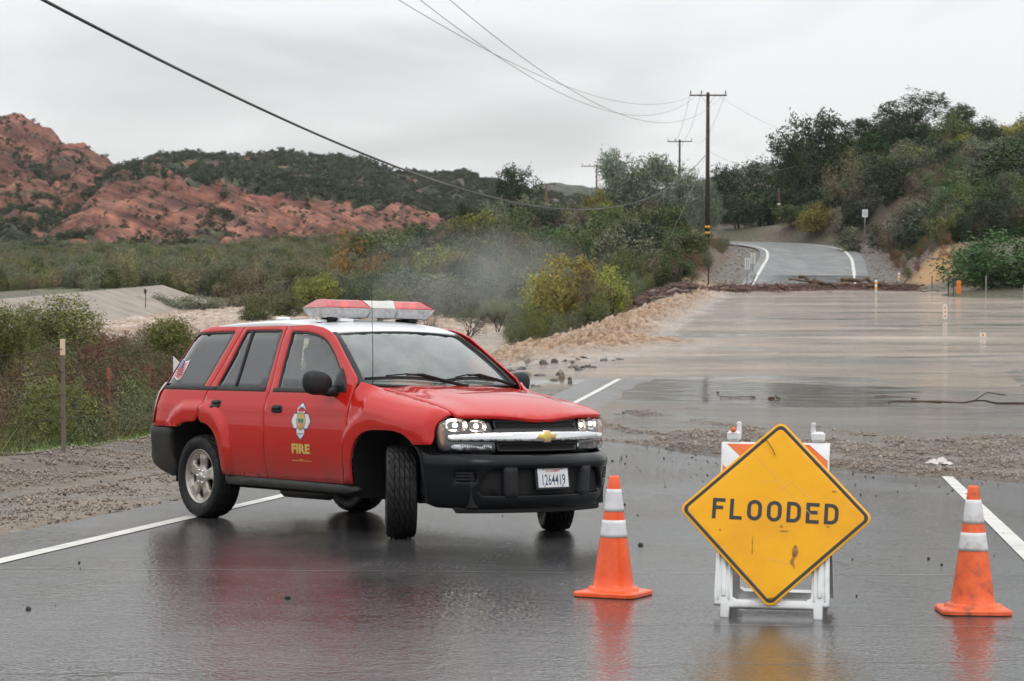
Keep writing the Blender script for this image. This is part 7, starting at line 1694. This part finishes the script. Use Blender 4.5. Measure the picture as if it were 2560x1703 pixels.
# fences
M_rw = mat('rusty_wire_strand', base=(.07, .05, .04), rough=.9, spec=.1)
def fence(label, posts, nw, name='wire_fence'):
    P = [Vector((px2x(px, d), d, pz(yb, d))) for px, yb, yt, d, m, tm_ in posts]; o = empty(name, P[0]); tag(o, label, 'fence')
    for (px, yb, yt, d, m, tp), p in zip(posts, P):
        H = (yb-yt)/F*d; b = MB(); b.box(p-P[0]+Vector((0, 0, H/2-.15)), (.055, .05, H+.3), bev=.006); q = b.build('post', m, o)
        if tp: b = MB(); b.box(p-P[0]+Vector((0, 0, H-.10)), (.062, .056, .22)); b.build('post_tip', tp, q)
    for k in range(nw):
        b = MB()
        for i in range(len(P)-1):
            H0 = (posts[i][1]-posts[i][2])/F*posts[i][3]; H1 = (posts[i+1][1]-posts[i+1][2])/F*posts[i+1][3]; f = (k+.6)/nw
            A = P[i]-P[0]+Vector((0, -.03, H0*f)); B = P[i+1]-P[0]+Vector((0, -.03, H1*f)); b.tube([A.lerp(B, t/6)-Vector((0, 0, .03*4*(t/6)*(1-t/6))) for t in range(7)], .0013 if d < 60 else .006, 4, cap=False)
        b.build('wire', M_rw, o)
    return o
fence('low wire fence on steel posts in the brush behind the gravel berm', [(-150, 1110, 870, 27, M_wood, M_post), (155, 1078, 850, 32, M_wood, mat('tip', base=(.75, .55, .42), rough=.6)), (270, 1064, 922, 46, M_poler, M_red_t), (372, 1010, 905, 60, M_poler, None)], 4)
fence('sagging wire fence with thin dark posts below the green bush at the right', [(2330, 722, 690, 150, M_wire, None), (2371, 745, 690, 137, M_wire, None), (2384, 747, 695, 136, M_wire, None), (2465, 735, 690, 134, M_gal, None), (2560, 752, 712, 130, M_gal, None)], 4)
# ============================================================ driftwood
M_drift = mat('driftwood', base=(.075, .042, .03), rough=.85, noise=(3, [(.035, .02, .015), (.10, .058, .04), (.19, .13, .10)], 6), var=.35); M_driftp = mat('pale_driftwood', base=(.22, .17, .14), rough=.8, noise=(3, [(.12, .09, .075), (.27, .22, .18)], 5))
DP = np.array([(1496, 119, 1.0), (1560, 128, 1.6), (1640, 138, 2.4), (1740, 147, 3.6), (1850, 151, 4.2), (1960, 153, 3.6), (2080, 155, 2.6), (2180, 154, 1.7), (2275, 150, 1.0)])
def drift_pos(t):
    i = np.linspace(0, 1, len(DP)); px = np.interp(t, i, DP[:, 0]); d = np.interp(t, i, DP[:, 1]); w = np.interp(t, i, DP[:, 2]); return px2x(px, d), d, w
def surf(x, y): return max(gz(x, y), float(water_z(np.array(x), np.array(y))), float(road_z(x, y))-.02 if abs(x-xc(y)) < 4.5 else -9)
def log_mesh(seed, m, knots=2):
    rg = np.random.default_rng(seed); b = MB(); n = 7; pts = [(-.5+i/n+0, rg.normal()*.03, rg.normal()*.02) for i in range(n+1)]; r = .045; b.tube(pts, [r*(1-.35*i/n)*(1+.12*rg.normal()) for i in range(n+1)], 8)
    for k in range(knots): i = rg.integers(1, n); p = Vector(pts[i]); q = p+Vector((rg.uniform(.05, .15), rg.normal()*.12, abs(rg.normal())*.09)); b.tube([p, q], [r*.4, r*.15], 5)
    me = bpy.data.meshes.new('log'); me.from_pydata(b.v, [], b.f); me.polygons.foreach_set('use_smooth', b.sm); me.materials.append(m); me.update(); return me
LM = [log_mesh(k, M_drift, 3) for k in range(5)]; LMP = log_mesh(9, M_driftp, 1)
def log(me, x, y, z, L, fat, yaw, pitch, label, group=None, name='log', cat='log'):
    o = link(name, me); o.location = (x, y, z); o.rotation_euler = (RN.uniform(0, 6), pitch, yaw); o.scale = (L, L*fat, L*fat); tag(o, label, cat, group); return o
def NTH(k): return '%d%s' % (k, 'th' if 10 < k % 100 < 14 else {1: 'st', 2: 'nd', 3: 'rd'}.get(k % 10, 'th'))
for i in range(46):
    t = (i+RN.uniform(0, 1))/46; x, y, w = drift_pos(t); yo = RN.normal()*w*.55; y += yo; L = RN.uniform(1.2, 3.6); yaw = (R(12) if t > .4 else R(58))+RN.normal()*.4
    log(LM[i % 5], x, y, surf(x, y)+.12+abs(RN.normal())*.22*max(0, 1-abs(yo)/(w*1.3)), L, RN.uniform(.55, 1.1), yaw, RN.normal()*.07, 'dark wet log, %s from the left in the driftwood dam at the far flood edge' % NTH(i+1), 'driftwood logs dammed at the far edge of the flood')
log(LMP, px2x(1672, 139), 139, surf(px2x(1672, 139), 139)+.25, 4.2, .62, R(52), -.03, 'thick grey log lying at the left end of the driftwood dam')
log(LM[1], px2x(1640, 131), 131, surf(px2x(1640, 131), 131)+.2, 2.6, .9, R(66), 0, 'stubby dark log at the water edge below the thick grey log')
log(LMP, px2x(2320, 146), 146, surf(px2x(2320, 146), 146)+.1, 1.6, .8, R(20), 0, 'short pale log stranded at the foot of the ochre bank')
V = []; Fl = []; n = 5200; tt = RN.uniform(0, 1, n)
tt = tt[fbm(tt*14, tt*0+1, 3, 401) > RN.uniform(-.5, .3, n)]; n = len(tt); xx, yy, ww = drift_pos(tt); yo = RN.normal(size=n)*ww*.62*(1+.5*pn(tt*20, tt*0, 9)); yy = yy+yo; xx = xx+RN.normal(size=n)*.6; zz = np.maximum(np.maximum(ground(xx, yy), water_z(xx, yy)), np.where(np.abs(xx-xc(yy)) < 4.5, road_z(xx, yy)-.02, -9))+.02+np.abs(RN.normal(size=n))*.2*np.exp(-(yo/ww)**2)
L = np.exp(RN.normal(-.9, .6, n)).clip(.12, 2.2); a = np.where(tt > .4, R(10), R(58))+RN.normal(size=n)*.7; dx = np.cos(a)*L/2; dy = np.sin(a)*L/2; dz = RN.normal(size=n)*.10*L; r = L*.018+.012
P0 = np.stack([xx-dx, yy-dy, zz-dz], 1); P1_ = np.stack([xx+dx, yy+dy, zz+dz], 1); nx = np.stack([-np.sin(a), np.cos(a), 0*a], 1)*r[:, None]; nz = np.stack([0*a, 0*a, r*1.0], 1)
Vs = np.stack([P0+nx-nz*.5, P0-nx-nz*.5, P0+nz, P1_+nx*.6-nz*.5, P1_-nx*.6-nz*.5, P1_+nz*.6], 1).reshape(-1, 3); i = np.arange(n)*6
me = fastmesh('sticks', Vs, np.concatenate([np.stack([i, i+1, i+4, i+3], 1), np.stack([i+1, i+2, i+5, i+4], 1), np.stack([i+2, i, i+3, i+5], 1)]), False, [M_drift])
tag(link('driftwood_debris', me), 'tangle of wet brown sticks and bark piled along the far flood edge', 'debris', kind='stuff')
M_joint = mat('joint_sealer', base=(.17, .17, .165), rough=.35, noise=(1.3, [(.02, .02, .02), (.06, .06, .06), (.26, .26, .25)], 4))
for yj, x0, x1, nm in ((15.25, -3.9, 7.0, 'road'), (12.2, 0.4, 7.0, 'road')):
    xs = np.linspace(x0, x1, 160); yy_ = yj+.035*pn(xs*2.2, xs*0+yj, 3)+.012*pn(xs*11, xs*0, 4)+.02*xs; w_ = .005+.004*np.abs(pn(xs*5, xs*0+2, 8)); zz_ = road_z(xs, yy_)+.0045
    i = np.arange(159)*2; tag(link('road_joint', fastmesh('road_joint', np.stack([np.stack([xs, yy_-w_, zz_], 1), np.stack([xs, yy_+w_, zz_], 1)], 1).reshape(-1, 3), np.stack([i, i+2, i+3, i+1], 1), False, [M_joint])), kind='structure')
# small debris on the near wet road
def onroad(px, py, dz=0.):
    y = 30.
    for k in range(40):
        x = px2x(px, y); z = float(road_z(x, y))+dz; y2 = (CAMZ-z)*F/(py-574); y = .5*y+.5*y2
    return Vector((px2x(px, y), y, float(road_z(px2x(px, y), y))+dz))
for px, py, w, fat, yaw, l in ((1842, 994, 82, .35, .05, 'long reddish stick lying in the shallow water right of the flood edge line'), (1938, 997, 30, 2.6, .1, 'short dark charred log chunk on the wet road'), (2215, 991, 52, .45, -.1, 'orange-brown stick floating at the water edge'), (1766, 997, 18, .8, .2, 'small dark twig left of the long reddish stick'), (2287, 998, 18, 2.2, .5, 'small root knot standing up at the water edge'), (1795, 984, 10, 4.5, 1.2, 'little brown stump behind the long reddish stick'), (1885, 994, 14, 3.2, .4, 'dark knot of wood at the right tip of the long reddish stick'), (1735, 1021, 40, .3, .1, 'thin pale twig on the wet road behind the barricade'), (1550, 1037, 30, .5, .1, 'flat brown bark piece on the wet road right of the hood')):
    p = onroad(px, py, .03); L = w/F*p.y; log(LM[(px % 5)], p.x, p.y, p.z+L*fat*.03, L, fat, yaw, 0, l, None, 'stick', 'stick')
b = MB(); A = onroad(2218, 1006, .02); Bp = onroad(2600, 1012, .02); pts = [A.lerp(Bp, i/14)+Vector((0, RN.normal()*.12, .02+.05*(i in (8, 9)))) for i in range(15)]; b.tube(pts, [.012+.018*i/14 for i in range(15)], 6)
b.tube([pts[8], pts[8]+Vector((.3, .1, .18)), pts[8]+Vector((.7, 0, .12))], .012, 5); b.tube([pts[3], pts[3]+Vector((.35, -.8, .03))], .010, 5); tag(b.build('branch', M_drift), 'long thin branch lying across the wet mud at the right', 'branch')
rgm = np.random.default_rng(77); p = onroad(2350, 1162, .03); V = []; g_ = 12
for i in range(g_):
    for j in range(g_): u, v = i/(g_-1)-.5, j/(g_-1)-.5; k = math.exp(-(u*u+v*v)*6); V.append((u*.36+rgm.normal()*.014, v*.32+rgm.normal()*.014, .035*k*abs(rgm.normal())+.008+.02*k))
me = fastmesh('rag', V, grid_faces(g_, g_), False, [mat('rag_white', base=(.62, .58, .54), rough=.9)]); o = link('rag', me, None, p); tag(o, 'crumpled dirty white rag lying on the gravel at the right', 'rag')
# sticks and leaf litter in the gravel bar
n = 1500; xx = RN.uniform(-3, 12, n); yy = RN.uniform(33, 49, n); hh = dep_h(xx, yy); k = (hh > .0) & (fbm(xx*.7, yy*1.2, 3, 301) > .12); xx, yy, hh = xx[k], yy[k], hh[k]; n = len(xx)
L = RN.uniform(.04, .22, n); a = RN.normal(size=n)*.7; dx, dy = np.cos(a)*L/2, np.sin(a)*L/2; z0 = road_z(xx, yy)+np.maximum(hh, 0)+.012; r = .004+L*.02
P0 = np.stack([xx-dx, yy-dy, z0], 1); Pb = np.stack([xx+dx, yy+dy, z0+RN.normal(size=n)*.015], 1); nx = np.stack([-np.sin(a), np.cos(a), 0*a], 1)*r[:, None]; nz = np.stack([0*a, 0*a, r*1.5], 1)
Vs = np.stack([P0+nx, P0-nx, P0+nz, Pb+nx, Pb-nx, Pb+nz], 1).reshape(-1, 3); i = np.arange(n)*6
tag(link('twig_litter', fastmesh('twigs', Vs, np.concatenate([np.stack([i, i+1, i+4, i+3], 1), np.stack([i+1, i+2, i+5, i+4], 1), np.stack([i+2, i, i+3, i+5], 1)]), False, [M_drift])), 'brown twigs and leaf litter strewn over the gravel bar', 'debris', kind='stuff')
# ============================================================ rocks beside the rapids
M_rkd = mat('dark_rock', base=(.045, .043, .038), rough=.35, noise=(2.5, [(.03, .028, .025), (.09, .08, .065)], 6), bump=(6, .6, .05)); M_rkb = mat('brown_rock', base=(.16, .12, .09), rough=.45, noise=(2.5, [(.09, .07, .055), (.20, .16, .12)], 6), bump=(6, .6, .05))
for k, (px, py, w, m, l) in enumerate(((1303, 930, 46, M_rkd, 'large dark grey rock, leftmost of those in the shallow rapids'), (1312, 950, 62, M_rkb, 'big brown rock just right of the far side mirror'), (1350, 950, 34, M_rkd, 'dark wedge-shaped rock beside the big brown rock'), (1432, 930, 42, M_rkb, 'pointed brownish rock in the middle of the shallow rapids'), (1483, 930, 30, M_rkd, 'dark angular rock nearest the white line among the rapids rocks'), (1432, 903, 32, M_rkb, 'rounded rock behind the pointed brownish rock'), (1430, 914, 24, M_rkd, 'small dark rock touching the back of the pointed rock'), (1334, 902, 40, M_rkb, 'low flat brown rock at the back of the shallow rapids'), (1318, 913, 30, M_rkb, 'small brown rock above the large dark grey rock'), (1551, 909, 26, M_rkd, 'half-submerged dark rock farthest right in the rapids'), (1532, 913, 18, M_rkb, 'little brown rock just left of the half-submerged one'), (1373, 917, 24, M_rkb, 'wet brown rock between the flat one and the pointed one'), (1400, 900, 22, M_rkd, 'small dark rock at the back centre of the shallow rapids'), (1385, 962, 34, M_rkb, 'brown rock at the near edge of the shallow rapids'), (1290, 968, 50, M_rkb, 'muddy brown rock low behind the hood of the vehicle'), (1345, 975, 30, M_rkb, 'small muddy rock behind the hood of the vehicle'))):
    d = (CAMZ+.12)*F/(py-574); x = px2x(px, d); s = w/F*d/2; me = rock_mesh('rock', m, 60+k, 2, .62); o = link('rock', me); z = max(gz(x, d), float(water_z(np.array(x), np.array(d)))); o.location = (x, d, z-s*.02); o.scale = (s*1.08, s*.9, s*.66); o.rotation_euler = (0, 0, RN.uniform(0, 6)); tag(o, l, 'rock', 'rocks in the shallow rapids')
n = 260; xx = RN.uniform(-8, 3, n); yy = RN.uniform(54, 76, n); u = xx-xc(yy); k = (u < -4.6) & (u > -13); xx, yy = xx[k], yy[k]; zz = np.maximum(ground(xx, yy), water_z(xx, yy))
tag(scatter('rubble', np.c_[xx, yy, zz], RN.uniform(0, 6.28, (len(xx), 3)), np.c_[[np.exp(RN.normal(-2.1, .5, len(xx))).clip(.05, .26)]*3].T*(1, 1, .6), [source('stone', rock_mesh('stone', M_rkb, 90, 1, .7)), source('stone', rock_mesh('stone', M_rkd, 91, 1, .7))]), 'small wet stones strewn around the shallow rapids', 'stones')
# ============================================================ air
def volume(name, lo, hi, dens, col, label, nd=None, cen=None, rad=None):
    lo, hi = Vector(lo), Vector(hi); b = MB().box((0, 0, 0), tuple(hi-lo)); m = bpy.data.materials.new(name); m.use_nodes = True; nt = m.node_tree; nt.nodes.clear(); L = nt.links
    o = nt.nodes.new('ShaderNodeOutputMaterial'); v = nt.nodes.new('ShaderNodeVolumePrincipled'); v.inputs['Color'].default_value = (*col, 1); v.inputs['Density'].default_value = dens; v.inputs['Anisotropy'].default_value = .2; L.new(v.outputs[0], o.inputs['Volume'])
    if nd:
        t = nt.nodes.new('ShaderNodeTexCoord'); g = nt.nodes.new('ShaderNodeTexGradient'); g.gradient_type = 'SPHERICAL'; mp = nt.nodes.new('ShaderNodeMapping'); sz = hi-lo; mp.inputs['Scale'].default_value = (2/sz.x, 2/sz.y, 2/sz.z)
        L.new(t.outputs['Object'], mp.inputs[0]); L.new(mp.outputs[0], g.inputs[0]); n = nt.nodes.new('ShaderNodeTexNoise'); n.inputs['Scale'].default_value = nd; n.inputs['Detail'].default_value = 3; L.new(t.outputs['Object'], n.inputs[0])
        mr = nt.nodes.new('ShaderNodeMapRange'); mr.inputs[1].default_value = .38; mr.inputs[2].default_value = .68; L.new(n.outputs[0], mr.inputs[0]); mu = nt.nodes.new('ShaderNodeMath'); mu.operation = 'MULTIPLY'; L.new(mr.outputs[0], mu.inputs[0]); L.new(g.outputs[1], mu.inputs[1]); m2 = nt.nodes.new('ShaderNodeMath'); m2.operation = 'MULTIPLY'; m2.inputs[1].default_value = dens; L.new(mu.outputs[0], m2.inputs[0]); L.new(m2.outputs[0], v.inputs['Density'])
    q = b.build(name, m, None, (lo+hi)/2); tag(q, label, 'mist' if nd else 'haze', kind='stuff'); return q
volume('mist', (-10, 114, -2.4), (6, 142, 4.6), .055, (.93, .93, .92), 'pale spray mist drifting up from the rapids before the dark bushes', .22)
volume('haze', (-1600, -120, -8), (1600, 2000, 120), .00008, (.94, .96, 1.0), 'thin pale haze over the whole valley')
